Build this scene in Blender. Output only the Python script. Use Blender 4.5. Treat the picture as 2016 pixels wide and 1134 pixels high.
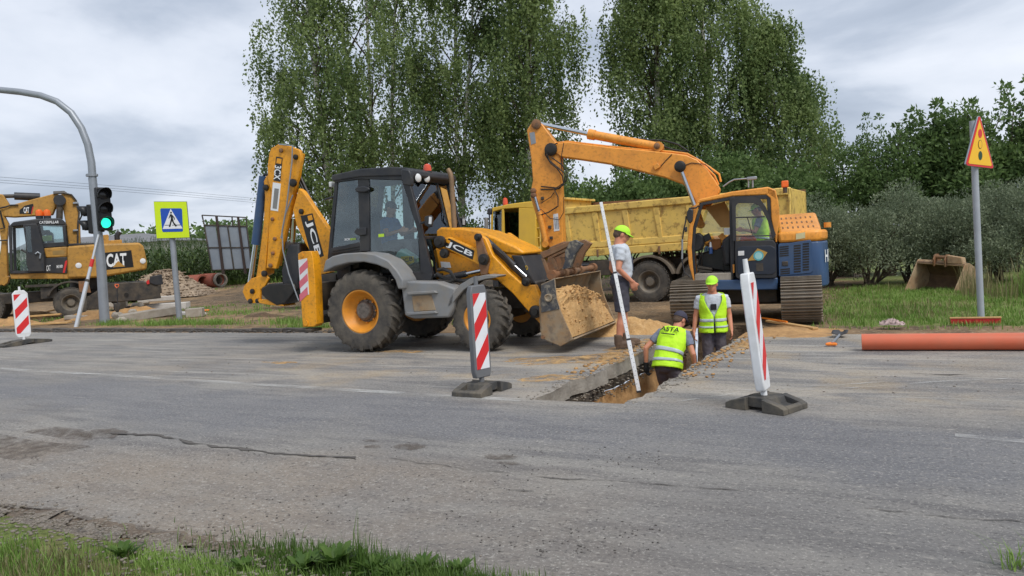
import bpy, bmesh, math, random
import numpy as np
from mathutils import Vector, Matrix, noise as mnoise
random.seed(7)
rng = np.random.default_rng(7)
for o in list(bpy.data.objects): bpy.data.objects.remove(o)
SC = bpy.context.scene
COL = SC.collection
rad = math.radians

# ------------------------------------------------------------------ camera
FPX, EYE, PITCH, ROLL, YAW = 1500.0, 1.6, rad(3.0), rad(3.4), rad(29.0)
def _rz(v):
    c, s = math.cos(YAW), math.sin(YAW)
    return np.array([v[0]*c - v[1]*s, v[0]*s + v[1]*c, v[2]])
_f = np.array([0, math.cos(PITCH), -math.sin(PITCH)]); _r = np.array([1., 0, 0]); _u = np.array([0, math.sin(PITCH), math.cos(PITCH)])
CF = _rz(_f); CR = _rz(_r*math.cos(ROLL) - _u*math.sin(ROLL)); CU = _rz(_u*math.cos(ROLL) + _r*math.sin(ROLL))
CP = np.array([0, 0, EYE])
cam_d = bpy.data.cameras.new('camera'); cam_d.sensor_width = 36; cam_d.lens = FPX/2016*36; cam_d.clip_end = 3000; cam_d.clip_start = .05
cam = bpy.data.objects.new('camera', cam_d); COL.objects.link(cam)
cam.matrix_world = Matrix(((CR[0], CU[0], -CF[0], 0), (CR[1], CU[1], -CF[1], 0), (CR[2], CU[2], -CF[2], EYE), (0, 0, 0, 1)))
SC.camera = cam

# ------------------------------------------------------------------ sky, sun, exposure
SUN_EL, SUN_AZ = rad(52), rad(200)          # behind the camera, a little to the left
wd = bpy.data.worlds.new('World'); SC.world = wd; wd.use_nodes = True
nt = wd.node_tree; nt.nodes.clear()
def N(t, typ, **k):
    n = t.nodes.new(typ)
    for a, b in k.items(): setattr(n, a, b)
    return n
out = N(nt, 'ShaderNodeOutputWorld'); bg = N(nt, 'ShaderNodeBackground'); bg.inputs[1].default_value = .086
sky = N(nt, 'ShaderNodeTexSky', sky_type='NISHITA', sun_disc=False, sun_elevation=SUN_EL, sun_rotation=rad(0) , dust_density=2.0, air_density=1.0)
tc = N(nt, 'ShaderNodeTexCoord'); sep = N(nt, 'ShaderNodeSeparateXYZ'); nt.links.new(tc.outputs['Generated'], sep.inputs[0])
# cloud layer: the view direction projected on a flat deck overhead
zz = N(nt, 'ShaderNodeMath', operation='ADD'); nt.links.new(sep.outputs[2], zz.inputs[0]); zz.inputs[1].default_value = .22
zm = N(nt, 'ShaderNodeMath', operation='MAXIMUM'); nt.links.new(zz.outputs[0], zm.inputs[0]); zm.inputs[1].default_value = .08
dv = N(nt, 'ShaderNodeVectorMath', operation='DIVIDE'); nt.links.new(tc.outputs['Generated'], dv.inputs[0])
cb = N(nt, 'ShaderNodeCombineXYZ'); [nt.links.new(zm.outputs[0], cb.inputs[i]) for i in range(3)]
nt.links.new(cb.outputs[0], dv.inputs[1])
mp = N(nt, 'ShaderNodeMapping'); mp.inputs['Scale'].default_value = (1, 1, .35); mp.inputs['Location'].default_value = (3.1, 1.7, .4); nt.links.new(dv.outputs[0], mp.inputs[0])
n1 = N(nt, 'ShaderNodeTexNoise'); n1.inputs['Scale'].default_value = 1.15; n1.inputs['Detail'].default_value = 9; n1.inputs['Roughness'].default_value = .52; n1.inputs['Distortion'].default_value = .25
nt.links.new(mp.outputs[0], n1.inputs[0])
rp = N(nt, 'ShaderNodeValToRGB'); cr = rp.color_ramp
cr.elements[0].position = .32; cr.elements[0].color = (2.5, 2.9, 3.6, 1)
cr.elements[1].position = .70; cr.elements[1].color = (5.8, 6.05, 6.6, 1)
e = cr.elements.new(.45); e.color = (3.3, 3.72, 4.45, 1)
e = cr.elements.new(.56); e.color = (4.8, 5.15, 5.8, 1)
nt.links.new(n1.outputs[0], rp.inputs[0])
mx = N(nt, 'ShaderNodeMix', data_type='RGBA'); mx.inputs[0].default_value = .93
nt.links.new(sky.outputs[0], mx.inputs[6]); nt.links.new(rp.outputs[0], mx.inputs[7]); nt.links.new(mx.outputs[2], bg.inputs[0]); nt.links.new(bg.outputs[0], out.inputs[0])
sd = bpy.data.lights.new('sun', 'SUN'); sd.energy = 1.3; sd.angle = rad(24); sd.color = (1, .96, .9)
sun = bpy.data.objects.new('sun', sd); COL.objects.link(sun)
# direction the light comes from (world): camera looks along 29 deg left of +Y
_az = rad(29) + rad(90) + rad(180) + rad(35)
sdir = Vector((math.cos(_az)*math.cos(SUN_EL), math.sin(_az)*math.cos(SUN_EL), math.sin(SUN_EL)))
sun.rotation_euler = sdir.to_track_quat('Z', 'Y').to_euler()
sky.sun_rotation = math.atan2(sdir.x, sdir.y)
SC.view_settings.view_transform = 'Standard'; SC.view_settings.look = 'None'; SC.view_settings.gamma = 1; SC.view_settings.use_curve_mapping = False
SC.view_settings.exposure = .92

# ------------------------------------------------------------------ helpers: measuring
def _ray(px, py): return CF + CR*((px-1008)/FPX) + CU*((567-py)/FPX)
def G(px, py, z=0.):                        # ground point seen at a photo pixel
    d = _ray(px, py); t = (z-EYE)/d[2]; p = CP + d*t; return Vector(p)
def AT(px, py, D):                          # point at depth D along the view
    d = _ray(px, py); return Vector(CP + d*D)
class Fr:                                   # a machine's own frame: u forward, w to its left, v up
    def __init__(s, x, y, ang, z=0.):
        s.o = np.array([x, y, z]); s.a = ang
        s.u = np.array([math.cos(ang), math.sin(ang), 0]); s.l = np.array([-math.sin(ang), math.cos(ang), 0])
    def uv(s, px, py, w):
        d = _ray(px, py); t = (w - (CP-s.o)@s.l)/(d@s.l); p = CP + d*t - s.o
        return Vector((p@s.u, w, p[2]))
    def L(s, pts, w): return [s.uv(x, y, w) for x, y in pts]
    def loc(s, P):
        q = np.array(P)-s.o; return Vector((q@s.u, q@s.l, q[2]))
    def wld(s, P): return Vector(s.o + s.u*P[0] + s.l*P[1] + np.array([0, 0, P[2]]))

# ------------------------------------------------------------------ helpers: things
def tag(o, label=None, cat=None, group=None, kind=None):
    if label: o['label'] = label
    if cat: o['category'] = cat
    if group: o['group'] = group
    if kind: o['kind'] = kind
    return o
def thing(name, label, cat, loc=(0, 0, 0), rotz=0, group=None):
    o = bpy.data.objects.new(name, None); COL.objects.link(o); o.empty_display_size = .2
    o.location = loc; o.rotation_euler = (0, 0, rotz)
    return tag(o, label, cat, group)
def copy_tree(o, parent=None):
    c = o.copy(); COL.objects.link(c); c.parent = parent
    for ch in list(o.children): copy_tree(ch, c)
    return c
def mesh_obj(name, verts, faces, m, parent=None, smooth=None):
    me = bpy.data.meshes.new(name); me.from_pydata(verts, [], faces); me.update()
    return fin(name, me, m, parent, smooth)
def fin(name, me, m, parent=None, smooth=None):
    o = bpy.data.objects.new(name, me); COL.objects.link(o)
    if m is not None: me.materials.append(m)
    if parent is not None: o.parent = parent
    if smooth:
        me.shade_smooth(); me.set_sharp_from_angle(angle=rad(smooth))
    return o
def np_mesh(name, V, Fq, m, parent=None):   # fast: V (n,3), Fq (k,4) or (k,3)
    me = bpy.data.meshes.new(name); V = np.asarray(V, dtype=np.float32); Fq = np.asarray(Fq, dtype=np.int32)
    k, c = Fq.shape
    me.vertices.add(len(V)); me.vertices.foreach_set('co', V.ravel())
    me.loops.add(k*c); me.loops.foreach_set('vertex_index', Fq.ravel())
    me.polygons.add(k); me.polygons.foreach_set('loop_start', np.arange(0, k*c, c, dtype=np.int32)); me.polygons.foreach_set('loop_total', np.full(k, c, dtype=np.int32))
    me.update(calc_edges=True)
    return fin(name, me, m, parent)
def frame_of(axis):
    a = Vector(axis).normalized(); t = Vector((0, 0, 1)) if abs(a.z) < .9 else Vector((1, 0, 0))
    x = t.cross(a).normalized(); return x, a.cross(x), a
class MB:
    def __init__(s): s.v = []; s.f = []
    def add(s, V, Fs):
        b = len(s.v); s.v += [tuple(x) for x in V]; s.f += [tuple(i+b for i in q) for q in Fs]; return s
    def box(s, c, d, R=None):
        V = []
        for x in (-.5, .5):
            for y in (-.5, .5):
                for z in (-.5, .5):
                    p = Vector((x*d[0], y*d[1], z*d[2]))
                    if R is not None: p = R @ p
                    V.append(Vector(c)+p)
        return s.add(V, [(0, 1, 3, 2), (4, 6, 7, 5), (0, 4, 5, 1), (2, 3, 7, 6), (0, 2, 6, 4), (1, 5, 7, 3)])
    def ext(s, P, d):                        # flat outline pushed along d
        n = len(P); P = [Vector(p) for p in P]; d = Vector(d)
        nr = Vector((0, 0, 0))
        for i in range(n): nr += P[i].cross(P[(i+1) % n])
        if nr.dot(d) > 0: P = P[::-1]
        return s.add(P + [p+d for p in P], [tuple(range(n)), tuple(range(2*n-1, n-1, -1))] + [(i, n+i, n+(i+1) % n, (i+1) % n)[::1] for i in range(n)])
    def cyl(s, a, b, r, r2=None, n=14):
        a = Vector(a); b = Vector(b); x, y, z = frame_of(b-a); r2 = r if r2 is None else r2
        V = []
        for k in range(n):
            t = 2*math.pi*k/n; V.append(a + (x*math.cos(t)+y*math.sin(t))*r)
        for k in range(n):
            t = 2*math.pi*k/n; V.append(b + (x*math.cos(t)+y*math.sin(t))*r2)
        return s.add(V, [tuple(range(n))[::-1], tuple(range(n, 2*n))] + [(k, (k+1) % n, n+(k+1) % n, n+k) for k in range(n)])
    def tube(s, path, r, n=8, closed=False):
        P = [Vector(p) for p in path]; m = len(P); R = r if isinstance(r, (list, tuple)) else [r]*m
        V = []; px = None
        for i, p in enumerate(P):
            t = (P[min(i+1, m-1)]-P[max(i-1, 0)])
            if closed: t = P[(i+1) % m]-P[i-1]
            t.normalize()
            if px is None: x, y, _ = frame_of(t)
            else:
                x = (px - t*px.dot(t)); x = x.normalized() if x.length > 1e-6 else frame_of(t)[0]; y = t.cross(x)
            px = x
            V += [p + (x*math.cos(2*math.pi*k/n)+y*math.sin(2*math.pi*k/n))*R[i] for k in range(n)]
        Fs = [(i*n+k, i*n+(k+1) % n, (i+1)*n+(k+1) % n, (i+1)*n+k) for i in range(m-1) for k in range(n)]
        if closed: Fs += [((m-1)*n+k, (m-1)*n+(k+1) % n, (k+1) % n, k) for k in range(n)]
        else: Fs += [tuple(range(n))[::-1], tuple(range((m-1)*n, m*n))]
        return s.add(V, Fs)
    def lathe(s, prof, o, axis, n=24, cap=True):     # prof: (radius, distance along axis)
        o = Vector(o); x, y, z = frame_of(axis); m = len(prof)
        V = [o + z*t + (x*math.cos(2*math.pi*k/n)+y*math.sin(2*math.pi*k/n))*r for r, t in prof for k in range(n)]
        Fs = [(i*n+k, i*n+(k+1) % n, (i+1)*n+(k+1) % n, (i+1)*n+k) for i in range(m-1) for k in range(n)]
        if cap: Fs += [tuple(range(n))[::-1], tuple(range((m-1)*n, m*n))]
        return s.add(V, Fs)
    def rings(s, R, cap=True):               # list of closed rings with equal point counts
        n = len(R[0]); m = len(R); V = [p for r in R for p in r]
        Fs = [(i*n+k, i*n+(k+1) % n, (i+1)*n+(k+1) % n, (i+1)*n+k) for i in range(m-1) for k in range(n)]
        if cap: Fs += [tuple(range(n))[::-1], tuple(range((m-1)*n, m*n))]
        return s.add(V, Fs)
    def ball(s, c, r, n=10, m=7, R=None):
        c = Vector(c); r = r if isinstance(r, (tuple, list)) else (r, r, r); V = []
        for i in range(1, m):
            a = math.pi*i/m
            for k in range(n):
                t = 2*math.pi*k/n; p = Vector((math.sin(a)*math.cos(t)*r[0], math.sin(a)*math.sin(t)*r[1], math.cos(a)*r[2]))
                V.append(c + (R @ p if R is not None else p))
        tp = Vector((0, 0, r[2])); bt = Vector((0, 0, -r[2]))
        if R is not None: tp = R @ tp; bt = R @ bt
        b = len(V); V += [c+tp, c+bt]
        Fs = [(i*n+k, (i+1)*n+k, (i+1)*n+(k+1) % n, i*n+(k+1) % n) for i in range(m-2) for k in range(n)]
        Fs += [(b, k, (k+1) % n) for k in range(n)] + [(b+1, (m-2)*n+(k+1) % n, (m-2)*n+k) for k in range(n)]
        return s.add(V, Fs)
    def build(s, name, m, parent=None, bev=0, smooth=40, seg=2):
        me = bpy.data.meshes.new(name); me.from_pydata(s.v, [], s.f); me.validate(); me.update()
        bm = bmesh.new(); bm.from_mesh(me); bmesh.ops.recalc_face_normals(bm, faces=bm.faces); bm.to_mesh(me); bm.free()
        o = fin(name, me, m, parent, smooth)
        if bev:
            b = o.modifiers.new('b', 'BEVEL'); b.width = bev; b.segments = seg; b.limit_method = 'ANGLE'; b.angle_limit = rad(35); b.harden_normals = False
        return o
def remesh(o, vox=.01, it=4):
    r = o.modifiers.new('r', 'REMESH'); r.mode = 'VOXEL'; r.voxel_size = vox; r.use_smooth_shade = True
    q = o.modifiers.new('s', 'SMOOTH'); q.factor = .5; q.iterations = it
    return o

# ------------------------------------------------------------------ helpers: materials
def S(r, g, b):
    return tuple(((c/255)/12.92 if c/255 <= .04045 else ((c/255+.055)/1.055)**2.4) for c in (r, g, b))
MATS = {}
def MT(name, col, rough=.6, var=.12, scale=5., dirt=None, damt=.35, dscale=2.5, dthr=.5, bump=0., bscale=60., metal=0., coord='Object', spec=.5, fine=None, famt=.3, fscale=80.):
    m = bpy.data.materials.new(name); m.use_nodes = True; t = m.node_tree; b = t.nodes['Principled BSDF']
    b.inputs['Roughness'].default_value = rough; b.inputs['Metallic'].default_value = metal; b.inputs['Specular IOR Level'].default_value = spec
    c = N(t, 'ShaderNodeTexCoord'); src = c.outputs[coord]
    n = N(t, 'ShaderNodeTexNoise'); n.inputs['Scale'].default_value = scale; n.inputs['Detail'].default_value = 6; t.links.new(src, n.inputs[0])
    r = N(t, 'ShaderNodeMapRange'); r.inputs[1].default_value = .3; r.inputs[2].default_value = .7; r.inputs[3].default_value = 1-var; r.inputs[4].default_value = 1+var; t.links.new(n.outputs[0], r.inputs[0])
    v = N(t, 'ShaderNodeVectorMath', operation='SCALE'); v.inputs[0].default_value = col[:3]; t.links.new(r.outputs[0], v.inputs['Scale'])
    cur = v.outputs[0]
    def layer(cur, col2, amt, sc, thr, soft, det=8):
        n2 = N(t, 'ShaderNodeTexNoise'); n2.inputs['Scale'].default_value = sc; n2.inputs['Detail'].default_value = det; n2.inputs['Roughness'].default_value = .65
        mpp = N(t, 'ShaderNodeMapping'); mpp.inputs['Location'].default_value = (sc*1.7, 3.3, -sc); t.links.new(src, mpp.inputs[0]); t.links.new(mpp.outputs[0], n2.inputs[0])
        r2 = N(t, 'ShaderNodeMapRange'); r2.inputs[1].default_value = thr-soft; r2.inputs[2].default_value = thr+soft; r2.inputs[4].default_value = amt; t.links.new(n2.outputs[0], r2.inputs[0])
        mm = N(t, 'ShaderNodeMix', data_type='RGBA'); t.links.new(r2.outputs[0], mm.inputs[0]); t.links.new(cur, mm.inputs[6]); mm.inputs[7].default_value = (*col2[:3], 1)
        return mm.outputs[2]
    if dirt: cur = layer(cur, dirt, damt, dscale, dthr, .14)
    if fine: cur = layer(cur, fine, famt, fscale, .58, .06, 4); cur = layer(cur, fine, famt*.8, fscale*.22, .63, .03, 10)
    t.links.new(cur, b.inputs['Base Color'])
    if bump:
        nb = N(t, 'ShaderNodeTexNoise'); nb.inputs['Scale'].default_value = bscale; nb.inputs['Detail'].default_value = 5; t.links.new(src, nb.inputs[0])
        bp = N(t, 'ShaderNodeBump'); bp.inputs['Strength'].default_value = bump; bp.inputs['Distance'].default_value = .02; t.links.new(nb.outputs[0], bp.inputs['Height']); t.links.new(bp.outputs[0], b.inputs['Normal'])
    MATS[name] = m; return m
DUST = S(150, 130, 100); MUD = S(75, 62, 48)
m_jcb = MT('backhoe_yellow', S(236, 160, 22), .42, .05, 3, S(170, 116, 46), .6, 2.6, .55, fine=S(96, 70, 40), famt=.34, fscale=18)
m_hyu = MT('excavator_orange', S(236, 158, 62), .45, .05, 3, S(180, 116, 54), .5, 2.6, .57, fine=S(110, 70, 38), famt=.3, fscale=16)
m_cat = MT('wheeled_excavator_yellow', S(188, 140, 60), .55, .06, 3, S(140, 108, 62), .5, 2, .55, fine=S(100, 76, 42), famt=.4, fscale=9)
m_trk = MT('truck_yellow', S(232, 196, 100), .6, .06, 2.5, S(200, 168, 104), .5, 1.6, .54, fine=S(120, 84, 46), famt=.6, fscale=6)
m_trkcab = MT('truck_cab_yellow', S(228, 186, 66), .4, .05, 2.5, S(190, 150, 70), .35, 1.8, .55)
m_black = MT('black_plastic', S(38, 40, 46), .5, .12, 5, S(92, 86, 78), .3, 3, .55)
m_dark = MT('dark_steel', S(46, 44, 43), .55, .2, 5, S(104, 92, 76), .55, 4, .5, bump=.1)
m_grease = MT('greasy_black', S(26, 24, 23), .4, .2, 9, S(70, 60, 50), .3, 6, .55)
m_navy = MT('excavator_navy', S(50, 78, 116), .42, .06, 3, S(88, 96, 104), .35, 2.4, .56)
m_grey = MT('grey_fender', S(128, 130, 132), .6, .08, 5, S(140, 128, 110), .5, 4, .52)
m_tyre = MT('tyre_rubber', S(62, 60, 58), .85, .15, 6, S(112, 104, 92), .6, 5, .48, bump=.3, bscale=40)
m_rimj = MT('rim_yellow', S(226, 148, 40), .5, .06, 4, S(170, 120, 60), .5, 5, .54)
m_rimg = MT('rim_grey', S(108, 104, 98), .6, .1, 6, S(130, 116, 94), .6, 5, .48)
m_hub = MT('hub_dusty', S(120, 112, 104), .7, .2, 14, S(60, 56, 52), .7, 16, .5)
m_chrome = MT('chrome_rod', S(200, 204, 210), .18, .04, 5, metal=1)
m_hose = MT('hydraulic_hose', S(26, 26, 27), .5, .2, 8, S(90, 80, 66), .3, 8, .55)
m_rust = MT('rusty_steel', S(122, 98, 74), .8, .2, 6, S(150, 92, 52), .6, 3, .5, bump=.3, fine=S(84, 76, 68), famt=.5, fscale=9)
m_bucketst = MT('worn_bucket_steel', S(150, 138, 118), .55, .12, 4, S(150, 112, 66), .7, 4, .5, fine=S(60, 62, 68), famt=.4, fscale=7)
m_decalb = MT('decal_black', S(24, 24, 26), .4, .05)
m_decalw = MT('decal_white', S(232, 234, 236), .45, .03)
m_decaly = MT('decal_yellow', S(244, 196, 30), .45, .03)
m_decalg = MT('decal_lime', S(186, 222, 60), .45, .03)
m_white = MT('white_plastic', S(226, 228, 230), .5, .04, 6, S(170, 165, 155), .35, 5, .56)
m_red = MT('signal_red', S(205, 44, 42), .45, .05, 6)
m_amber = MT('amber_lens', S(236, 108, 38), .25, .05)
m_amberr = MT('red_orange_lens', S(214, 84, 56), .25, .05)
m_sand = MT('sand', S(198, 160, 108), .95, .14, 3, S(168, 126, 78), .55, 3.2, .5, bump=1, bscale=26, fine=S(222, 190, 142), famt=.4, fscale=16)
m_sandd = MT('damp_sand', S(182, 142, 94), .95, .2, 4, S(128, 98, 66), .6, 3, .5, bump=.9, bscale=18, fine=S(186, 148, 98), famt=.4, fscale=10)
m_soil = MT('soil', S(96, 78, 60), .95, .2, 4, S(64, 54, 44), .6, 3, .5, bump=.7, bscale=22, fine=S(150, 126, 98), famt=.4, fscale=30)
m_stone = MT('stone', S(132, 124, 114), .85, .25, 3, S(90, 82, 74), .5, 2, .5)
m_conc = MT('concrete', S(168, 160, 148), .9, .1, 5, S(120, 108, 92), .5, 4, .52, bump=.3, bscale=50)
m_galv = MT('galvanised_steel', S(150, 156, 164), .45, .05, 4, S(120, 124, 128), .3, 3, .55, metal=.35)
m_alu = MT('aluminium', S(205, 208, 212), .35, .05, 4, metal=.5)
m_pvc = MT('orange_pvc', S(206, 104, 72), .4, .05, 3, S(170, 110, 84), .35, 4, .55)
m_wood = MT('timber', S(196, 158, 104), .8, .12, 4, S(140, 104, 66), .4, 4, .52)
m_rubber = MT('recycled_rubber', S(62, 62, 62), .8, .15, 8, S(128, 118, 100), .55, 5, .52, bump=.3)
def glass_mat(name, tint, alpha, rough=.02):
    m = bpy.data.materials.new(name); m.use_nodes = True; t = m.node_tree; t.nodes.clear()
    o = N(t, 'ShaderNodeOutputMaterial'); tr = N(t, 'ShaderNodeBsdfTransparent'); tr.inputs[0].default_value = (*tint, 1)
    gl = N(t, 'ShaderNodeBsdfGlossy'); gl.inputs['Roughness'].default_value = rough; gl.inputs[0].default_value = (.9, .95, 1, 1)
    lw = N(t, 'ShaderNodeFresnel'); lw.inputs[0].default_value = 1.5
    ad = N(t, 'ShaderNodeMath', operation='ADD'); ad.use_clamp = True; ad.inputs[1].default_value = alpha; t.links.new(lw.outputs[0], ad.inputs[0])
    mi = N(t, 'ShaderNodeMixShader'); t.links.new(ad.outputs[0], mi.inputs[0]); t.links.new(tr.outputs[0], mi.inputs[1]); t.links.new(gl.outputs[0], mi.inputs[2]); t.links.new(mi.outputs[0], o.inputs[0])
    return m
m_glass = glass_mat('cab_glass', (.8, .88, .87), .03)
m_glassd = glass_mat('dark_glass', (.35, .42, .44), .12)
m_clear = glass_mat('clear_glass', (.86, .92, .92), .02)
def emit(name, col, st):
    m = bpy.data.materials.new(name); m.use_nodes = True; b = m.node_tree.nodes['Principled BSDF']
    b.inputs['Base Color'].default_value = (*col, 1); b.inputs['Emission Color'].default_value = (*col, 1); b.inputs['Emission Strength'].default_value = st; return m
m_green_on = emit('green_signal_lit', S(40, 225, 180), .9)

def text(s, quad, mat_, parent, name='lettering', bold=.0, space=1.0, off=.003, font=None):
    """flat print: lettering fitted to quad = (bottom left, bottom right, top left) in the parent's frame"""
    cu = bpy.data.curves.new('t', 'FONT'); cu.body = s; cu.size = 1; cu.offset = bold; cu.space_character = space; cu.resolution_u = 3
    to = bpy.data.objects.new('t', cu); COL.objects.link(to)
    dg = bpy.context.evaluated_depsgraph_get(); me = bpy.data.meshes.new_from_object(to.evaluated_get(dg))
    bpy.data.objects.remove(to); bpy.data.curves.remove(cu)
    xs = [v.co.x for v in me.vertices]; ys = [v.co.y for v in me.vertices]
    x0, x1, y0, y1 = min(xs), max(xs), min(ys), max(ys)
    a, b, c = [Vector(q) for q in quad]; ex = b-a; ey = c-a; nn = ex.cross(ey).normalized()*off
    for v in me.vertices: v.co = a + ex*((v.co.x-x0)/(x1-x0)) + ey*((v.co.y-y0)/(y1-y0)) + nn
    me.update(); return fin(name, me, mat_, parent)
def decal(pts, mat_, parent, name='decal', off=.002, thick=.0015):
    """a thin printed sheet on a flat outline; off pushes it along the outline's normal"""
    P = [Vector(p) for p in pts]; nn = (P[1]-P[0]).cross(P[2]-P[0]).normalized()
    h = nn*(abs(off)+thick); return MB().ext([p-h for p in P], h*2).build(name, mat_, parent, smooth=None)
def fbm(x, y, s=1., o=4, seed=0.):
    v = 0; a = .5
    for i in range(o):
        v += a*mnoise.noise(Vector((x*s+seed*7.3, y*s-seed*3.1, seed))); s *= 2; a *= .5
    return v
# ================================================================== ground, road, trench
TX0, TX1, TY0, TY1, TZ = -3.66, -2.70, 7.0, 13.3, -1.25      # the trench across the far lane
ROAD0, ROAD1 = 2.9, 12.5
def sm(a, b, x):
    t = min(1, max(0, (x-a)/(b-a))); return t*t*(3-2*t)
def terrain_z(x, y):
    z = fbm(x, y, .35, 3, 1)*.10 + fbm(x, y, 1.7, 2, 2)*.05
    if y < ROAD0+.1: z = z*.5 + .04*sm(ROAD0-.1, ROAD0-.9, y)
    road = sm(ROAD0-.16, ROAD0+.08, y)*(1-sm(ROAD1-.5, ROAD1-.15, y))
    edge = max(math.exp(-((y-ROAD0)/.5)**2), math.exp(-((y-ROAD1)/.6)**2)); z *= 1-.75*edge
    z = z*(1-road) - .07*road
    z += .5*sm(19, 29, y)*sm(-10, -20, x)
    if abs(x-(TX0+TX1)/2) < 1.6 and y > ROAD1: z = z*.3 - .01
    return z
def grass_amt(x, y):
    n = fbm(x, y, .22, 4, 5)
    if y < ROAD0: return .9
    g = sm(-3.2, -.6, x + n*2.0)
    g = max(g, .75*sm(.02, .2, n)*sm(-34, -30, x))
    if y > 30: g = max(g, sm(30, 36, y+n*6))
    if x < -9 and y < 30: g *= .55
    if y < 13.25 + n*1.2: g *= .25
    d = math.hypot((x-(TX0+TX1)/2)/1.5, (y-13.6)/1.8)
    g *= sm(.8, 1.5, d+n*.5)
    return g
def axis(vals):
    o = []
    for a, b, st in vals:
        k = max(1, int(round((b-a)/st))); o += [a+(b-a)*i/k for i in range(k)]
    return o + [vals[-1][1]]
XS = axis([(-900, -120, 90), (-120, -48, 6), (-48, -26, 1.2), (-26, TX0-.14, .4), (TX0-.14, TX1+.14, .32), (TX1+.14, 16, .4), (16, 40, 2), (40, 120, 12), (120, 900, 90)])
YS = axis([(-200, -20, 30), (-20, 0, 4), (0, ROAD0, .25), (ROAD0, TY0, .9), (TY0, ROAD1, .8), (ROAD1, TY1, .3), (TY1, 26, .4), (26, 60, 1.5), (60, 140, 10), (140, 1400, 140)])
HM = .14                                    # the sub-grade stops short of the cut
def lip(y, nx):                             # crumbled cut edge, outward
    q = fbm(y, nx*3, 2.6, 5, 14)*.11 + max(0, fbm(y, nx, 1.1, 3, 19)-.08)*.3; return min(HM-.02, max(-.01, .03+q*1.25))
def sheet(name, xs, ys, zf, m, attr=None, hole=(0, 0, 0, 0), edge=None, lips=False):
    V = []; A = []
    for y in ys:
        for x in xs:
            yy = y + (edge(x, y) if edge else 0); x_ = x
            if lips and hole[2]-.01 < y < hole[3]+.01:
                if abs(x-TX0) < 1e-6: x_ = x-lip(y, 1)
                if abs(x-TX1) < 1e-6: x_ = x+lip(y, -1)
            V.append((x_, yy, zf(x_, yy)));
            if attr: A.append(attr(x, yy))
    nx = len(xs); Fs = []
    for j in range(len(ys)-1):
        for i in range(nx-1):
            cx = (xs[i]+xs[i+1])/2; cy = (ys[j]+ys[j+1])/2
            if hole[0] < cx < hole[1] and hole[2] < cy < hole[3]: continue
            Fs.append((j*nx+i, j*nx+i+1, (j+1)*nx+i+1, (j+1)*nx+i))
    o = mesh_obj(name, V, Fs, m, None, 180)
    if attr:
        at = o.data.attributes.new('grass', 'FLOAT', 'POINT'); at.data.foreach_set('value', A)
    return tag(o, kind='structure')
# ground material: bare soil and sand between, turf colour where grass grows
def ground_material():
    m = bpy.data.materials.new('ground_soil'); m.use_nodes = True; t = m.node_tree; b = t.nodes['Principled BSDF']; b.inputs['Roughness'].default_value = .95
    c = N(t, 'ShaderNodeTexCoord').outputs['Object']
    def nz(s, d=8, r=.6):
        n = N(t, 'ShaderNodeTexNoise'); n.inputs['Scale'].default_value = s; n.inputs['Detail'].default_value = d; n.inputs['Roughness'].default_value = r; t.links.new(c, n.inputs[0]); return n.outputs[0]
    def mix(f, a, b_):
        x = N(t, 'ShaderNodeMix', data_type='RGBA')
        for s_, v in ((0, f), (6, a), (7, b_)):
            if isinstance(v, tuple): x.inputs[s_].default_value = (*v, 1)
            else: t.links.new(v, x.inputs[s_])
        return x.outputs[2]
    def ramp(v, a, b_):
        r = N(t, 'ShaderNodeMapRange'); r.inputs[1].default_value = a; r.inputs[2].default_value = b_; t.links.new(v, r.inputs[0]); return r.outputs[0]
    soil = mix(ramp(nz(.35), .4, .6), S(150, 122, 88), S(118, 98, 74))
    soil = mix(ramp(nz(1.6), .45, .68), soil, S(84, 70, 54))
    soil = mix(ramp(nz(14, 4), .55, .7), soil, S(176, 156, 126))
    turf = mix(ramp(nz(.9), .35, .65), S(104, 122, 56), S(126, 128, 74))
    turf = mix(ramp(nz(12, 4), .5, .7), turf, S(84, 92, 46))
    at = N(t, 'ShaderNodeAttribute', attribute_name='grass')
    ad = N(t, 'ShaderNodeMath', operation='ADD'); t.links.new(at.outputs['Fac'], ad.inputs[0])
    s2 = N(t, 'ShaderNodeMath', operation='MULTIPLY_ADD'); t.links.new(nz(3.5), s2.inputs[0]); s2.inputs[1].default_value = 1.0; s2.inputs[2].default_value = -.5; t.links.new(s2.outputs[0], ad.inputs[1])
    t.links.new(mix(ramp(ad.outputs[0], .4, .62), soil, turf), b.inputs['Base Color'])
    bp = N(t, 'ShaderNodeBump'); bp.inputs['Strength'].default_value = .9; bp.inputs['Distance'].default_value = .06; t.links.new(nz(7, 8, .7), bp.inputs['Height']); t.links.new(bp.outputs[0], b.inputs['Normal'])
    return m
ground = sheet('ground', XS, YS, terrain_z, ground_material(), grass_amt, (TX0-.14, TX1+.14, TY0, TY1))

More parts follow.
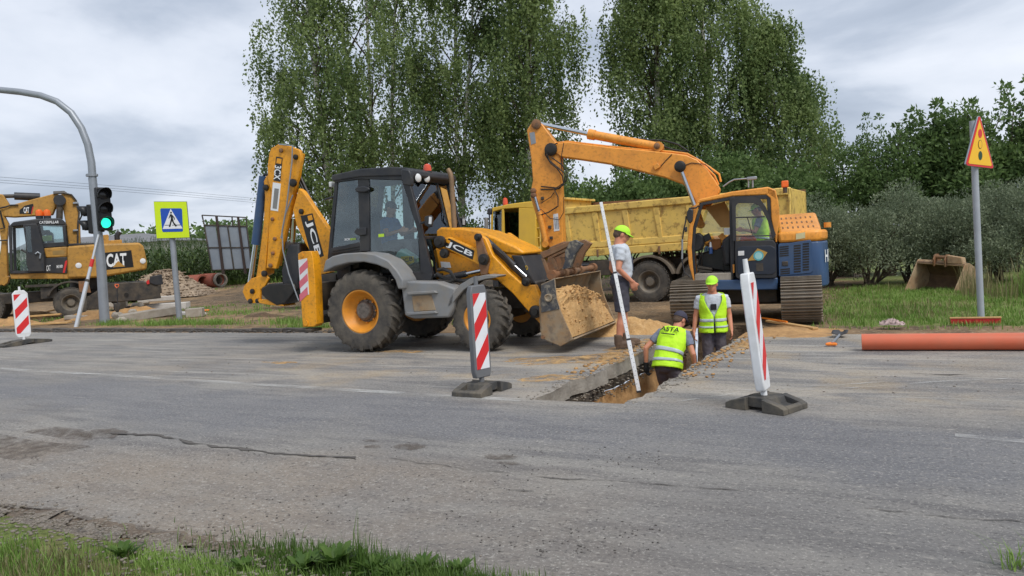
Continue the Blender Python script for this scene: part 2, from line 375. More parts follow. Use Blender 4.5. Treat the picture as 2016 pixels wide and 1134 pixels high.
def asphalt_material():
    m = bpy.data.materials.new('worn_asphalt'); m.use_nodes = True; t = m.node_tree; b = t.nodes['Principled BSDF']; b.inputs['Specular IOR Level'].default_value = .35
    c = N(t, 'ShaderNodeTexCoord').outputs['Object']; sp = N(t, 'ShaderNodeSeparateXYZ'); t.links.new(c, sp.inputs[0])
    def nz(s, d=8, r=.6, st=(1, 1, 1), dis=0):
        mp = N(t, 'ShaderNodeMapping'); mp.inputs['Scale'].default_value = st; t.links.new(c, mp.inputs[0])
        n = N(t, 'ShaderNodeTexNoise'); n.inputs['Scale'].default_value = s; n.inputs['Detail'].default_value = d; n.inputs['Roughness'].default_value = r; n.inputs['Distortion'].default_value = dis; t.links.new(mp.outputs[0], n.inputs[0]); return n.outputs[0]
    def mix(f, a, b_):
        x = N(t, 'ShaderNodeMix', data_type='RGBA')
        for s_, v in ((0, f), (6, a), (7, b_)):
            if isinstance(v, tuple): x.inputs[s_].default_value = (*v, 1)
            elif isinstance(v, float): x.inputs[s_].default_value = v
            else: t.links.new(v, x.inputs[s_])
        return x.outputs[2]
    def ramp(v, a, b_, o0=0., o1=1.):
        r = N(t, 'ShaderNodeMapRange'); r.interpolation_type = 'SMOOTHSTEP'; r.inputs[1].default_value = a; r.inputs[2].default_value = b_; r.inputs[3].default_value = o0; r.inputs[4].default_value = o1; t.links.new(v, r.inputs[0]); return r.outputs[0]
    def mt(op, a, b_):
        x = N(t, 'ShaderNodeMath', operation=op)
        for i, v in enumerate((a, b_)):
            if isinstance(v, (int, float)): x.inputs[i].default_value = v
            else: t.links.new(v, x.inputs[i])
        return x.outputs[0]
    X, Y = sp.outputs[0], sp.outputs[1]
    base = mix(ramp(nz(.5), .38, .62), S(128, 126, 124), S(146, 143, 138))
    base = mix(ramp(nz(3.2, 6, .6, (.25, 1.6, 1)), .42, .66), base, S(116, 114, 113))
    # tyre-polished bands along the lane, brown worn shoulder, dusty far lane
    wob = mt('ADD', Y, ramp(nz(.35), .3, .7, -.5, .5))
    band = mt('MULTIPLY', ramp(wob, 5.0, 5.7), ramp(wob, 7.0, 6.4)); base = mix(mt('MULTIPLY', band, .55), base, S(112, 114, 120))
    sh = mt('MULTIPLY', ramp(wob, 5.1, 4.0), ramp(mt('ADD', X, mt('MULTIPLY', Y, .4)), 1.8, -2.8)); base = mix(mt('MULTIPLY', sh, ramp(nz(1.1), .3, .62, .25, .8)), base, S(146, 134, 120))
    far = ramp(wob, 6.7, 7.7); dn = ramp(nz(1.3, 9, .65, (.35, 1.3, 1), .6), .42, .62)
    near_t = mt('MULTIPLY', ramp(X, -13., -6.), ramp(X, 2.5, -1.5))
    base = mix(mt('MULTIPLY', mt('MULTIPLY', far, dn), mt('ADD', mt('MULTIPLY', near_t, .55), .3)), base, S(172, 163, 150))
    base = mix(mt('MULTIPLY', mt('MULTIPLY', far, near_t), ramp(nz(.8, 8, .6), .5, .68, 0, .5)), base, S(178, 156, 122))
    strk = mt('MULTIPLY', far, ramp(nz(2.2, 8, .55, (.12, 3.2, 1), .3), .58, .68, 0, .45)); base = mix(strk, base, S(188, 184, 176))
    # aggregate: light and dark chips
    base = mix(ramp(nz(45, 4, .8), .54, .64, 0, .7), base, S(188, 184, 176))
    base = mix(ramp(nz(34, 5, .75, (.8, 1.2, 1)), .52, .66, 0, .7), base, S(70, 68, 68))
    base = mix(ramp(nz(15, 6, .75, (.5, 1.3, 1)), .56, .68, 0, .5), base, S(184, 178, 168))
    base = mix(ramp(nz(26, 4, .7), .6, .72, 0, .4), base, S(92, 90, 89))
    t.links.new(base, b.inputs['Base Color'])
    t.links.new(ramp(nz(2), .3, .7, .72, .92), b.inputs['Roughness'])
    bp = N(t, 'ShaderNodeBump'); bp.inputs['Strength'].default_value = .8; bp.inputs['Distance'].default_value = .02; t.links.new(nz(38, 6, .8), bp.inputs['Height'])
    b2 = N(t, 'ShaderNodeBump'); b2.inputs['Strength'].default_value = .35; b2.inputs['Distance'].default_value = .05; t.links.new(nz(5, 6, .6), b2.inputs['Height']); t.links.new(bp.outputs[0], b2.inputs['Normal']); t.links.new(b2.outputs[0], b.inputs['Normal'])
    return m
m_asph = asphalt_material()
XR = axis([(-400, -60, 20), (-60, -20, 2), (-20, TX0, .2), (TX0, TX1, .16), (TX1, 12, .2), (12, 60, 3), (60, 300, 40)])
YR = axis([(ROAD0, TY0, .25), (TY0, ROAD1, .06)])
def road_edge(x, y):
    e = 0
    if y <= ROAD0+.01: e = fbm(x, 0, .9, 4, 11)*.22 + .05
    if y >= ROAD1-.01: e = fbm(x, 0, .8, 4, 12)*.3 + (.0 if x < -4 else .15)
    return e
def road_z(x, y): return fbm(x, y, .5, 2, 21)*.012 - .035*sm(4.55+fbm(x, 1, .6, 3, 9)*.5, 4.25+fbm(x, 1, .6, 3, 9)*.5, y)*sm(-1.0, -3.4, x)
road = sheet('road', XR, YR, road_z, m_asph, None, (TX0, TX1, TY0, TY1), road_edge, True)

# trench walls, floor and layers, parented to the road's cut
def wall_grid(name, P0, P1, z0, z1, nrm, m, nu, nv, amp, seed, lean=0, ledge=0., lp=0):
    P0 = Vector(P0); P1 = Vector(P1); nrm = Vector(nrm); V = []
    for j in range(nv+1):
        for i in range(nu+1):
            p = P0.lerp(P1, i/nu); z = z0+(z1-z0)*j/nv
            d = (fbm(p.x+p.y, z, 2.2, 4, seed)*amp if j else fbm(p.x+p.y, 0, 3.0, 3, seed)*amp*.2) + ledge + lean*(j/nv)
            if lp and p.y > TY0-.01: d -= lip(p.y, lp)
            q = p + nrm*d; V.append((q.x, q.y, z))
    Fs = [(j*(nu+1)+i, j*(nu+1)+i+1, (j+1)*(nu+1)+i+1, (j+1)*(nu+1)+i) for j in range(nv) for i in range(nu)]
    return mesh_obj(name, V, Fs, m, trench, 60)
trench = thing('trench', 'narrow trench with sandy walls cut across the far lane', 'trench', (0, 0, 0))
m_cut = MT('cut_asphalt', S(150, 144, 134), .95, .12, 5, S(112, 104, 94), .6, 5, .5, bump=.6, bscale=30)
m_dkst = MT('dark_subbase', S(62, 56, 50), .95, .25, 8, S(120, 108, 92), .5, 9, .55, bump=1., bscale=25)
YM = ROAD1+.05
for side, x, nx in (('a', TX0, 1), ('b', TX1, -1)):
    wall_grid('asphalt_cut', (x, TY0, 0), (x, YM, 0), .004, -.17, (nx, 0, 0), m_cut, 92, 5, .04, 3+nx, .015, 0, nx)
    wall_grid('stone_layer', (x, TY0, 0), (x, YM, 0), -.17, -.32, (nx, 0, 0), m_dkst, 70, 5, .12, 5+nx, .0, -.02, nx)
    wall_grid('sand_wall', (x, TY0, 0), (x, YM, 0), -.32, TZ, (nx, 0, 0), m_sandd, 60, 14, .16, 7+nx, .06, -.02, nx)
    wall_grid('soil_wall', (x-nx*.14, YM, 0), (x-nx*.14, TY1, 0), .05, TZ, (nx, 0, 0), m_soil, 24, 14, .2, 8+nx, .08)
wall_grid('asphalt_cut', (TX0, TY0, 0), (TX1, TY0, 0), .004, -.17, (0, 1, 0), m_cut, 12, 4, .03, 4, .015)
wall_grid('end_wall', (TX0, TY0, 0), (TX1, TY0, 0), -.17, TZ, (0, 1, 0), m_sandd, 14, 14, .08, 6, .05)
wall_grid('end_wall', (TX0, TY1, 0), (TX1, TY1, 0), .05, TZ, (0, -1, 0), m_soil, 14, 14, .2, 6, .35)
V = []
for j in range(61):
    for i in range(11):
        x = TX0-.15+(TX1-TX0+.3)*i/10; y = TY0-.1+(TY1-TY0+.2)*j/60
        V.append((x, y, TZ+.1+fbm(x, y, 1.4, 4, 31)*.22+.12*abs(i/5-1)**2))
mesh_obj('trench_floor', V, [(j*11+i, j*11+i+1, (j+1)*11+i+1, (j+1)*11+i) for j in range(60) for i in range(10)], m_sandd, trench, 60)

# small stones: a shared set of rough pebbles
def pebble_mesh(seed, m):
    bm = bmesh.new(); bmesh.ops.create_icosphere(bm, subdivisions=1, radius=1)
    r = random.Random(seed)
    for v in bm.verts: v.co *= r.uniform(.72, 1.12)
    sx, sy, sz = r.uniform(.8, 1.3), r.uniform(.7, 1.1), r.uniform(.5, .8)
    for v in bm.verts: v.co = Vector((v.co.x*sx, v.co.y*sy, v.co.z*sz))
    me = bpy.data.meshes.new('pebble'); bm.to_mesh(me); bm.free(); me.materials.append(m); return me
PEB = []
for k in range(4):
    me = pebble_mesh(k, m_stone); a = np.zeros((len(me.vertices), 3)); me.vertices.foreach_get('co', a.ravel() if False else (_b := np.zeros(len(me.vertices)*3))); a = _b.reshape(-1, 3)
    f = np.array([list(p.vertices) for p in me.polygons]); PEB.append((a, f))
def stones(name, pts, sizes, m, parent=None, flat=.8):
    V = []; Fq = []; b = 0
    for p, s in zip(pts, sizes):
        a, f = PEB[random.randrange(4)]; t = random.uniform(0, 6.28); c_, s_ = math.cos(t), math.sin(t)
        q = np.stack([a[:, 0]*c_-a[:, 1]*s_, a[:, 0]*s_+a[:, 1]*c_, a[:, 2]*flat], 1)*s + np.array(p)
        V.append(q); Fq.append(f+b); b += len(a)
    return np_mesh(name, np.concatenate(V), np.concatenate(Fq), m, parent)
m_wst = MT('pale_stone', S(136, 126, 112), .85, .35, 9, S(60, 54, 48), .8, 7, .5)
pp = []; ss = []
for k in range(420):
    y = random.uniform(TY0+.05, YM); side = random.random() < .75
    x = TX0+random.uniform(-.01, .05) if side else TX1-random.uniform(-.01, .05)
    pp.append((x, y, -.17-random.random()**1.3*.2)); ss.append(random.uniform(.01, .03))
tag(stones('aggregate', pp, ss, m_wst, trench), kind='stuff')

# strips and stains with shapes of their own, lying on the asphalt
def strip(name, pts, wid, m, z=.006, wob=.03, seed=0, parent=None, step=.08, gaps=False):
    P = [Vector((p[0], p[1], 0)) for p in pts]; V = []; n = 0
    L = [0]
    for a, b in zip(P, P[1:]): L.append(L[-1]+(b-a).length)
    k = max(4, int(L[-1]/step))
    for i in range(k+1):
        s = L[-1]*i/k; j = max(q for q in range(len(P)-1) if L[q] <= s+1e-9); a, b = P[j], P[j+1]
        t = (s-L[j])/max(1e-6, (b-a).length); p = a.lerp(b, t); d = (b-a).normalized(); nn = Vector((-d.y, d.x, 0))
        gp = 1 if not gaps else sm(-.12, .08, fbm(s, seed, 1.3, 3, seed+4)); w0 = wid*max(.01, .5+1.9*fbm(s, seed, 5, 5, seed))*gp; w1 = wid*max(.01, .5+1.9*fbm(s, seed+9, 5, 5, seed+2))*gp
        if i in (0, k): w0 = w1 = .002
        p = p + nn*(fbm(s, 4, 1.2, 4, seed)*wob*2.5+fbm(s, 8, 7, 3, seed)*wob*.8)
        q0 = p-nn*w0; q1 = p+nn*w1
        V += [(q0.x, q0.y, z+road_z(q0.x, q0.y)), (q1.x, q1.y, z+road_z(q1.x, q1.y))]
    return mesh_obj(name, V, [(2*i, 2*i+2, 2*i+3, 2*i+1) for i in range(k)], m, parent)
def blot(name, c, rx, ry, m, z=.005, seed=0, parent=None, rot=0, h=0., n=64, rg=7, cut=.55, zb=None):
    V = [(c[0], c[1], (zb if zb is not None else road_z(c[0], c[1]))+z+h)]; Fs = []
    for j in range(1, rg+1):
        for i in range(n):
            t = 2*math.pi*i/n; rr = (1+cut*2*fbm(math.cos(t)*.8, math.sin(t)*.8, 1.3, 5, seed))*j/rg
            x, y = math.cos(t)*rx*rr, math.sin(t)*ry*rr; X = c[0]+x*math.cos(rot)-y*math.sin(rot); Y = c[1]+x*math.sin(rot)+y*math.cos(rot)
            if TY0-.1 < Y < TY1+.1 and abs(c[1]-10) < 3.4: X = min(X, TX0-.012) if c[0] < TX0 else max(X, TX1+.012)
            q = 1-j/rg; hh = h*(q*q*(3-2*q)) if h else 0
            hh += (fbm(X, Y, 3.5, 4, seed+3)*h*.55 + fbm(X, Y, 11, 2, seed+5)*min(h, .2)*.25)*(1-(j/rg)**2) if h else 0
            V.append((X, Y, (zb if zb is not None else road_z(X, Y))+z+hh*(1 if j < rg else 0) - (.01 if j == rg and h else 0)))
    Fs = [(0, 1+i, 1+(i+1) % n) for i in range(n)]
    Fs += [(1+(j-1)*n+i, 1+j*n+i, 1+j*n+(i+1) % n, 1+(j-1)*n+(i+1) % n) for j in range(1, rg) for i in range(n)]
    return mesh_obj(name, V, Fs, m, parent, 60)
m_tar = MT('dark_crack', S(88, 84, 80), .95, .25, 20, S(100, 96, 92), .6, 16, .5, bump=.6)
m_stain = MT('brown_stain', S(94, 83, 74), .95, .12, 8, S(112, 104, 96), .7, 9, .5, bump=.4)
def patchy(m, sc, lo, hi, top):
    t = m.node_tree; b = t.nodes['Principled BSDF']; c = N(t, 'ShaderNodeTexCoord'); n = N(t, 'ShaderNodeTexNoise'); n.inputs['Scale'].default_value = sc; n.inputs['Detail'].default_value = 10; n.inputs['Roughness'].default_value = .72; t.links.new(c.outputs['Object'], n.inputs[0])
    r = N(t, 'ShaderNodeMapRange'); r.inputs[1].default_value = lo; r.inputs[2].default_value = hi; r.inputs[3].default_value = 0; r.inputs[4].default_value = top; t.links.new(n.outputs[0], r.inputs[0]); t.links.new(r.outputs[0], b.inputs['Alpha'])
patchy(m_stain, 7, .38, .6, .62)
m_edge = MT('shoulder_soil', S(92, 78, 66), .95, .15, 6, S(130, 118, 102), .6, 5, .5, bump=.8, fine=S(160, 150, 136), famt=.5, fscale=50)
m_dusty = MT('pale_dust', S(176, 165, 148), .95, .08, 6, S(150, 146, 140), .7, 6, .5, bump=.3)
g2 = lambda *P: [tuple(G(x, y)[:2]) for x, y in P]
strip('crack', g2((215, 852), (300, 858), (380, 872), (470, 884), (560, 893), (700, 903)), .036, m_tar, seed=1, parent=road, step=.025, wob=.05)
strip('crack', g2((690, 897), (860, 915), (1000, 932), (1130, 945), (1300, 956), (1480, 972), (1700, 1004), (2015, 1030)), .009, m_tar, seed=2, parent=road, step=.025, wob=.05, gaps=True)
strip('crack', g2((770, 968), (840, 966), (900, 958), (985, 960), (1050, 968)), .012, m_tar, seed=3, parent=road, step=.025, gaps=True, wob=.05)
strip('crack', g2((1790, 735), (1860, 738), (1905, 737)), .02, m_tar, seed=4, parent=road)
for k, (x, y, rx, ry) in enumerate([(808, 879, .14, .1), (728, 868, .1, .035), (738, 880, .1, .05), (985, 900, .16, .07), (1000, 912, .09, .045), (60, 866, .9, .42), (205, 852, .28, .14), (120, 1010, .8, .1), (330, 1045, .5, .07), (470, 1073, .5, .06)]):
    p = G(x, y); blot('stain', p, rx, ry, m_stain, .005, seed=40+k, parent=road, cut=.42)
# brown soil washed along the near shoulder
m_shg = MT('shoulder_gravel_bed', S(126, 118, 108), .95, .12, 6, S(96, 84, 72), .7, 2.5, .5, bump=.9, bscale=40, fine=S(168, 162, 152), famt=.7, fscale=60)
sh_b = strip('gravel_shoulder', [(-14, 2.62), (-8, 2.66), (-5, 2.7), (-3, 2.72), (-1.2, 2.74), (0.5, 2.72)], .34, m_shg, z=.022, wob=.02, seed=8, step=.12); tag(sh_b, kind='structure')
strip('shoulder_soil', g2((-60, 992), (60, 1003), (240, 1032), (420, 1062), (560, 1092), (700, 1118)), .13, m_edge, step=.04, seed=6, parent=road)
tag(stones('shoulder_gravel', [(random.uniform(-7, -1.2), 2.62+random.gauss(0, .16), .03+random.uniform(0, .02)) for k in range(1800)], [random.uniform(.005, .018) for k in range(1800)], m_stone), 'loose grey gravel along the near edge of the road', 'gravel', kind='stuff')
pp = []
for k in range(1500):
    p = G(random.uniform(-100, 1300), random.uniform(880, 1090)); 
    if fbm(p.x, p.y, .8, 3, 51) < random.uniform(-.15, .25): continue
    if p.x > -.6 and random.random() < .7: continue
    pp.append((p.x, p.y, road_z(p.x, p.y)+.003))
tag(stones('loose_chippings', pp, [random.uniform(.003, .009) for _ in pp], m_tar), 'dark loose stone chippings scattered over the worn near lane', 'chippings', kind='stuff')
pp = [(random.uniform(-13, 3), random.uniform(7.6, 12.4), .004) for k in range(260)]
pp = [p for p in pp if not (TX0-.05 < p[0] < TX1+.05)]
tag(stones('scattered_crumbs', pp, [random.uniform(.004, .016) for _ in pp], m_stone), 'asphalt crumbs lying on the dusty far lane', 'crumbs', kind='stuff')

# worn white line down the middle of the road
def paint_material():
    m = bpy.data.materials.new('worn_road_paint'); m.use_nodes = True; t = m.node_tree; b = t.nodes['Principled BSDF']; b.inputs['Roughness'].default_value = .8
    b.inputs['Base Color'].default_value = (*S(206, 206, 202), 1); c = N(t, 'ShaderNodeTexCoord'); mp = N(t, 'ShaderNodeMapping'); mp.inputs['Scale'].default_value = (.4, 1.6, 1); t.links.new(c.outputs['Object'], mp.inputs[0])
    n = N(t, 'ShaderNodeTexNoise'); n.inputs['Scale'].default_value = 3.2; n.inputs['Detail'].default_value = 10; n.inputs['Roughness'].default_value = .75; t.links.new(mp.outputs[0], n.inputs[0])
    r = N(t, 'ShaderNodeMapRange'); r.inputs[1].default_value = .42; r.inputs[2].default_value = .66; r.inputs[3].default_value = .04; r.inputs[4].default_value = .62; t.links.new(n.outputs[0], r.inputs[0]); t.links.new(r.outputs[0], b.inputs['Alpha']); return m
m_paint = paint_material()
def line(name, pts, w):
    V = []
    for i, (x, y) in enumerate(pts): V += [(x, y-w/2, road_z(x, y)+.006), (x, y+w/2, road_z(x, y)+.006)]
    return mesh_obj(name, V, [(2*i, 2*i+2, 2*i+3, 2*i+1) for i in range(len(pts)-1)], m_paint, road)
lp = [G(x, y) for x, y in ((0, 726), (600, 757), (1030, 789))]
line('centre_line', [(lp[0].x-60, 8.6)] + [(lp[0].lerp(lp[2], k/40).x, lp[0].lerp(lp[2], k/40).y) for k in range(41)], .14)
line('edge_line', [(G(1880+k*20, 858+k*1.8).x, G(1880+k*20, 858+k*1.8).y) for k in range(20)], .1)
for k, (a, b) in enumerate([((1330, 792), (1490, 770)), ((1500, 772), (1990, 745)), ((1390, 773), (1740, 752)), ((1560, 733), (1720, 722))]):
    strip('dust_streak', g2(a, b), .03, m_paint, seed=60+k, parent=road, wob=.05)
# kerb stones at the far side, left of the machines, broken out towards the trench
m_kerb = MT('kerb_concrete', S(98, 92, 86), .9, .15, 3, S(62, 58, 54), .6, 3, .5, bump=.4)
kerb = tag(mesh_obj('kerb', [(-40, 12.46, -.06), (-11, 12.46, -.06), (-11, 12.74, -.06), (-40, 12.74, -.06)], [(0, 1, 2, 3)], m_soil), kind='structure')
kb = MB().box((0, 0, 0), (.97, .14, .16)).build('kerb_stone', m_kerb, kerb, bev=.015)
for i in range(27):
    k = kb if i == 0 else kb.copy()
    if i: COL.objects.link(k)
    k.parent = kerb; k.location = (-38.5+i*1.0, 12.62+random.gauss(0, .012), .0+random.gauss(0, .012)); k.rotation_euler = (random.gauss(0, .03), random.gauss(0, .012), random.gauss(0, .015))
tag(stones('broken_asphalt_edge', [(random.uniform(-34, -9), 12.42+abs(random.gauss(0, .12)), random.uniform(.0, .05)) for k in range(700)], [random.uniform(.012, .05) for k in range(700)], m_tar), 'crumbled dark asphalt along the far road edge', 'rubble', kind='stuff')

for nx, x in ((1, TX0), (-1, TX1)):
    pp = [(x-nx*(lip(y_, nx)+abs(random.gauss(0, .09))), y_, .006) for y_ in [random.uniform(TY0, ROAD1) for _ in range(230)]]
    tag(stones('lip_rubble', pp, [random.uniform(.004, .024) for _ in pp], m_cut), ['crumbled asphalt along the left lip of the trench', 'crumbled asphalt along the right lip of the trench'][nx < 0], 'rubble', kind='stuff')
for nx, x in ((1, TX0), (-1, TX1)):
    pp = [(x-nx*(lip(y_, nx)+.03+abs(random.gauss(0, .2))), y_, .012) for y_ in [random.uniform(TY0+1.5, ROAD1+.3) for _ in range(150)]]
    tag(stones('soil_clods', pp, [random.uniform(.008, .04) for _ in pp], m_sandd), ['sandy clods on the left side of the trench', 'sandy clods on the right side of the trench'][nx < 0], 'soil', kind='stuff')
def thin_sand_material():
    m = MT('thin_sand', S(196, 160, 108), .95, .1, 4, S(170, 130, 84), .5, 5, .5, bump=.6, bscale=30); t = m.node_tree; b = t.nodes['Principled BSDF']; c = N(t, 'ShaderNodeTexCoord')
    n = N(t, 'ShaderNodeTexNoise'); n.inputs['Scale'].default_value = 4.5; n.inputs['Detail'].default_value = 10; n.inputs['Roughness'].default_value = .72; t.links.new(c.outputs['Object'], n.inputs[0])
    r = N(t, 'ShaderNodeMapRange'); r.inputs[1].default_value = .4; r.inputs[2].default_value = .62; r.inputs[3].default_value = 0; r.inputs[4].default_value = .95; t.links.new(n.outputs[0], r.inputs[0]); t.links.new(r.outputs[0], b.inputs['Alpha']); return m
m_sthin = thin_sand_material()
# sand spilled round the digging
def mound(c, rx, ry, h, rot, seed, label, m=None, name='sand_pile', z=.004, cut=.5, cat='sand', n=110, rg=20, group=None):
    if h < .06 and m is None: m = m_sthin; h *= .5
    return tag(blot(name, c, rx, ry, m or m_sand, z, seed, None, rot, h, n, rg, cut), label, cat, group)
mound(G(1165, 706), 1.2, .45, .05, .5, 3, 'thin spread of yellow sand on the road below the loader bucket', cut=.8)
mound(G(1080, 745), .42, .2, .012, .4, 4, 'smear of sand beside the trench lip in front of the bucket', cut=.9)
mound(G(790, 692), .45, .12, .02, 0, 5, 'small sand spill by the big rear tyre', cut=.9)
mound(G(552, 714), .3, .09, .014, 0, 6, 'small orange sand spill on the road left of the big tyre', cut=.9)
mound((-4.7, 12.6, 0), 1.3, .6, .26, .2, 8, 'ridge of yellow sand spoil behind the standing man', cut=.55)
mound((-2.05, 12.75, 0), .75, .7, .06, .1, 9, 'trampled sand and soil heap on the right side of the trench', m_sandd, cut=.5)
mound((-2.42, 11.2, 0), .18, .8, .03, .0, 10, 'sand trodden along the right trench lip', cut=.6)
mound((-4.05, 10.9, 0), .22, .9, .03, .0, 11, 'sand trodden along the left trench lip at the standing man', cut=.6)
# ================================================================== wheels
def wheel(parent, c, R, Wd, rimR, side, lugs=22, rim=None, hubm=None, lug_h=.045, lug_w=.055, slant=.45, steer=0., name='wheel', block=False, dish=.10, hubr=.16):
    """part wheel (rim) with tyre and hub below it; side = -1 when its outer face looks to the machine's right"""
    rim = rim or m_rimj; hubm = hubm or m_hub
    h = Wd/2; ax = (0, side, 0); o = (0, 0, 0)
    rb = MB()
    rb.lathe([(rimR+.012, -h*.82), (rimR+.012, h*.80), (rimR+.02, h*.84), (rimR-.012, h*.86), (rimR-.03, h*.78), (rimR-.055, h*.35), (rimR*.66, h*.35-dish*.5), (rimR*.5, h*.35-dish), (.03, h*.35-dish)], o, ax, 40)
    for k in range(8):
        t = k*math.pi/4; rb.cyl((math.cos(t)*rimR*.56, side*(h*.35-dish*.8), math.sin(t)*rimR*.56), (math.cos(t)*rimR*.56, side*(h*.35-dish*.8+.03), math.sin(t)*rimR*.56), .016, n=6)
    w = rb.build(name, rim, parent, smooth=40); w.location = c; w.rotation_euler = (0, 0, steer)
    hb = MB().lathe([(hubr*1.25, h*.35-dish), (hubr*1.2, h*.35-dish+.03), (hubr, h*.35-dish+.04), (hubr*.95, h*.35-dish+.1), (hubr*.75, h*.35-dish+.13), (.01, h*.35-dish+.135)], o, ax, 24)
    for k in range(10):
        t = k*math.pi/5; q = hubr*1.08; hb.cyl((math.cos(t)*q, side*(h*.35-dish+.02), math.sin(t)*q), (math.cos(t)*q, side*(h*.35-dish+.055), math.sin(t)*q), .014, n=6)
    hb.build('hub', hubm, w)
    tb = MB(); Rt = R-lug_h
    pf = [(rimR, -h*.8), (rimR+.02, -h*.92), (rimR+(R-rimR)*.45, -h), (R-.11, -h*.98), (Rt-.02, -h*.88), (Rt, -h*.5), (Rt+.004, 0)]
    tb.lathe(pf + [(r, -t) for r, t in pf[-2::-1]], o, (0, 1, 0), 56, cap=False)
    if lugs and not block:
        st = [(.0, R), (.35*h, R-.002), (.72*h, R-.012), (.93*h, R-.05), (.99*h, R-.11)]
        for sgn in (-1, 1):
            for k in range(lugs):
                a0 = 2*math.pi*(k+(.5 if sgn > 0 else 0))/lugs; V = []
                for i, (t, r) in enumerate(st):
                    a = a0 + slant*(t/h)*1.0*.5; wd = lug_w*(.8+.35*i/4)
                    for da, rr in ((-wd/R*.5, r), (wd/R*.5, r), (wd/R*.75, r-lug_h*1.3), (-wd/R*.75, r-lug_h*1.3)):
                        V.append((math.cos(a+da)*rr, sgn*t, math.sin(a+da)*rr))
                Fs = [(0, 1, 2, 3), (16, 19, 18, 17)] + [(i*4+j, i*4+(j+1) % 4, i*4+4+(j+1) % 4, i*4+4+j) for i in range(4) for j in range(4)]
                tb.add(V, Fs)
    elif lugs:
        for row, (t, tw) in enumerate(((-.78, .3), (-.28, .36), (.28, .36), (.78, .3))):
            for k in range(lugs):
                a = 2*math.pi*(k+.5*(row % 2))/lugs; ww = math.pi/lugs*.72; V = []
                for t2 in (t-tw*.5, t+tw*.5):
                    for da, rr in ((-ww, R-.01*abs(t2)), (ww, R-.01*abs(t2)), (ww*1.1, Rt-.012), (-ww*1.1, Rt-.012)):
                        V.append((math.cos(a+da)*rr, t2*h, math.sin(a+da)*rr))
                tb.add(V, [(0, 1, 2, 3), (4, 7, 6, 5)]+[(j, (j+1) % 4, 4+(j+1) % 4, 4+j) for j in range(4)])
    tb.build('tyre', m_tyre, w, smooth=35)
    return w

# ================================================================== backhoe loader
J = Fr(-8.64, 10.94, rad(5))
jr = thing('backhoe_loader', 'yellow backhoe loader with black cab and raised rear digging arm', 'backhoe loader', J.wld((0, 0, 0)), J.a)
c1 = lambda *P: [(460+x/2.5775, 260+y/2.5775) for x, y in P]
c2 = lambda *P: [(640+x/4.361, 310+y/4.361) for x, y in P]
c3 = lambda *P: [(800+x/2.766, 300+y/2.766) for x, y in P]
def jx(name, pts, w, th, m, bev=.012, parent=None):      # a plate traced in the machine's side view, near face at w, thickness th
    return MB().ext(J.L(pts, w), (0, th, 0)).build(name, m, parent or jr, bev=bev)
RW = J.uv(711, 611, -1.1)
wheel(jr, (.15, -.9, .69), .70, .44, .36, -1, 21)
wheel(jr, (.15, .9, .69), .70, .44, .36, 1, 21)
wheel(jr, (2.30, -.86, .52), .525, .33, .25, -1, 20, lug_w=.06, steer=rad(-9), dish=.06, hubr=.12)
wheel(jr, (2.30, .86, .52), .525, .33, .25, 1, 20, lug_w=.06, steer=rad(-9), dish=.06, hubr=.12)
b = MB(); b.box((.9, 0, .78), (3.9, .62, .34)); b.box((.15, 0, .69), (.36, 1.5, .34)); b.box((2.3, 0, .52), (.22, 1.4, .2)); b.box((2.95, 0, .8), (.25, .8, .5)); b.box((1.3, 0, .62), (1.0, .8, .25))
b.build('chassis', m_dark, jr, bev=.03)
# mudguards
fo = c2((-22, 985), (0, 885), (60, 848), (150, 826), (300, 815), (420, 830), (540, 885), (620, 975), (668, 1055), (668, 1130), (625, 1130), (600, 1052), (540, 962), (440, 920), (330, 897), (200, 905), (80, 937), (0, 978))
jx('mudguard', fo, -1.16, .46, m_grey, .02)
q = MB().ext([p + Vector((0, 1.86, 0)) for p in J.L(fo, -1.16)], (0, .46, 0)).build('mudguard', m_grey, jr, bev=.02)
fg = c3((222, 842), (238, 790), (288, 722), (355, 682), (430, 667), (497, 672), (490, 682), (430, 690), (372, 706), (312, 748), (266, 802), (243, 838))
jx('front_mudguard', fg, -1.04, .34, m_grey, .008)
MB().ext([p + Vector((0, 1.74, 0)) for p in J.L(fg, -1.04)], (0, .34, 0)).build('front_mudguard', m_grey, jr, bev=.008)
# cab -----------------------------------------------------------------
WN = -.74
roof = MB().ext(J.L(c2((50, 172), (60, 150), (300, 96), (560, 80), (690, 86), (738, 108), (748, 150), (736, 168), (640, 158), (300, 168), (62, 206)), -.78), (0, 1.56, 0)).build('cab_roof', m_black, jr, bev=.045, seg=3)
MB().ext(J.L(c2((70, 190), (300, 158), (715, 158), (690, 195), (300, 185), (85, 215)), -.76), (0, 1.5, 0)).build('roof_frame', m_black, jr, bev=.01)
post = lambda nm, pts, th=.07: [jx(nm, pts, WN, th, m_black, .01), MB().ext([Vector((p.x, -WN-th, p.z)) for p in J.L(pts, WN)], (0, th, 0)).build(nm, m_black, jr, bev=.01)]
post('rear_post', c2((80, 212), (105, 210), (55, 775), (20, 872)))
post('door_post', c2((278, 184), (374, 181), (382, 800), (356, 806), (300, 806)))
post('front_post', c2((648, 166), (712, 166), (846, 690), (920, 1000), (815, 1000), (812, 850), (795, 640)))
post('side_sill', c2((356, 800), (420, 812), (560, 878), (652, 985), (812, 980), (922, 998), (905, 1062), (690, 1062), (640, 1010), (540, 892), (430, 836), (356, 818)))
vp = jx('vent_panel', c2((50, 778), (300, 725), (312, 812), (150, 826), (20, 875)), WN-.005, .05, m_black, .01)
for k in range(4):
    y = 762+k*22; MB().ext(J.L(c2((66-k*6, y+36), (292, y-4), (294, y+6), (62-k*6, y+48)), WN-.018), (0, .02, 0)).build('louvre', m_grease, vp, bev=.004)
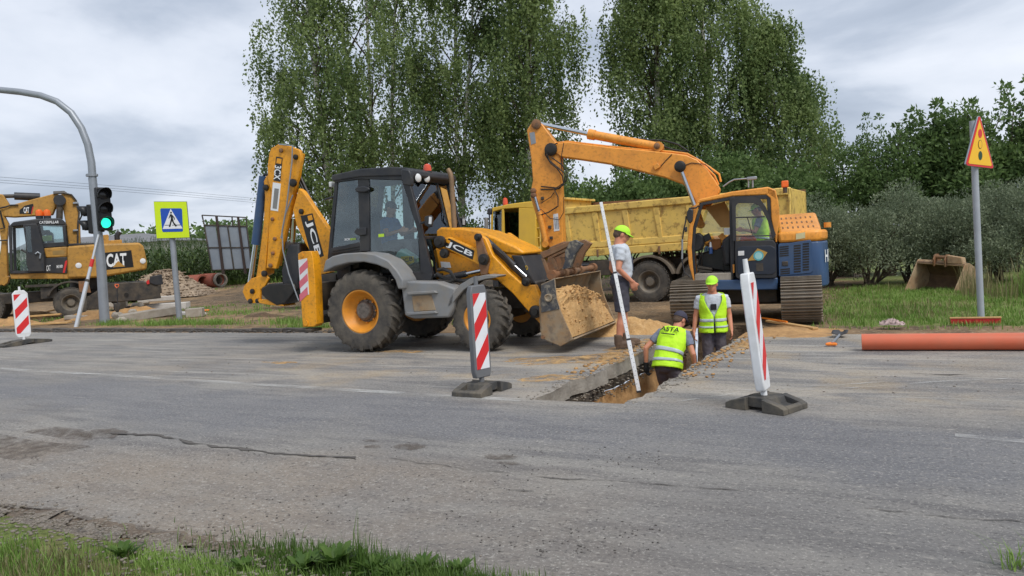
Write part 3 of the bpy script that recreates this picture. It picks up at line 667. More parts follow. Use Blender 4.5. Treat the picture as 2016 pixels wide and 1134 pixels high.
jx('rear_side_window', c2((100, 212), (282, 186), (302, 726), (50, 778)), WN+.02, .008, m_glass, 0)
door = jx('door_glass', c2((372, 182), (652, 168), (795, 640), (814, 985), (652, 987), (560, 880), (372, 806)), WN+.02, .008, m_glass, 0)
MB().ext([Vector((p.x, .7, p.z)) for p in J.L(c2((100, 212), (282, 186), (302, 726), (50, 778)), WN)], (0, .008, 0)).build('rear_side_window', m_glass, jr)
MB().ext([Vector((p.x, .7, p.z)) for p in J.L(c2((372, 182), (652, 168), (795, 640), (814, 985), (652, 987), (560, 880), (372, 806)), WN)], (0, .008, 0)).build('door_glass', m_glass, jr)
def pane(name, a, b, w, m, parent, th=.008):             # glass across the machine between two side-view points
    A = J.uv(*a, -.7); B = J.uv(*b, -.7); n = Vector((A.z-B.z, 0, B.x-A.x)).normalized()*th
    return MB().ext([Vector((A.x, -w, A.z)), Vector((A.x, w, A.z)), Vector((B.x, w, B.z)), Vector((B.x, -w, B.z))], n).build(name, m, parent)
pane('windscreen', c2((705, 190))[0], c2((852, 690))[0], .68, m_glass, jr)
pane('lower_windscreen', c2((858, 706))[0], c2((905, 960))[0], .5, m_glassd, jr)
pane('rear_window', c2((95, 215))[0], c2((45, 790))[0], .68, m_glass, jr)
A = J.uv(*c2((848, 690))[0], -.7); MB().box((A.x, 0, A.z), (.05, 1.4, .05)).build('screen_bar', m_black, jr, bev=.01)
A0 = J.uv(*c2((708, 180))[0], -.7); MB().cyl((A0.x, .28, A0.z), (A.x, .22, A.z), .016).build('screen_divider', m_black, jr)
B0 = J.uv(*c2((960, 240))[0], 0); 
MB().ext([(A0.x+.05, .3, A0.z-.1), (A0.x+.11, .42, A0.z-.15), (A.x+.02, .38, A.z+.16), (A.x+.02, .22, A.z+.05)], (.01, 0, .0)).build('sun_curtain', m_cat, jr)
# cab inside: floor, seat, column, operator's console
b = MB(); b.box((.45, 0, 1.22), (1.9, 1.36, .06)); b.box((-.45, 0, 1.5), (.3, 1.3, .55)); b.build('cab_floor', m_black, jr, bev=.02)
s = MB(); s.box((.12, 0, 1.62), (.5, .5, .16)); s.box((-.12, 0, 1.98), (.14, .48, .62), Matrix.Rotation(-.16, 3, 'Y')); s.box((.1, 0, 1.4), (.3, .3, .3)); s.build('seat', m_black, jr, bev=.04)
s = MB(); s.tube([(1.15, 0, 1.3), (.95, 0, 1.75), (.84, 0, 1.95)], .05); s.box((1.2, 0, 1.45), (.16, .5, .5)); s.build('steering_column', m_black, jr, bev=.01)
s = MB(); pts = [(.84+.19*math.cos(t)*.45, .19*math.sin(t), 1.95+.19*math.cos(t)*.89) for t in [k*math.pi/10 for k in range(20)]]; s.tube(pts, .015, 6, True); s.build('steering_wheel', m_black, jr)
MB().box((.25, .55, 1.55), (.6, .14, .5)).build('console', m_grease, jr, bev=.02); MB().box((-.3, -.5, 1.6), (.3, .2, .4)).build('console', m_grease, jr, bev=.02)
for a_, b_ in (((.5, .5, 1.7), (.55, .5, 2.0)), ((.4, -.52, 1.5), (.42, -.5, 1.85))): MB().tube([a_, b_], .012).build('lever', m_grease, jr)
# lights, mirrors, beacon, exhaust
for (x, y, w) in ((800, 175, -.6), (875, 178, -.25), (1015, 205, .6)):
    p = J.uv(*c2((x, y))[0], w); L_ = MB().lathe([(.05, -.1), (.075, -.02), (.08, .0)], p, (1, -.25, 0), 18).build('work_lamp', m_black, jr)
    MB().lathe([(.072, .0), (.05, .02), (.01, .026)], p, (1, -.25, 0), 18).build('lens', m_white, L_)
p = J.uv(*c2((880, 122))[0], -.1)
bc = MB().cyl(p+Vector((0, 0, -.05)), p+Vector((0, 0, .01)), .075, n=16).build('beacon', m_black, jr); MB().lathe([(.068, .01), (.07, .06), (.058, .11), (.03, .13), (.005, .135)], p, (0, 0, 1), 18).build('dome', m_amberr, bc)
p = J.uv(*c2((685, 170))[0], -1.0)
mr = MB().ext(J.L(c2((645, 112), (660, 98), (718, 105), (736, 140), (738, 240), (725, 246), (668, 236), (655, 190)), -1.02), (0, .1, 0)).build('mirror', m_black, jr, bev=.03); MB().tube([J.uv(*c2((690, 130))[0], -.98), J.uv(*c2((725, 120))[0], -.78)], .014).build('arm', m_black, mr)
mr = MB().ext(J.L(c2((850, 505), (905, 495), (918, 515), (915, 590), (890, 604), (850, 580)), -.82), (0, .06, 0)).build('headlamp', m_black, jr, bev=.02); decal([J.uv(*q, -.832) for q in c2((893, 508), (915, 512), (912, 572), (890, 570))][::-1], m_white, mr, 'lens')
MB().tube([J.uv(*c2((825, 565))[0], -.75), J.uv(*c2((860, 555))[0], -.8)], .02).build('bracket', m_black, mr)
mr2 = MB().ext(J.L(c2((1150, 520), (1195, 515), (1205, 590), (1155, 590)), .85), (0, .06, 0)).build('headlamp', m_black, jr, bev=.02); decal([J.uv(*q, .838) for q in c2((1180, 525), (1200, 525), (1198, 578), (1182, 578))][::-1], m_white, mr2, 'lens')
MB().tube([J.uv(*c2((1100, 585))[0], .72), J.uv(*c2((1170, 570))[0], .86)], .018).build('bracket', m_black, mr2)
dm = MB().ext(J.L(c2((250, 275), (275, 250), (335, 243), (378, 262), (378, 285), (330, 302), (265, 298)), -.8), (0, .05, 0)).build('door_mirror', m_black, jr, bev=.02)
hd = MB().ext(J.L(c2((248, 630), (275, 608), (345, 600), (350, 665), (290, 672), (255, 655)), -.78), (0, .04, 0)).build('door_latch', m_black, jr, bev=.012)
ex = MB().tube(J.L(c3((262, 415), (246, 150), (240, 115), (226, 92)), -.34), [.045, .042, .042, .04], 14).build('exhaust_pipe', MT('exhaust', S(150, 122, 92), .55, .15, 6, S(90, 70, 54), .5, 5, .5, metal=.3), jr)
MB().tube([J.uv(*c2((0, 362))[0], -.5), J.uv(*c2((80, 335))[0], -.6)], .02).build('lamp_arm', m_black, jr)
rl = MB().box(J.uv(*c2((58, 232))[0], -.66), (.06, .1, .09)).build('rear_lamp', m_white, jr, bev=.01)
# engine cover, sides, tank and step
jx('bonnet', c3((160, 425), (185, 408), (300, 412), (395, 428), (480, 462), (600, 515), (645, 546), (628, 560), (540, 552), (470, 530), (420, 520), (300, 560), (165, 520)), -.42, .84, m_jcb, .035)
b = MB().ext(J.L(c3((152, 560), (160, 520), (300, 560), (420, 520), (470, 535), (620, 560), (700, 715), (640, 720), (430, 690), (400, 700), (160, 690)), -.4), (0, .8, 0)).build('engine_panel', m_jcb, jr, bev=.02)
MB().ext(J.L(c3((570, 560), (630, 562), (700, 715), (650, 718)), -.43), (0, .86, 0)).build('radiator_grille', m_black, jr, bev=.015)
MB().ext(J.L(c3((185, 595), (235, 598), (243, 628), (192, 630)), -.41), (0, .008, 0)).build('sticker', m_white, jr)
tk = jx('side_tank', c3((-32, 702), (170, 706), (268, 742), (255, 850), (232, 900), (40, 906), (-10, 890)), -1.04, .5, m_grey, .03)
MB().ext(J.L(c3((28, 782), (135, 775), (160, 860), (40, 868)), -1.05), (0, .05, 0)).build('step_recess', m_bucketst, tk, bev=.01)
for y in (762, 872): MB().ext(J.L(c3((0, y), (150, y-8), (165, y+4), (10, y+14)), -1.1), (0, .14, 0)).build('step', m_grey, tk, bev=.006)
b = MB(); b.tube(J.L(c3((170, 640), (200, 635), (240, 650), (265, 690), (240, 705), (175, 700)), -.8), .03); b.tube(J.L(c3((165, 660), (210, 690), (320, 700), (400, 680)), -.7), .035); b.build('hydraulic_hose', m_hose, jr)
# loader arms ----------------------------------------------------------
arm = c3((160, 470), (205, 468), (232, 462), (375, 525), (400, 470), (372, 458), (385, 438), (432, 470), (470, 560), (560, 655), (640, 725), (700, 722), (735, 800), (735, 942), (700, 905), (640, 840), (580, 770), (500, 700), (440, 655), (395, 615), (205, 520), (165, 500))
for w in (-.66, .54): MB().ext([Vector((p.x, w, p.z)) for p in J.L(arm, -.66)], (0, .12, 0)).build('loader_arm', m_jcb, jr, bev=.015)
b = MB(); p = J.uv(*c3((600, 760))[0], -.6); b.cyl((p.x, -.6, p.z), (p.x, .6, p.z), .06); b.build('cross_tube', m_jcb, jr)
link = c3((372, 450), (400, 440), (440, 560), (452, 590), (438, 665), (405, 668), (390, 590))
jx('tipping_lever', link, -.71, .05, m_rust, .01)
for (x, y, r, w0) in ((180, 487, .1, -.72), (205, 550, .08, -.70), (420, 583, .09, -.75), (388, 462, .06, -.73), (702, 868, .1, -.74), (650, 705, .07, -.70)):
    p = J.uv(*c3((x, y))[0], w0); MB().lathe([(r, .0), (r, .06), (r*.6, .075), (r*.55, .1), (.01, .1)], p+Vector((0, .05, 0)), (0, -1, 0), 18).build('pivot_boss', m_grease, jr)
for w in (-.5, .5):
    b = MB(); A_ = J.uv(*c3((410, 470))[0], -.6); B_ = J.uv(*c3((640, 680))[0], -.6); M_ = A_.lerp(B_, .72)
    b.cyl((A_.x, w, A_.z), (M_.x, w, M_.z), .055); r_ = b.build('tilt_ram', m_black, jr); MB().cyl((M_.x, w, M_.z), (B_.x, w, B_.z), .03).build('rod', m_chrome, r_)
    for k in range(3): MB().tube(J.L(c3((470, 500+k*14), (520, 540+k*16), (570, 600+k*14), (640, 680+k*6)), -.6+.03*k if w < 0 else .55), .013, 6).build('hydraulic_hose', m_hose, jr)
A_ = J.uv(*c3((190, 690))[0], -.62); B_ = J.uv(*c3((420, 640))[0], -.62)
r_ = MB().cyl(A_, A_.lerp(B_, .6), .055).build('lift_ram', m_black, jr); MB().cyl(A_.lerp(B_, .6), B_, .03).build('rod', m_chrome, r_)
# bucket with flip-over forks ------------------------------------------
cb_ = lambda *P: [(1040+x/4.725, 460+y/4.725) for x, y in P]
NB = -1.14
side = J.L(cb_((118, 470), (245, 415), (262, 600), (300, 720), (415, 985), (300, 1048), (118, 970)), NB)
pv = side[0]
BW = 2.28; tilt = .0
def bk(p, w): return Vector((p.x, w, p.z))
for w in (NB, -NB-.03): MB().ext([bk(p, w) for p in side], (0, .03, 0)).build('bucket_side', m_bucketst, jr, bev=.006)
# curved back, floor and lip as one thick shell along the width
prof = [side[1], side[1].lerp(side[0], .8), side[0]+Vector((-.06, 0, -.25)), side[6]+Vector((-.02, 0, .1)), side[6]+Vector((.08, 0, -.06)), side[5], side[4]+Vector((.02, 0, .0))]
inn = [p+Vector((.03, 0, .035)) for p in prof[::-1]]; inn[0] = prof[-1]+Vector((-.02, 0, .02)); inn[-1] = prof[0]+Vector((.02, 0, -.01))
b = MB(); b.ext([bk(p, NB+.031) for p in prof+inn], (0, BW-.062, 0)); b.build('bucket_shell', m_bucketst, jr, bev=.004)
jx('wear_plate', cb_((120, 480), (240, 425), (262, 610), (290, 700), (120, 735)), NB-.012, .012, MT('scratched_black_paint', S(52, 56, 64), .5, .1, 6, S(120, 112, 100), .55, 7, .54, fine=S(170, 160, 140), famt=.5, fscale=12), .003)
p = J.uv(*cb_((190, 595))[0], NB-.012); MB().lathe([(.06, 0), (.06, .03), (.045, .035), (.03, .02), (.005, .02)], p, (0, -1, 0), 18).build('pin_eye', m_bucketst, jr)
p = J.uv(*cb_((140, 960))[0], NB-.002); MB().cyl(p, p+Vector((0, -.03, 0)), .03, n=8).build('bolt', m_rust, jr)
P0 = J.uv(*cb_((225, 385))[0], NB+.1); P1 = P0 + Vector((0, 2.0, 0)); P1.z += .02
MB().cyl(P0, P1, .045).build('fork_bar', m_rust, jr)
for k in range(5):
    q = P0.lerp(P1, [.0, .25, .45, .62, .98][k]); MB().cyl(q-Vector((0, .05, 0)), q+Vector((0, .05, 0)), .075).build('collar', m_rust, jr)
for fk, fw_ in enumerate((NB+.3, NB+.72)):
    sh = J.L(cb_((60, 180), (350, 70), (372, 100), (90, 238)), NB+.1)
    MB().ext([bk(p, fw_) for p in sh], (0, .13, 0)).build('fork_tine', m_rust, jr, bev=.008)
    hk = J.L(cb_((300, 165), (345, 75), (395, 60), (440, 85), (465, 100), (400, 190), (350, 325), (270, 340), (300, 260)), NB+.1)
    MB().ext([bk(p, fw_-.01) for p in hk], (0, .09, 0)).build('fork_heel', m_rust if fk else MATS['scratched_black_paint'], jr, bev=.006)
    s1 = J.L(cb_((72, 235), (105, 240), (170, 440), (150, 455)), NB+.1); MB().ext([bk(p, fw_) for p in s1], (0, .06, 0)).build('fork_brace', m_rust, jr, bev=.005)
    s1 = J.L(cb_((150, 235), (185, 232), (225, 350), (195, 355)), NB+.1); MB().ext([bk(p, fw_+.05) for p in s1], (0, .06, 0)).build('fork_brace', m_rust, jr, bev=.005)
# heap of sand carried in the bucket: a thing of its own
V = []; nu, nv = 56, 84; path = [side[2]+Vector((-.06, 0, .1)), side[2]+Vector((-.03, 0, -.05)), side[3]+Vector((-.03, 0, .02)), side[4]+Vector((-.02, 0, .03))]
for j in range(nv+1):
    w = NB+.035+(BW-.07)*j/nv; a = j/nv; hump = math.sin(math.pi*a**.75)
    for i in range(nu+1):
        t = i/nu*3; k = min(2, int(t)); p = path[k].lerp(path[k+1], t-k); t /= 3; p = p + Vector((0, 0, -.38*a*(1-t)))
        bul = (math.sin(math.pi*min(1, t**.8))*.24*hump**.6*(1-.35*a) + fbm(t*3, a*5, 1.6, 5, 77)*.16*math.sin(math.pi*t)*min(1, hump*2) + fbm(t*9, a*18, 1.6, 4, 78)*.05*math.sin(math.pi*t))
        V.append(J.wld(Vector((p.x+bul*.6+.02*hump, w, p.z+bul*.8 + .12*hump*(1-t)**1.5))))
b = MB(); b.add(V, [(j*(nu+1)+i, j*(nu+1)+i+1, (j+1)*(nu+1)+i+1, (j+1)*(nu+1)+i) for j in range(nv) for i in range(nu)])
sl_ = tag(b.build('sand_load', m_sand, None, smooth=60), 'heap of yellow sand carried in the loader bucket', 'sand'); cv = [random.choice(V) for _ in range(260)]
tag(stones('clods', [(q.x+random.gauss(0, .02), q.y, q.z+.004) for q in cv], [random.uniform(.008, .035) for _ in cv], m_sand, sl_), kind='stuff')
# rear digging equipment -------------------------------------------------
b = MB(); b.box((-.95, 0, .95), (.18, 2.1, .5)); b.box((-.9, 0, .55), (.16, 2.0, .14)); b.build('rear_frame', m_dark, jr, bev=.02)
for w in (-1.14, .94):
    st = J.L(c1((325, 618), (345, 606), (392, 604), (402, 640), (412, 760), (421, 975), (408, 988), (350, 990), (340, 850)), -1.14)
    lg = MB().ext([bk(p, w) for p in st], (0, .2, 0)).build('stabiliser', m_jcb, jr, bev=.012)
    ft = J.uv(*c1((385, 985))[0], -1.04); MB().box((ft.x, w+.1, ft.z-.06), (.3, .3, .05)).build('foot_pad', m_dark, lg, bev=.01)
    if w < 0:
        pq = c1((329, 650), (372, 640), (383, 824), (341, 829)); decal([J.uv(*q, -1.141) for q in pq[::-1]][::-1][::-1], m_white, lg, 'reflective_plate', -.004)
        for k in range(3):
            y = 690+k*68; st_ = c1((333, y), (374, y-42), (377, y-4), (336, y+36)); MB().ext([J.uv(*q, -1.1475) for q in st_], (0, .001, 0)).build('stripe', MT('faded_red', S(214, 110, 124), .5, .1) if k == 0 else MATS['faded_red'], lg, smooth=None)
        for (x, y, r) in ((349, 628, .03), (367, 968, .05)):
            p = J.uv(*c1((x, y))[0], -1.14); MB().cyl(p+Vector((0, .01, 0)), p+Vector((0, -.015, 0)), r).build('bolt', m_jcb, lg)
# boom with lettering
boom = c1((300, 395), (330, 285), (350, 300), (492, 512), (478, 690), (495, 712), (415, 730), (408, 640), (360, 560), (318, 470))
for w in (-.2, .08): jx('boom_plate', boom, w, .12, m_jcb, .01)
MB().ext(J.L(c1((310, 400), (345, 320), (480, 520), (465, 690), (420, 700), (415, 640)), -.1), (0, .2, 0)).build('boom_web', m_jcb, jr)
decal(J.L(c1((340, 426), (400, 412), (458, 628), (400, 652)), -.2), m_decalb, jr, 'logo_plate', -.004 if False else .003)
text('JCB', J.L(c1((362, 455), (412, 640), (398, 440)), -.206), m_decalw, jr, 'logo', .02)
MB().ext(J.L(c1((374, 426), (396, 420), (402, 444), (380, 450)), -.2075), (0, .001, 0)).build('logo_square', m_jcb, jr, smooth=None)
kp = MB().ext(J.L(c1((275, 570), (330, 565), (335, 700), (325, 800), (245, 780), (240, 700)), -.16), (0, .32, 0)).build('boom_ram', m_black, jr, bev=.04)
MB().cyl(J.uv(*c1((304, 440))[0], 0), J.uv(*c1((298, 565))[0], 0), .055).build('rod', m_chrome, kp); MB().cyl(J.uv(*c1((300, 560))[0], 0), J.uv(*c1((297, 592))[0], 0), .14, n=20).build('gland', m_dark, kp)
jx('kingpost', c1((410, 730), (495, 715), (520, 720), (520, 930), (420, 940), (410, 800)), -.25, .5, m_dark, .02)
# dipper
dip = c1((180, 110), (190, 82), (225, 62), (260, 62), (335, 92), (343, 130), (330, 225), (302, 300), (285, 400), (250, 560), (215, 694), (165, 690), (170, 640), (178, 480), (190, 300), (172, 240), (172, 170))
for w in (-.16, .08): jx('dipper_plate', dip, w, .08, m_jcb, .012)
MB().ext(J.L(c1((190, 100), (260, 70), (335, 110), (300, 280), (215, 680), (180, 680)), -.081), (0, .16, 0)).build('dipper_web', m_jcb, jr)
jx('dipper_extension', c1((152, 250), (165, 222), (196, 216), (190, 300), (178, 480), (165, 640), (160, 720), (112, 745), (128, 640), (150, 470), (158, 330)), -.13, .26, m_jcb, .012)
decal(J.L(c1((216, 124), (249, 130), (237, 252), (203, 246)), -.16), m_decalb, jr, 'model_plate', .003)
text('3CX', J.L(c1((209, 168), (203, 240), (243, 172)), -.166), m_decalw, jr, 'model_lettering', .02)
MB().ext(J.L(c1((220, 132), (244, 136), (241, 162), (216, 158)), -.167), (0, .001, 0)).build('logo_square', m_jcb, jr, smooth=None)
decal(J.L(c1((200, 255), (240, 262), (226, 402), (188, 396)), -.16), m_decalw, jr, 'safety_label', .003); decal(J.L(c1((208, 285), (230, 288), (219, 390), (198, 386)), -.164), m_grey, jr, 'label_print', .003)
rm = MB().cyl(J.uv(*c1((152, 225))[0], -.05), J.uv(*c1((112, 570))[0], -.05), .085, n=16).build('dipper_ram', m_navy, jr); MB().cyl(J.uv(*c1((112, 570))[0], -.05), J.uv(*c1((82, 778))[0], -.05), .05).build('rod', m_chrome, rm)
for (x, y, r, w0) in ((318, 127, .05, -.16), (304, 258, .075, -.18), (346, 403, .05, -.2), (166, 282, .06, -.14), (244, 94, .04, -.16), (200, 442, .035, -.16), (212, 542, .035, -.16), (202, 615, .035, -.16), (190, 677, .04, -.16), (158, 718, .06, -.16), (98, 808, .05, -.14), (124, 856, .045, -.14), (88, 858, .05, -.14)):
    p = J.uv(*c1((x, y))[0], w0); MB().lathe([(r, -.01), (r, .035), (r*.6, .045), (.005, .045)], p, (0, -1, 0), 12).build('pin', m_grease if r > .042 else m_rust, jr)
for w in (-.14, .08): jx('tipping_link', c1((44, 812), (52, 780), (90, 742), (160, 722), (178, 742), (160, 780), (135, 800), (136, 852), (120, 868), (85, 870), (62, 850)), w, .05, m_jcb, .012)
MB().ext(J.L(c1((140, 790), (175, 770), (300, 765), (318, 800), (262, 872), (215, 880), (165, 850), (138, 825)), -.2), (0, .4, 0)).build('quick_hitch', m_grease, jr, bev=.03)
MB().ext(J.L(c1((120, 850), (170, 848), (250, 875), (255, 884), (180, 878), (130, 868)), -.18), (0, .36, 0)).build('hitch_plate', m_jcb, jr, bev=.008)
for k, pth in enumerate([((232, 62), (298, 70), (296, 150), (268, 380), (246, 500), (250, 600), (280, 720), (330, 855)), ((338, 225), (405, 370), (470, 475)), ((330, 240), (395, 375), (455, 490)), ((195, 218), (160, 215), (140, 240), (148, 290)), ((300, 320), (262, 420), (240, 540)), ((170, 400), (160, 450), (182, 455), (178, 400))]):
    MB().tube(J.L(c1(*pth), -.21 if k in (0, 4) else .0), .013 if k in (0, 4, 5) else .028, 7).build('hydraulic_hose', m_hose if k not in (0, 4) else m_galv, jr)
# lettering on loader arm, stickers on the glass
decal(J.L(c3((231, 467), (371, 536), (362, 584), (204, 512)), -.66), m_decalb, jr, 'logo_plate', .003)
text('JCB', J.L(c3((214, 514), (352, 577), (229, 481)), -.6665), m_decalw, jr, 'logo', .02)
MB().ext(J.L(c3((222, 474), (240, 482), (237, 498), (218, 489)), -.668), (0, .001, 0)).build('logo_square', m_jcb, jr, smooth=None)
text('3CX', J.L(c2((168, 714), (217, 710), (168, 696)), WN+.012), m_decalw, jr, 'model_lettering', .03); text('ECO', J.L(c2((220, 711), (265, 707), (220, 694)), WN+.012), m_decalg, jr, 'model_lettering', .03)
decal(J.L(c2((458, 658), (505, 654), (507, 680), (460, 685)), WN+.018), m_decalg, jr, 'sticker')
cn = MB().ext(J.L(c2((600, 845), (618, 812), (655, 780), (760, 850), (768, 905), (672, 945)), WN+.1), (0, .16, 0)).build('fluid_canister', MT('pale_teal', S(170, 214, 206), .4), jr, bev=.02)
decal(J.L(c2((650, 850), (760, 846), (766, 900), (668, 942)), WN+.1), m_decaly, cn, 'label', .003); text('JCB', J.L(c2((664, 920), (756, 895), (658, 872)), WN+.094), m_decalb, cn, 'lettering', .02)
text('D', J.L(c3((655, 640), (665, 636), (648, 618)), -.44), m_decaly, jr, 'lettering')
# ================================================================== tracked excavator
H = Fr(-2.93, 15.0, rad(191))
hr = thing('tracked_excavator', 'orange and navy tracked excavator with open cab door behind the trench', 'excavator', H.wld((0, 0, 0)), H.a)
h4 = lambda *P: [(1320+x/3.335, 330+y/3.335) for x, y in P]
h3 = lambda *P: [(1020+x/3.3357, 220+y/3.3357) for x, y in P]
def hx(name, pts, w, th, m, bev=.012, parent=None, fr=None):   # plate, outer (left) face at w
    return MB().ext((fr or H).L(pts, w), (0, -th, 0)).build(name, m, parent or hr, bev=bev)
# undercarriage: tracks run across the picture plane, towards the road
sh = MB().box((0, 0, 0), (.66, .155, .03)); [sh.box((0, y, .03), (.66, .016, .04)) for y in (-.06, 0, .06)]
m_shoe = MT('track_steel', S(136, 126, 112), .55, .15, 5, S(110, 96, 80), .6, 4, .5, metal=.35, fine=S(150, 146, 138), famt=.5, fscale=8)
shoe0 = None
LS, RT = 2.3, .35
per = 2*LS+2*math.pi*RT; NS = 42
TRK = rad(8)
for tx in (-.94, .94):
    c = H.loc((-3.1+tx*math.cos(TRK), 14.95+tx*math.sin(TRK), .42)); tr = MB(); tr.box((0, 0, .02), (.34, 2.5, .34)); 
    for y in (-LS/2, LS/2): tr.cyl((-.17, y, 0), (.17, y, 0), RT-.05, n=28)
    for k in range(5): tr.cyl((-.2, -.9+.45*k, -.22), (.2, -.9+.45*k, -.22), .11)
    t_ = tr.build('track', m_dark, hr, bev=.01); t_.location = c; t_.rotation_euler = (0, 0, TRK-H.a)
    for k in range(NS):
        s_ = per*(k+.3)/NS
        if s_ < LS: y, z, a = -LS/2+s_, RT, 0
        elif s_ < LS+math.pi*RT: a = (s_-LS)/RT; y, z = LS/2+math.sin(a)*RT, math.cos(a)*RT
        elif s_ < 2*LS+math.pi*RT: y, z, a = LS/2-(s_-LS-math.pi*RT), -RT, math.pi
        else: a = math.pi+(s_-2*LS-math.pi*RT)/RT; y, z = -LS/2+math.sin(a)*RT, math.cos(a)*RT
        if shoe0 is None: o = shoe0 = sh.build('track_shoe', m_shoe, t_, smooth=None)
        else: o = shoe0.copy(); COL.objects.link(o); o.parent = t_
        o.location = (0, y, z); o.rotation_euler = (-a, 0, 0)
un = MB(); un.box((0, 0, .5), (.9, 1.3, .34), Matrix.Rotation(-H.a, 3, 'Z')); un.cyl((0, 0, .5), (0, 0, .78), .5, n=32); un.box((0, 0, .42), (1.9, .5, .3), Matrix.Rotation(-H.a, 3, 'Z')); un.build('undercarriage', m_dark, hr, bev=.02)
# upper frame and rounded tail
zl = H.uv(*h4((560, 800))[0], 1.14).z; zm_ = H.uv(*h4((705, 497))[0], 1.14).z; zt = H.uv(*h4((705, 412))[0], 1.14).z
plan = [(-.36, 1.14), (-1.0, 1.14), (-1.1, 1.06), (-1.17, .86), (-1.22, .4), (-1.22, -.4), (-1.17, -.86), (-1.1, -1.06), (-1.0, -1.14), (1.0, -1.14), (1.0, -.35), (-.36, -.35)]
tb_ = MB().ext([(u, w, zl) for u, w in plan], (0, 0, zm_-zl)).build('tail_body', m_navy, hr, bev=.03)
MB().ext([(u*1.004, w*1.004, zm_+.002) for u, w in plan], (0, 0, zt-zm_-.03)).build('tail_cover', m_hyu, hr, bev=.05)
tp = MB().ext([(-.36, 1.06, zt-.05), (-.36, -.35, zt+.3), (-.36, -1.08, zt+.3), (-.36, -1.08, zt-.05)], (-.74, 0, 0)).build('top_deck', m_hyu, hr, bev=.06, seg=3)
for r_ in range(3):
    for k in range(7): MB().box((-.46-.085*k, .72-.36*r_, zt-.05+.35*(1.06-.72+.36*r_)/1.41+.004), (.022, .13, .008), Matrix.Rotation(-math.atan2(.35, 1.41), 3, 'X')).build('deck_slot', m_rust, tp, smooth=None)
b_ = MB().cyl((-1.2, .75, zt), (-1.2, .75, zt+.09), .06, n=12).build('lifting_eye', m_hyu, hr)
hx('lower_frame', h4((140, 742), (410, 737), (706, 722), (706, 802), (300, 806), (148, 824)), 1.14, 1.0, m_navy, .02)
MB().box((.3, 0, zl+.02), (1.5, 1.0, .28)).build('swing_frame', m_dark, hr, bev=.02)
MB().box((.35, -.75, (zl+zm_)/2+.05), (1.3, .75, zm_-zl-.1)).build('engine_side', m_navy, hr, bev=.03)
# service door with louvres on the tail's side
sd_ = hx('service_door', h4((708, 506), (918, 474), (934, 500), (938, 680), (920, 692), (712, 712)), 1.152, .012, m_navy, .008)
def slots(x0, x1, ys, dy, sk):
    for y in ys: MB().ext(H.L(h4((x0, y+sk*x0), (x1, y+sk*x1), (x1, y+sk*x1+dy), (x0, y+sk*x0+dy)), 1.156), (0, -.006, 0)).build('louvre', m_grease, sd_, smooth=None)
slots(716, 776, [590+14.5*k for k in range(5)], 9, -.10); slots(722, 784, [738+14*k for k in range(3)], 9, -.10)
slots(810, 855, [582+17*k for k in range(11)], 11, -.09); slots(868, 910, [575+17*k for k in range(11)], 11, -.09)
p = H.uv(*h4((752, 630))[0], 1.155); MB().box(p, (.1, .02, .08)).build('door_lock', m_dark, sd_, bev=.008)
MB().ext(H.L(h4((738, 745), (935, 717), (935, 735), (738, 762)), 1.146), (0, -.006, 0)).build('reflector_strip', m_red, hr, smooth=None)
decal(H.L(h4((824, 434), (884, 424), (884, 462), (824, 472)), 1.148), MT('label_cream', S(206, 196, 150), .5), hr, 'service_label', .004)
for (s_, a, b2) in (('H', plan[2], plan[3]), ('YUND', plan[3], plan[4]), ('AI', plan[4], (plan[4][0], .05))):
    A = Vector((a[0]*1.006, a[1]*1.006, zl+.42)); B = Vector((b2[0]*1.006, b2[1]*1.006, zl+.42)); text(s_, (A.lerp(B, .1), A.lerp(B, .95), A.lerp(B, .1)+Vector((0, 0, .22))), m_decalw, hr, 'lettering', .02, off=.006)
# cab ------------------------------------------------------------------
WC = 1.12; CW = .92
hx('cab_roof', h4((160, 250), (186, 207), (400, 157), (640, 126), (690, 146), (712, 236), (690, 214), (640, 178), (400, 190), (206, 226)), WC, CW, m_hyu, .03)
fp = h4((150, 747), (120, 640), (110, 520), (118, 400), (165, 240), (190, 230), (148, 390), (138, 520), (146, 640), (158, 740))
rp_ = h4((640, 130), (692, 148), (714, 262), (716, 335), (702, 430), (700, 490), (688, 490), (682, 430), (662, 340), (657, 200), (630, 180))
for pts, nm in ((fp, 'front_pillar'), (rp_, 'rear_pillar')):
    hx(nm, pts, WC, .08, m_hyu, .012); MB().ext([Vector((q.x, WC-CW, q.z)) for q in H.L(pts, WC)], (0, .08, 0)).build(nm, m_hyu, hr, bev=.012)
seal = h4((158, 742), (146, 640), (140, 520), (150, 390), (196, 232), (400, 190), (640, 178), (657, 200), (664, 345), (684, 432), (660, 432), (640, 345), (632, 205), (400, 212), (214, 246), (168, 396), (158, 520), (164, 640), (174, 735))
hx('door_seal', seal, WC-.01, .05, m_black, .006)
pst = h4((384, 192), (420, 190), (422, 590), (412, 738), (396, 738), (392, 560)); hx('door_post', pst, WC, .07, m_black, .008)
MB().ext([Vector((q.x, WC-CW+.02, q.z)) for q in H.L(pst, WC)], (0, .05, 0)).build('far_post', m_black, hr, bev=.006)
low = H.L(h4((158, 560), (160, 740), (700, 720), (700, 480), (420, 490), (410, 600), (340, 600)), WC); MB().ext([Vector((q.x, WC-CW+.01, q.z)) for q in low], (0, .03, 0)).build('far_side_panel', m_black, hr)
MB().ext([Vector((q.x, WC-CW+.012, q.z)) for q in H.L(h4((168, 396), (214, 246), (390, 212), (390, 560), (160, 560)), WC)], (0, .006, 0)).build('far_side_window', m_clear, hr)
MB().ext([Vector((q.x, WC-CW+.012, q.z)) for q in H.L(h4((420, 212), (632, 205), (655, 345), (690, 480), (420, 490)), WC)], (0, .006, 0)).build('far_side_window', m_clear, hr)
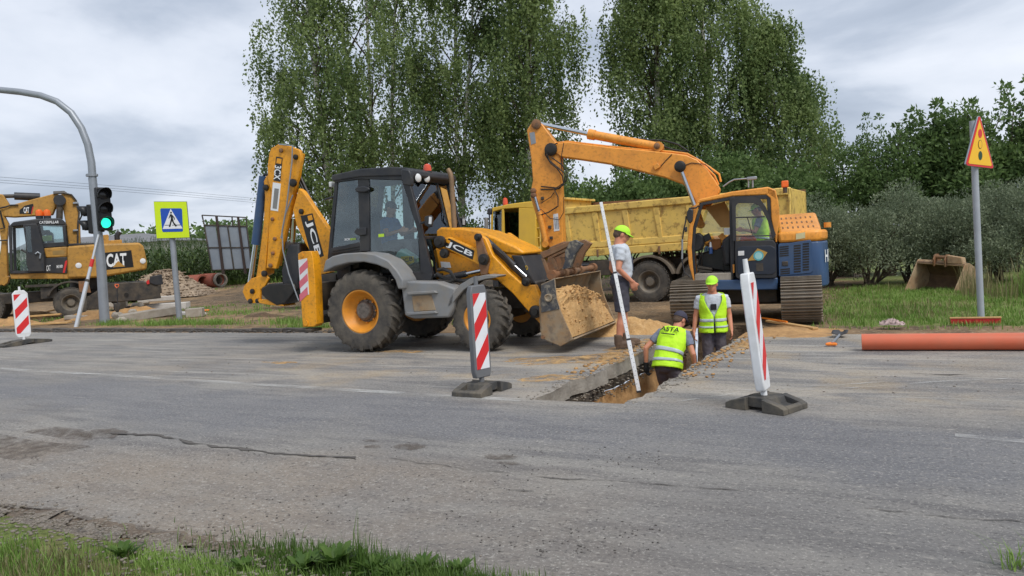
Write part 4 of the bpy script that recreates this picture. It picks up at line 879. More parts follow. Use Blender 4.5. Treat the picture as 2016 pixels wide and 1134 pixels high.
A = H.uv(*h4((176, 250))[0], WC); B = H.uv(*h4((116, 600))[0], WC)
MB().ext([(A.x, WC-.05, A.z), (B.x, WC-.05, B.z), (B.x, WC-CW+.05, B.z), (A.x, WC-CW+.05, A.z)], (.008, 0, 0)).build('front_window', m_clear, hr)
fl = H.L(h4((160, 700), (410, 690), (412, 738), (158, 742)), WC); MB().ext(fl, (0, -CW+.04, 0)).build('cab_floor', m_conc, hr, bev=.01)
A = H.uv(*h4((600, 470))[0], WC)
rw = MB().ext(H.L(h4((560, 480), (690, 470), (700, 720), (560, 722)), WC-.06), (0, -CW+.1, 0)).build('rear_bulkhead', m_black, hr)
# blind hanging under the roof, monitor, consoles, seat
MB().ext(H.L(h4((228, 262), (356, 222), (392, 300), (392, 392), (330, 392)), WC-.5), (0, -.01, 0)).build('sun_blind', MT('tan_board', S(186, 140, 84), .8), hr)
MB().ext(H.L(h4((210, 450), (252, 428), (270, 470), (226, 490)), WC-.4), (0, -.12, 0)).build('monitor', m_black, hr, bev=.01)
MB().ext(H.L(h4((310, 450), (340, 428), (372, 462), (340, 482)), WC-.5), (0, -.1, 0)).build('switch_panel', m_hyu, hr, bev=.01)
MB().ext(H.L(h4((240, 500), (270, 470), (330, 470), (336, 520), (300, 545), (252, 530)), WC-.55), (0, -.1, 0)).build('console', MT('tan_seat', S(170, 112, 66), .8), hr, bev=.02)
MB().ext(H.L(h4((150, 440), (185, 425), (215, 450), (222, 500), (200, 545), (150, 555)), WC-.3), (0, -.25, 0)).build('console', m_black, hr, bev=.03)
MB().ext(H.L(h4((205, 560), (340, 520), (398, 500), (398, 690), (200, 660)), WC-.55), (0, -.2, 0)).build('seat_base', m_grease, hr, bev=.03)
MB().ext(H.L(h4((338, 480), (398, 430), (398, 640), (350, 640)), WC-.18), (0, -.6, 0)).build('seat', m_black, hr, bev=.04)
p = H.uv(*h4((264, 530))[0], WC-.35); MB().cyl(p-Vector((0, 0, .1)), p+Vector((0, 0, .02)), .035).build('bottle', MT('blue_bottle', S(60, 90, 150), .3), hr); MB().cyl(p+Vector((0, 0, .02)), p+Vector((0, 0, .12)), .03, .012).build('bottle_neck', m_white, hr)
decal(H.L(h4((352, 396), (396, 394), (396, 440), (352, 440)), WC-.2), m_white, hr, 'notice')
for a_, b_2 in (((220, 505), (175, 650)), ((392, 500), (340, 610)), ((345, 640), (352, 700))): MB().tube([H.uv(*h4(a_)[0], WC-.25), H.uv(*h4(b_2)[0], WC-.25)], .012).build('lever', m_grease, hr)
for k in range(3): MB().ext(H.L(h4((175+8*k, 645+22*k), (270, 660+18*k), (275, 672+16*k), (180+6*k, 662+22*k)), WC-.25), (0, -.22, 0)).build('pedal', m_dark, hr, bev=.006)
# open door, swung back along the side
WD = 1.2
do = h4((402, 230), (412, 204), (440, 194), (540, 188), (590, 206), (628, 262), (662, 350), (692, 440), (698, 715), (690, 726), (440, 728), (428, 716), (424, 600), (408, 470))
wi = h4((426, 256), (440, 236), (540, 233), (580, 250), (610, 292), (640, 352), (672, 476), (432, 480))
dv_ = h4((424, 482), (674, 476), (692, 500), (698, 715), (690, 726), (440, 728), (428, 716), (424, 600))
dr = hx('door', dv_, WD, .05, m_black, .01)
n0 = len(do); ring = H.L(do[:8], WD), H.L([wi[0], wi[1], (wi[1][0]+4, wi[1][1]-1), wi[2], wi[3], wi[4], wi[5], wi[6]], WD)
fb = MB()
for k in range(7): fb.ext([ring[0][k], ring[0][k+1], ring[1][k+1], ring[1][k]], (0, -.05, 0))
lq = H.L(h4((402, 230), (426, 256), (432, 482), (410, 482)), WD); fb.ext(lq, (0, -.05, 0)); fb.build('door_frame', m_black, dr)
MB().ext(H.L(wi, WD-.02), (0, -.006, 0)).build('door_window', m_clear, dr)
MB().tube(H.L(h4((428, 328), (620, 322)), WD-.01), .012).build('window_bar', m_black, dr); MB().tube(H.L(h4((430, 450), (668, 446)), WD+.005), .01).build('grab_rail', m_black, dr); MB().tube(H.L(h4((505, 330), (540, 448)), WD-.01), .008).build('window_bar', m_black, dr)
hx('door_pocket', h4((440, 530), (470, 516), (660, 512), (690, 530), (692, 680), (670, 700), (450, 704), (438, 680)), WD+.012, .012, MT('dark_navy_plastic', S(30, 38, 52), .5, .1, 5, S(70, 72, 76), .3, 3, .55), .008, dr)
decal(H.L(h4((505, 612), (572, 530), (637, 556), (604, 604)), WD+.014), MT('ochre_card', S(172, 134, 62), .6), dr, 'diamond_sticker', .004)
ce = H.uv(*h4((578, 579))[0], WD+.022); MB().lathe([(.085, 0), (.085, .002)], ce, (0, 1, 0), 28).build('oval_badge', MT('teal_print', S(86, 168, 176), .5), dr, smooth=None)
MB().lathe([(.062, 0), (.062, .002)], ce+Vector((0, .002, 0)), (0, 1, 0), 28).build('oval_badge', MT('teal_light', S(150, 200, 200), .5), dr, smooth=None)
decal(H.L(h4((444, 548), (484, 546), (484, 576), (444, 578)), WD+.014), m_white, dr, 'small_sticker', .004)
hx('recess_plate', h4((562, 628), (608, 625), (610, 678), (564, 680)), WD+.016, .006, m_dark, 0, dr)
hx('door_edge', h4((408, 636), (420, 636), (421, 690), (410, 692)), WC+.03, .03, m_hyu, .004)
# mirror, rails, beacon, bracket
mi = hx('mirror', h4((108, 290), (120, 268), (150, 275), (146, 350), (126, 370), (106, 340)), WC+.12, .06, m_black, .02)
MB().tube(H.L(h4((120, 268), (168, 264), (185, 250)), WC+.05), .014).build('arm', m_black, mi)
MB().tube(H.L(h4((103, 318), (100, 350), (85, 420), (78, 480), (74, 560), (76, 610), (92, 690), (130, 718)), WC+.08), .013).build('grab_rail', m_black, hr)
MB().tube(H.L(h4((78, 470), (76, 600)), WC+.08), .017).build('rail_sleeve', m_galv, hr)
MB().ext(H.L(h4((92, 395), (108, 385), (110, 420), (92, 425)), WC+.12), (0, -.06, 0)).build('lamp', m_black, hr, bev=.01)
p = H.uv(*h4((752, 130))[0], .5); bc = MB().cyl(p+Vector((0, 0, -.1)), p, .04).build('beacon', m_dark, hr); MB().box(p+Vector((0, 0, .06)), (.12, .1, .12)).build('lens', m_amber, bc, bev=.015)
MB().tube(H.L(h4((345, 125), (385, 95), (420, 78), (500, 72), (512, 85), (512, 130)), .2), .014).build('hand_rail', m_galv, hr); MB().box(H.uv(*h4((535, 70))[0], .2), (.18, .06, .06)).build('camera_housing', m_galv, hr, bev=.012); MB().tube(H.L(h4((540, 75), (540, 130)), .2), .016).build('camera_post', m_galv, hr)
# boom, arm, rams ------------------------------------------------------
bo = h3((250, 215), (262, 204), (330, 198), (600, 232), (850, 254), (1000, 270), (1105, 284), (1175, 314), (1240, 374), (1295, 450), (1328, 505), (1322, 530), (1250, 640), (1180, 640), (1158, 580), (1128, 520), (1080, 474), (960, 430), (800, 390), (600, 342), (400, 312), (280, 296), (246, 272))
bm_ = hx('boom', bo, .2, .34, m_hyu, .02)
ar = h3((56, 122), (88, 72), (125, 54), (158, 82), (236, 186), (266, 230), (276, 300), (280, 500), (296, 840), (272, 990), (236, 1010), (205, 890), (165, 840), (82, 566), (86, 500), (96, 450), (84, 300))
am = hx('arm', ar, .17, .28, m_hyu, .018)
def hcyl(name, a, m_pt, b, w, r, rr, mat_=None, ext=False):
    A, M2, B = H.uv(*a, w), H.uv(*m_pt, w), H.uv(*b, w); o = MB().cyl(M2, B, r, n=18).build(name, mat_ or m_hyu, hr); MB().cyl(A, M2, rr, n=14).build('rod', m_chrome, o); 
    MB().cyl(M2.lerp(B, -.02), M2.lerp(B, .08), r*1.18, n=18).build('gland', mat_ or m_hyu, o); MB().cyl(B+Vector((0, r*1.3, 0)), B-Vector((0, r*1.3, 0)), r*1.1, n=14).build('eye', mat_ or m_hyu, o)
    return o
hcyl('arm_ram', *h3((130, 78), (470, 148), (925, 232)), .05, .088, .045)
for w in (.26, -.28): hcyl('boom_ram', *h3((1070, 380), (1160, 618), (1200, 740)), w, .07, .038)
hcyl('bucket_ram', *h3((112, 560), (140, 660), (182, 870)), .2, .06, .032)
for (x, y, r, w) in ((120, 82, .1, .18), (216, 248, .13, .21), (1064, 360, .11, .3), (100, 520, .06, .19), (102, 548, .06, .19), (912, 226, .06, .16)):
    p = H.uv(*h3((x, y))[0], w); MB().lathe([(r, -.02), (r, .03), (r*.7, .045), (r*.5, .05), (.005, .05)], p, (0, 1, 0), 18).build('pivot_boss', m_grease if r > .1 else m_rust, hr)
for k, pth in enumerate([((258, 206), (180, 240), (178, 280), (215, 340), (255, 372), (290, 420), (298, 470), (250, 500), (150, 490)), ((220, 300), (290, 350), (322, 400), (318, 450), (270, 505), (150, 512)), ((205, 230), (185, 262), (205, 320), (260, 365), (310, 410), (300, 480), (240, 515), (262, 560), (262, 620), (200, 660), (140, 680)), ((300, 205), (285, 290), (285, 380)), ((152, 600), (215, 560), (240, 525)), ((128, 650), (150, 640), (210, 700), (270, 710), (300, 660), (300, 560))]):
    MB().tube(H.L(h3(*pth), .2 + .02*(k % 3)), .013 if k < 3 else .008, 7).build('hydraulic_hose', m_hose, hr)
for k, pth in enumerate([((250, 205), (330, 196), (600, 228), (800, 248), (1000, 262), (1110, 276), (1190, 320), (1260, 366), (1320, 410), (1332, 460)), ((300, 200), (600, 236), (820, 256), (1000, 274), (1120, 290), (1200, 332), (1290, 420), (1316, 480))]):
    MB().tube(H.L(h3(*pth), .1-.1*k), .02, 8).build('hydraulic_pipe', m_hyu, hr)
for pth in (((760, 190), (830, 178), (900, 205), (960, 230), (1020, 250), (1100, 262)), ((800, 200), (880, 185), (960, 190), (1050, 215), (1120, 262))): MB().tube(H.L(h3(*pth), .02), .018, 7).build('hydraulic_hose', m_hose, hr)
MB().tube(H.L(h3((935, 360), (970, 320), (1010, 280)), .21), .008, 6).build('cable', m_hose, hr); MB().tube(H.L(h3((1090, 352), (1140, 336), (1230, 345), (1290, 400)), .21), .008, 6).build('cable', m_hose, hr)
hx('lamp_box', h3((885, 352), (915, 335), (935, 362), (898, 384)), .26, .06, m_hyu, .008)
decal(H.L(h3((75, 138), (108, 132), (118, 206), (86, 216)), .17), m_galv, hr, 'label', .004); decal(H.L(h3((231, 672), (262, 668), (272, 780), (236, 786)), .17), m_white, hr, 'label', .004)
for k in range(3): MB().ext(H.L(h3((238+10*k, 690), (243+10*k, 690), (248+10*k, 770), (243+10*k, 770)), .178), (0, -.001, 0)).build('label_print', m_galv, hr, smooth=None)
for x, y in ((208, 757), (218, 828), (160, 568)): MB().box(H.uv(*h3((x, y))[0], .19), (.06, .05, .06)).build('bracket', m_dark, hr, bev=.006)
p = H.uv(*h3((255, 985))[0], .05)
bk_ = MB().ext(H.L(h3((205, 890), (300, 850), (330, 1000), (420, 1180), (360, 1300), (230, 1340), (150, 1260), (170, 1100)), .35), (0, -.62, 0)).build('digging_bucket', m_rust, hr, bev=.02)
# ================================================================== tipper truck
T = Fr(-6.35, 19.75, rad(180))
tr_ = thing('tipper_truck', 'yellow three-axle tipper truck parked behind the excavator', 'truck', T.wld((0, 0, 0)), T.a)
t3 = lambda *P: [(920+x/4.2, 360+y/4.2) for x, y in P]
tx = lambda name, pts, w, th, m, bev=.012, parent=None: hx(name, pts, w, th, m, bev, parent or tr_, T)
WT = 1.25
for u in (-.05, -1.42, 3.7):
    for s_, w in ((1, WT-.17), (-1, -WT+.17)): wheel(tr_, (u, w, .54), .54, .32, .29, s_, 34, m_rimg, m_rimg, .02, block=True, dish=.1, hubr=.13)
MB().box((.3, 0, .98), (7.6, .8, .28)).build('chassis', m_dark, tr_, bev=.02)
for u in (-.05, -1.42, 3.7): MB().box((u, 0, .54), (.16, 1.9, .16)).build('axle', m_dark, tr_)
m_mg = MT('dusty_mudguard', S(120, 110, 96), .8, .12, 5, S(96, 84, 70), .5, 4, .5)
for u in (-.05, -1.42):
    ag = [math.pi*(.08+.84*k/14) for k in range(15)]
    for w in (WT-.01, -WT+.40): MB().ext([(u+math.cos(a)*.70, w, .56+math.sin(a)*.66) for a in ag]+[(u+math.cos(a)*.62, w, .56+math.sin(a)*.6) for a in ag[::-1]], (0, -.38, 0)).build('mudguard', m_mg, tr_, bev=.01)
tx('tool_box', t3((1005, 645), (1178, 640), (1178, 765), (1012, 768)), WT-.02, .5, m_dark, .015)
p = T.uv(*t3((905, 715))[0], .9); MB().cyl(p, p+Vector((-.55, 0, 0)), .2, n=20).build('air_tank', m_galv, tr_, smooth=40)
MB().cyl((2.2, 1.0, .8), (1.4, 1.0, .8), .24, n=20).build('fuel_tank', m_dark, tr_)
# tipping body
TB = lambda x, y: T.uv(x, y, WT)
u0, u1 = TB(1085, 418).x, TB(1556, 375).x; zb0, zb1 = 1.27, 1.34; zt0 = 2.52; zt1 = 2.56
sidep = [(u0, WT, zb0), (u1, WT, zb1), (u1, WT, zt1), (u0, WT, zt0)]
sw = MB().ext([(a, WT-.06, c) for a, b, c in sidep], (0, -.04, 0)).build('body_side', m_trk, tr_)
MB().ext([(a, -WT+.1, c+((.28 if k == 3 else .1) if k > 1 else 0)) for k, (a, b, c) in enumerate(sidep)], (0, -.04, 0)).build('body_side', m_rust, tr_)
MB().box(((u0+u1)/2, 0, 1.36), (u0-u1, 2*WT-.2, .12)).build('body_floor', m_trk, tr_, bev=.01)
MB().ext([(u0, WT, zb0), (u0, WT, zt0+.25), (u0, -WT, zt0+.25), (u0, -WT, zb0)], (-.06, 0, 0)).build('body_front', m_trk, tr_, bev=.01)
MB().ext([(u1, WT, zb0), (u1, WT, zt0+.08), (u1, -WT, zt0+.08), (u1, -WT, zb0)], (.06, 0, 0)).build('tailgate', m_trk, tr_, bev=.02)
MB().ext([(u0-.3, WT-.1, zt0+.3), (u0+.5, WT-.2, zt0+.36), (u0+.5, -WT+.2, zt0+.36), (u0-.3, -WT+.1, zt0+.3)], (0, 0, .06)).build('cab_guard', m_trk, tr_, bev=.01)
MB().box((u0+.05, 0, zt0+.2), (.5, 2*WT-.3, .3)).build('guard_support', m_trk, tr_, bev=.03)
MB().ext([(u0, WT, zt0-.12), (u1, WT, zt1-.12), (u1, WT, zt1+.06), (u0, WT, zt0+.06)], (0, -.12, 0)).build('top_rail', m_trk, tr_, bev=.025)
MB().ext([(u0, WT, zb0-.02), (u1, WT, zb1-.02), (u1, WT, zb1+.18), (u0, WT, zb0+.18)], (0, -.1, 0)).build('bottom_rail', m_trk, tr_, bev=.02)
MB().ext([(u0, WT-.02, zb0+.19), (u1, WT-.02, zb1+.19), (u1, WT-.03, zb1+.36), (u0, WT-.03, zb0+.36)], (0, -.05, 0)).build('side_step', m_trk, tr_, bev=.02)
for k in range(7):
    u = u0-.45-.83*k; 
    if u < u1+.1: break
    MB().ext([(u-.09, WT-.028, zb0+.34), (u-.03, WT-.028, zt0-.11), (u+.13, WT-.028, zt0-.11), (u+.02, WT-.028, zb0+.34)], (0, -.05, 0)).build('rib', m_trk, tr_, bev=.015)
    MB().box((u, WT+.01, zb0+.06), (.05, .04, .2)).build('lug', m_rust, tr_, bev=.006)
# cab
uf, ub = T.uv(*t3((198, 300))[0], WT).x, T.uv(*t3((560, 300))[0], WT).x; zr = T.uv(*t3((380, 172))[0], WT).z
WK = 1.2
CT = lambda *P: [Vector((q.x, WK, q.z)) for q in T.L(t3(*P), WK)]
def both(nm, pts, th, m, bev=.012):
    L_ = CT(*pts)
    for sgn in (1, -1): MB().ext([Vector((q.x, sgn*WK, q.z)) for q in L_], (0, -sgn*th, 0)).build(nm, m, tr_, bev=bev)
MB().ext(CT((196, 236), (206, 206), (340, 176), (470, 158), (562, 150), (566, 212), (425, 206), (292, 216), (205, 242)), (0, -2*WK, 0)).build('cab_roof', m_trkcab, tr_, bev=.05, seg=3)
both('corner_panel', [(425, 206), (566, 212), (566, 720), (430, 720), (424, 560)], .06, m_trkcab)
both('window_post', [(284, 218), (300, 215), (306, 470), (282, 468)], .05, m_trkcab, .006)
both('front_post', [(196, 238), (210, 236), (206, 440), (192, 440)], .05, m_trkcab, .006)
both('door_panel', [(190, 436), (282, 420), (310, 480), (426, 560), (430, 780), (186, 780)], .05, m_trkcab, .015)
MB().ext([(ub, WK-.02, .95), (ub, WK-.02, zr-.1), (ub, -WK+.02, zr-.1), (ub, -WK+.02, .95)], (.05, 0, 0)).build('cab_back', m_trkcab, tr_)
MB().ext([(uf+.02, WK-.02, .8), (uf+.02, WK-.02, 1.9), (uf+.02, -WK+.02, 1.9), (uf+.02, -WK+.02, .8)], (-.06, 0, 0)).build('cab_front', m_trkcab, tr_, bev=.02)
MB().box((uf+.05, 0, .65), (.2, 2.3, .4)).build('bumper', m_black, tr_, bev=.04)
MB().ext([(uf, WK-.05, 1.9), (uf-.05, WK-.05, zr-.15), (uf-.05, -WK+.05, zr-.15), (uf, -WK+.05, 1.9)], (-.01, 0, 0)).build('windscreen', m_clear, tr_)
for sgn in (1, -1):
    for pts in ([(210, 240), (284, 228), (282, 420), (206, 436)], [(300, 218), (424, 208), (424, 558), (308, 478)] if sgn < 0 else [(300, 440), (424, 470), (424, 558), (308, 478)]): MB().ext([Vector((q.x, sgn*(WK-.02), q.z)) for q in CT(*pts)], (0, -sgn*.006, 0)).build('side_window', m_clear, tr_)
MB().box(((uf+ub)/2-.1, 0, 1.35), (uf-ub-.3, 2.2, .5)).build('dashboard', m_grease, tr_); 
for w in (.6, -.6):
    st = MB(); st.box((ub+.55, w, 1.75), (.5, .5, .3)); st.box((ub+.28, w, 2.1), (.14, .5, .6)); st.build('seat', m_grease, tr_, bev=.04)
m_ = MB().ext(T.L(t3((158, 225), (172, 208), (196, 212), (196, 262), (165, 265)), WT+.2), (0, -.1, 0)).build('mirror', m_black, tr_, bev=.03); MB().ext(T.L(t3((138, 290), (160, 285), (166, 400), (158, 440), (140, 430)), WT+.25), (0, -.08, 0)).build('mirror', m_grey, tr_, bev=.02)
MB().tube(T.L(t3((182, 240), (185, 420), (200, 430)), WT+.12), .02).build('mirror_arm', m_black, tr_)
for x in (562, 602): MB().tube(T.L(t3((x, 232), (x+4, 560)), WT-.1), .02).build('ladder_rail', m_trk, tr_)
for k in range(5): MB().tube(T.L(t3((562, 296+k*80 if k < 4 else 540), (604, 292+k*80 if k < 4 else 538)), WT-.1), .018).build('ladder_rung', m_trk, tr_)
p = T.uv(*t3((314, 160))[0], .6); bc = MB().cyl(p+Vector((0, 0, -.2)), p+Vector((0, 0, -.08)), .03).build('beacon', m_black, tr_); MB().lathe([(.07, -.08), (.075, .0), (.06, .1), (.02, .13)], p, (0, 0, 1), 16).build('dome', m_amberr, bc)

# ================================================================== wheeled excavator
K = Fr(-28.44, 17.05, rad(236))
kr = thing('wheeled_excavator', 'dark yellow wheeled excavator with black cab beyond the traffic signal', 'excavator', K.wld((0, 0, 0)), K.a)
k5 = lambda *P: [(x/3.335, 350+y/3.335) for x, y in P]
kx = lambda name, pts, w, th, m, bev=.015, parent=None: hx(name, pts, w, th, m, bev, parent or kr, K)
WK2 = 1.3
for u in (-.05, 2.55):
    for s_, w in ((1, 1.05), (-1, -1.05)): wheel(kr, (u, w, .57), .57, .5, .3, s_, 26, m_rimg, m_rimg, .025, block=True, dish=.12, hubr=.15)
MB().box((.2, 0, .85), (6.6, .9, .4)).build('chassis', m_dark, kr, bev=.03); 
for u in (-.05, 2.55): MB().box((u, 0, .57), (.25, 1.7, .3)).build('axle', m_dark, kr, bev=.03)
kx('tool_box', k5((265, 720), (375, 716), (375, 790), (268, 798)), 1.1, .5, m_dark, .02); kx('side_step', k5((165, 705), (380, 695), (380, 712), (165, 722)), 1.2, .3, m_dark, .01)
ag = [math.pi*(.12+.7*k/10) for k in range(11)]
MB().ext([(-.05+math.cos(a)*.78, 1.3, .62+math.sin(a)*.74) for a in ag]+[(-.05+math.cos(a)*.7, 1.3, .62+math.sin(a)*.68) for a in ag[::-1]], (0, -.5, 0)).build('mudguard', m_dark, kr, bev=.01)
kx('rust_plate', k5((515, 680), (580, 676), (598, 755), (520, 752)), 1.32, .04, m_rust, .008); kx('outrigger', k5((555, 790), (640, 740), (700, 720), (690, 860), (560, 870)), 1.25, .3, m_dark, .03)
kx('dozer_blade', k5((690, 695), (940, 680), (1035, 700), (1060, 790), (930, 805), (700, 820)), 1.25, 2.5, m_dark, .03); kx('blade_corner', k5((985, 648), (1062, 634), (1072, 700), (1020, 706), (980, 690)), 1.3, .1, m_black, .02)
kx('blade_flag', k5((960, 680), (978, 668), (982, 695), (966, 700)), 1.31, .02, m_red, 0)
p = K.uv(*k5((830, 768))[0], 1.26); MB().cyl(p, p+Vector((0, .01, 0)), .08, n=16).build('towing_eye', m_grease, kr)
MB().cyl((-.6, 0, 1.0), (-.6, 0, 1.45), .6, n=28).build('swing_ring', m_dark, kr)
# upper body
kx('base_frame', k5((65, 630), (300, 622), (440, 628), (640, 652), (690, 640), (690, 655), (440, 664), (72, 664)), 1.25, 2.5, m_cat, .02)
bd = kx('engine_cover', k5((440, 450), (680, 432), (915, 425), (942, 448), (955, 500), (966, 560), (964, 602), (690, 650), (640, 656), (440, 660)), WK2, 2.6, m_cat, .07)
kx('shoulder_cover', k5((286, 462), (440, 450), (440, 520), (300, 526)), WK2, 2.5, m_cat, .04)
kx('side_panel', k5((296, 528), (440, 520), (440, 628), (302, 624)), WK2-.01, .1, m_black, .015)
kx('red_stripe', k5((428, 548), (441, 540), (441, 560), (424, 624), (412, 624)), WK2+.002, .012, m_red, 0)
text('CAT', K.L(k5((304, 614), (332, 610), (304, 576)), WK2+.004), m_decalw, kr, 'logo', .02); text('M318D', K.L(k5((372, 594), (412, 590), (372, 574)), WK2+.004), m_decalw, kr, 'model_lettering', .02)
kx('recess', k5((345, 480), (415, 474), (425, 490), (420, 502), (345, 508)), WK2+.004, .01, MT('cat_shade', S(150, 122, 70), .7), .004)
pl = kx('logo_plate', k5((682, 492), (862, 476), (878, 586), (690, 606)), WK2+.006, .012, m_decalb, .003)
text('CAT', K.L(k5((700, 588), (832, 580), (697, 500)), WK2+.01), m_decalw, pl, 'logo', .03); MB().ext(K.L(k5((740, 588), (776, 546), (822, 582)), WK2+.016), (0, -.002, 0)).build('logo_triangle', m_cat, pl, smooth=None)
MB().ext(K.L(k5((605, 540), (615, 535), (612, 580), (600, 585)), WK2+.008), (0, -.002, 0)).build('reflector', m_red, kr, smooth=None)
for x, y in ((516, 576), (938, 546)):
    p = K.uv(*k5((x, y))[0], WK2); MB().lathe([(.1, 0), (.1, .02), (.07, .03), (.01, .03)], p, (0, 1, 0), 16).build('filler_cap', m_white, kr)
kx('handle_recess', k5((535, 560), (572, 566), (566, 588), (530, 592)), WK2+.004, .02, m_cat, .01)
kx('top_rail', k5((450, 432), (630, 425), (640, 440), (450, 450)), .9, 1.8, m_black, .02)
kx('air_intake', k5((676, 375), (712, 372), (714, 412), (800, 406), (802, 430), (680, 436)), .5, .6, m_cat, .02); MB().tube(K.L(k5((772, 428), (768, 380), (786, 354)), .2), .1, 10).build('exhaust_pipe', m_black, kr)
# cab: frame, open door, windows
def kboth(nm, pts, th, m, bev=.012):
    L_ = K.L(k5(*pts), WK2)
    MB().ext(L_, (0, -th, 0)).build(nm, m, kr, bev=bev); MB().ext([Vector((q.x, WK2-1.15, q.z)) for q in L_], (0, th, 0)).build(nm, m, kr, bev=bev)
kx('cab_roof', k5((58, 318), (85, 290), (250, 268), (400, 264), (425, 290), (432, 312), (250, 306), (90, 322)), WK2, 1.2, m_black, .04)
kboth('cab_post', [(55, 312), (78, 316), (84, 620), (66, 626)], .1, m_black); kboth('cab_post', [(246, 306), (262, 306), (300, 520), (302, 622), (282, 622)], .08, m_black); kboth('cab_post', [(408, 310), (430, 310), (436, 442), (420, 446)], .08, m_black)
kboth('cab_sill', [(66, 612), (302, 606), (302, 626), (68, 630)], .1, m_black); kboth('waist_rail', [(280, 430), (436, 420), (438, 448), (286, 460)], .06, m_black)
MB().ext(K.L(k5((262, 308), (408, 304), (420, 424), (284, 432)), WK2-.03), (0, -.006, 0)).build('side_window', m_glass, kr); MB().ext([Vector((q.x, WK2-1.13, q.z)) for q in K.L(k5((80, 320), (408, 304), (420, 600), (84, 616)), WK2)], (0, .006, 0)).build('side_window', m_clear, kr)
dr2 = kx('door', k5((150, 306), (240, 300), (285, 440), (296, 616), (188, 618), (172, 560), (170, 440)), WK2+.25, .06, m_black, .02)
MB().ext(K.L(k5((166, 322), (200, 318), (206, 430), (212, 490), (180, 490)), WK2+.262), (0, -.01, 0)).build('door_window', m_glass, dr2); MB().tube(K.L(k5((232, 500), (248, 488), (266, 500), (262, 530)), WK2+.3), .03).build('grab_handle', m_galv, dr2)
MB().tube(K.L(k5((140, 470), (170, 490)), WK2+.2), .03).build('latch', m_black, dr2)
st = MB(); q = K.uv(*k5((280, 560))[0], .75); st.box((q.x, .7, q.z), (.6, .6, .3)); st.box((q.x-.3, .7, q.z+.6), (.2, .6, 1.0)); st.build('seat', m_black, kr, bev=.05)
kx('seat_rest', k5((270, 345), (325, 342), (332, 372), (268, 376)), .8, .3, m_black, .03); kx('lime_paper', k5((276, 380), (342, 378), (342, 412), (276, 420)), WK2-.15, .01, MT('lime_paper', S(190, 214, 96), .7), 0)
text('CATERPILLAR', K.L(k5((258, 302), (386, 299), (258, 284)), WK2+.004), m_decalw, kr, 'lettering', .02)
for x in (260, 312):
    p = K.uv(*k5((x, 268))[0], .7); bc = MB().cyl(p, p+Vector((0, 0, .1)), .12, n=14).build('beacon', m_black, kr); MB().lathe([(.12, .1), (.125, .22), (.1, .3), (.02, .34)], p, (0, 0, 1), 16).build('dome', m_amber, bc)
# boom, arm and rams
kx('boom', k5((20, 222), (65, 182), (180, 150), (345, 106), (372, 96), (392, 118), (396, 160), (372, 178), (345, 242), (90, 258), (24, 254)), .25, .45, m_cat, .03)
kx('boom_base', k5((380, 118), (420, 100), (470, 112), (508, 162), (524, 300), (528, 440), (450, 440), (432, 300), (412, 200)), .25, .45, m_cat, .03)
kx('arm', k5((-60, 104), (18, 108), (66, 182), (28, 250), (56, 300), (44, 420), (52, 640), (30, 700), (-40, 720), (-10, 640), (8, 420), (-20, 260)), .22, .4, m_cat, .03)
kx('linkage', k5((10, 700), (40, 640), (60, 650), (50, 690), (25, 712)), .3, .5, m_cat, .02)
pl = kx('logo_plate', k5((128, 212), (165, 182), (218, 170), (220, 190), (206, 238), (128, 236)), .262, .012, m_decalb, .003); text('CAT', K.L(k5((156, 232), (192, 230), (154, 194)), .266), m_decalw, pl, 'logo', .03); MB().ext(K.L(k5((168, 233), (178, 216), (188, 232)), .272), (0, -.002, 0)).build('logo_triangle', m_cat, pl, smooth=None)
kx('red_edge', k5((214, 190), (221, 188), (208, 238), (203, 238)), .266, .008, m_red, 0)
rm_ = MB().cyl(K.uv(*k5((95, 120))[0], 0), K.uv(*k5((262, 126))[0], 0), .14, n=14).build('arm_ram', m_black, kr); MB().cyl(K.uv(*k5((10, 122))[0], 0), K.uv(*k5((95, 120))[0], 0), .07).build('rod', m_dark, rm_)
for w in (.4, -.45): r2 = MB().cyl(K.uv(*k5((394, 160))[0], w), K.uv(*k5((390, 270))[0], w), .11).build('boom_ram', m_dark, kr)
p = K.uv(*k5((394, 150))[0], .3); MB().cyl(p, p+Vector((0, .25, 0)), .2, n=16).build('pivot_boss', m_black, kr)
for k in range(6): MB().tube(K.L(k5((350, 104-k*2), (420, 100-k*2), (470, 112+k*3), (500-k*4, 150+k*3), (520-k*8, 230), (512-k*7, 300), (510-k*6, 430)), .3-.1*k), .035, 6).build('hydraulic_hose', m_hose if k % 2 else m_dark, kr)
for pth in (((500, 160), (530, 210), (536, 250), (512, 300)), ((-5, 200), (40, 190), (70, 180), (120, 178)), ((0, 215), (30, 330), (0, 335)), ((0, 412), (48, 410))): MB().tube(K.L(k5(*pth), .3), .03, 6).build('hydraulic_hose', m_hose, kr)
for y in (160, 340): kx('hose_clamp', k5((478, y), (512, y-2), (512, y+10), (478, y+12)), .35, .6, m_galv, .01)
# ================================================================== signs, signals, site clutter
q2 = lambda *P: [(280+x/3.78, 380+y/3.78) for x, y in P]
def on(px, py): p = G(px, py); p.z = terrain_z(p.x, p.y) if not (ROAD0 < p.y < ROAD1) else 0; return p
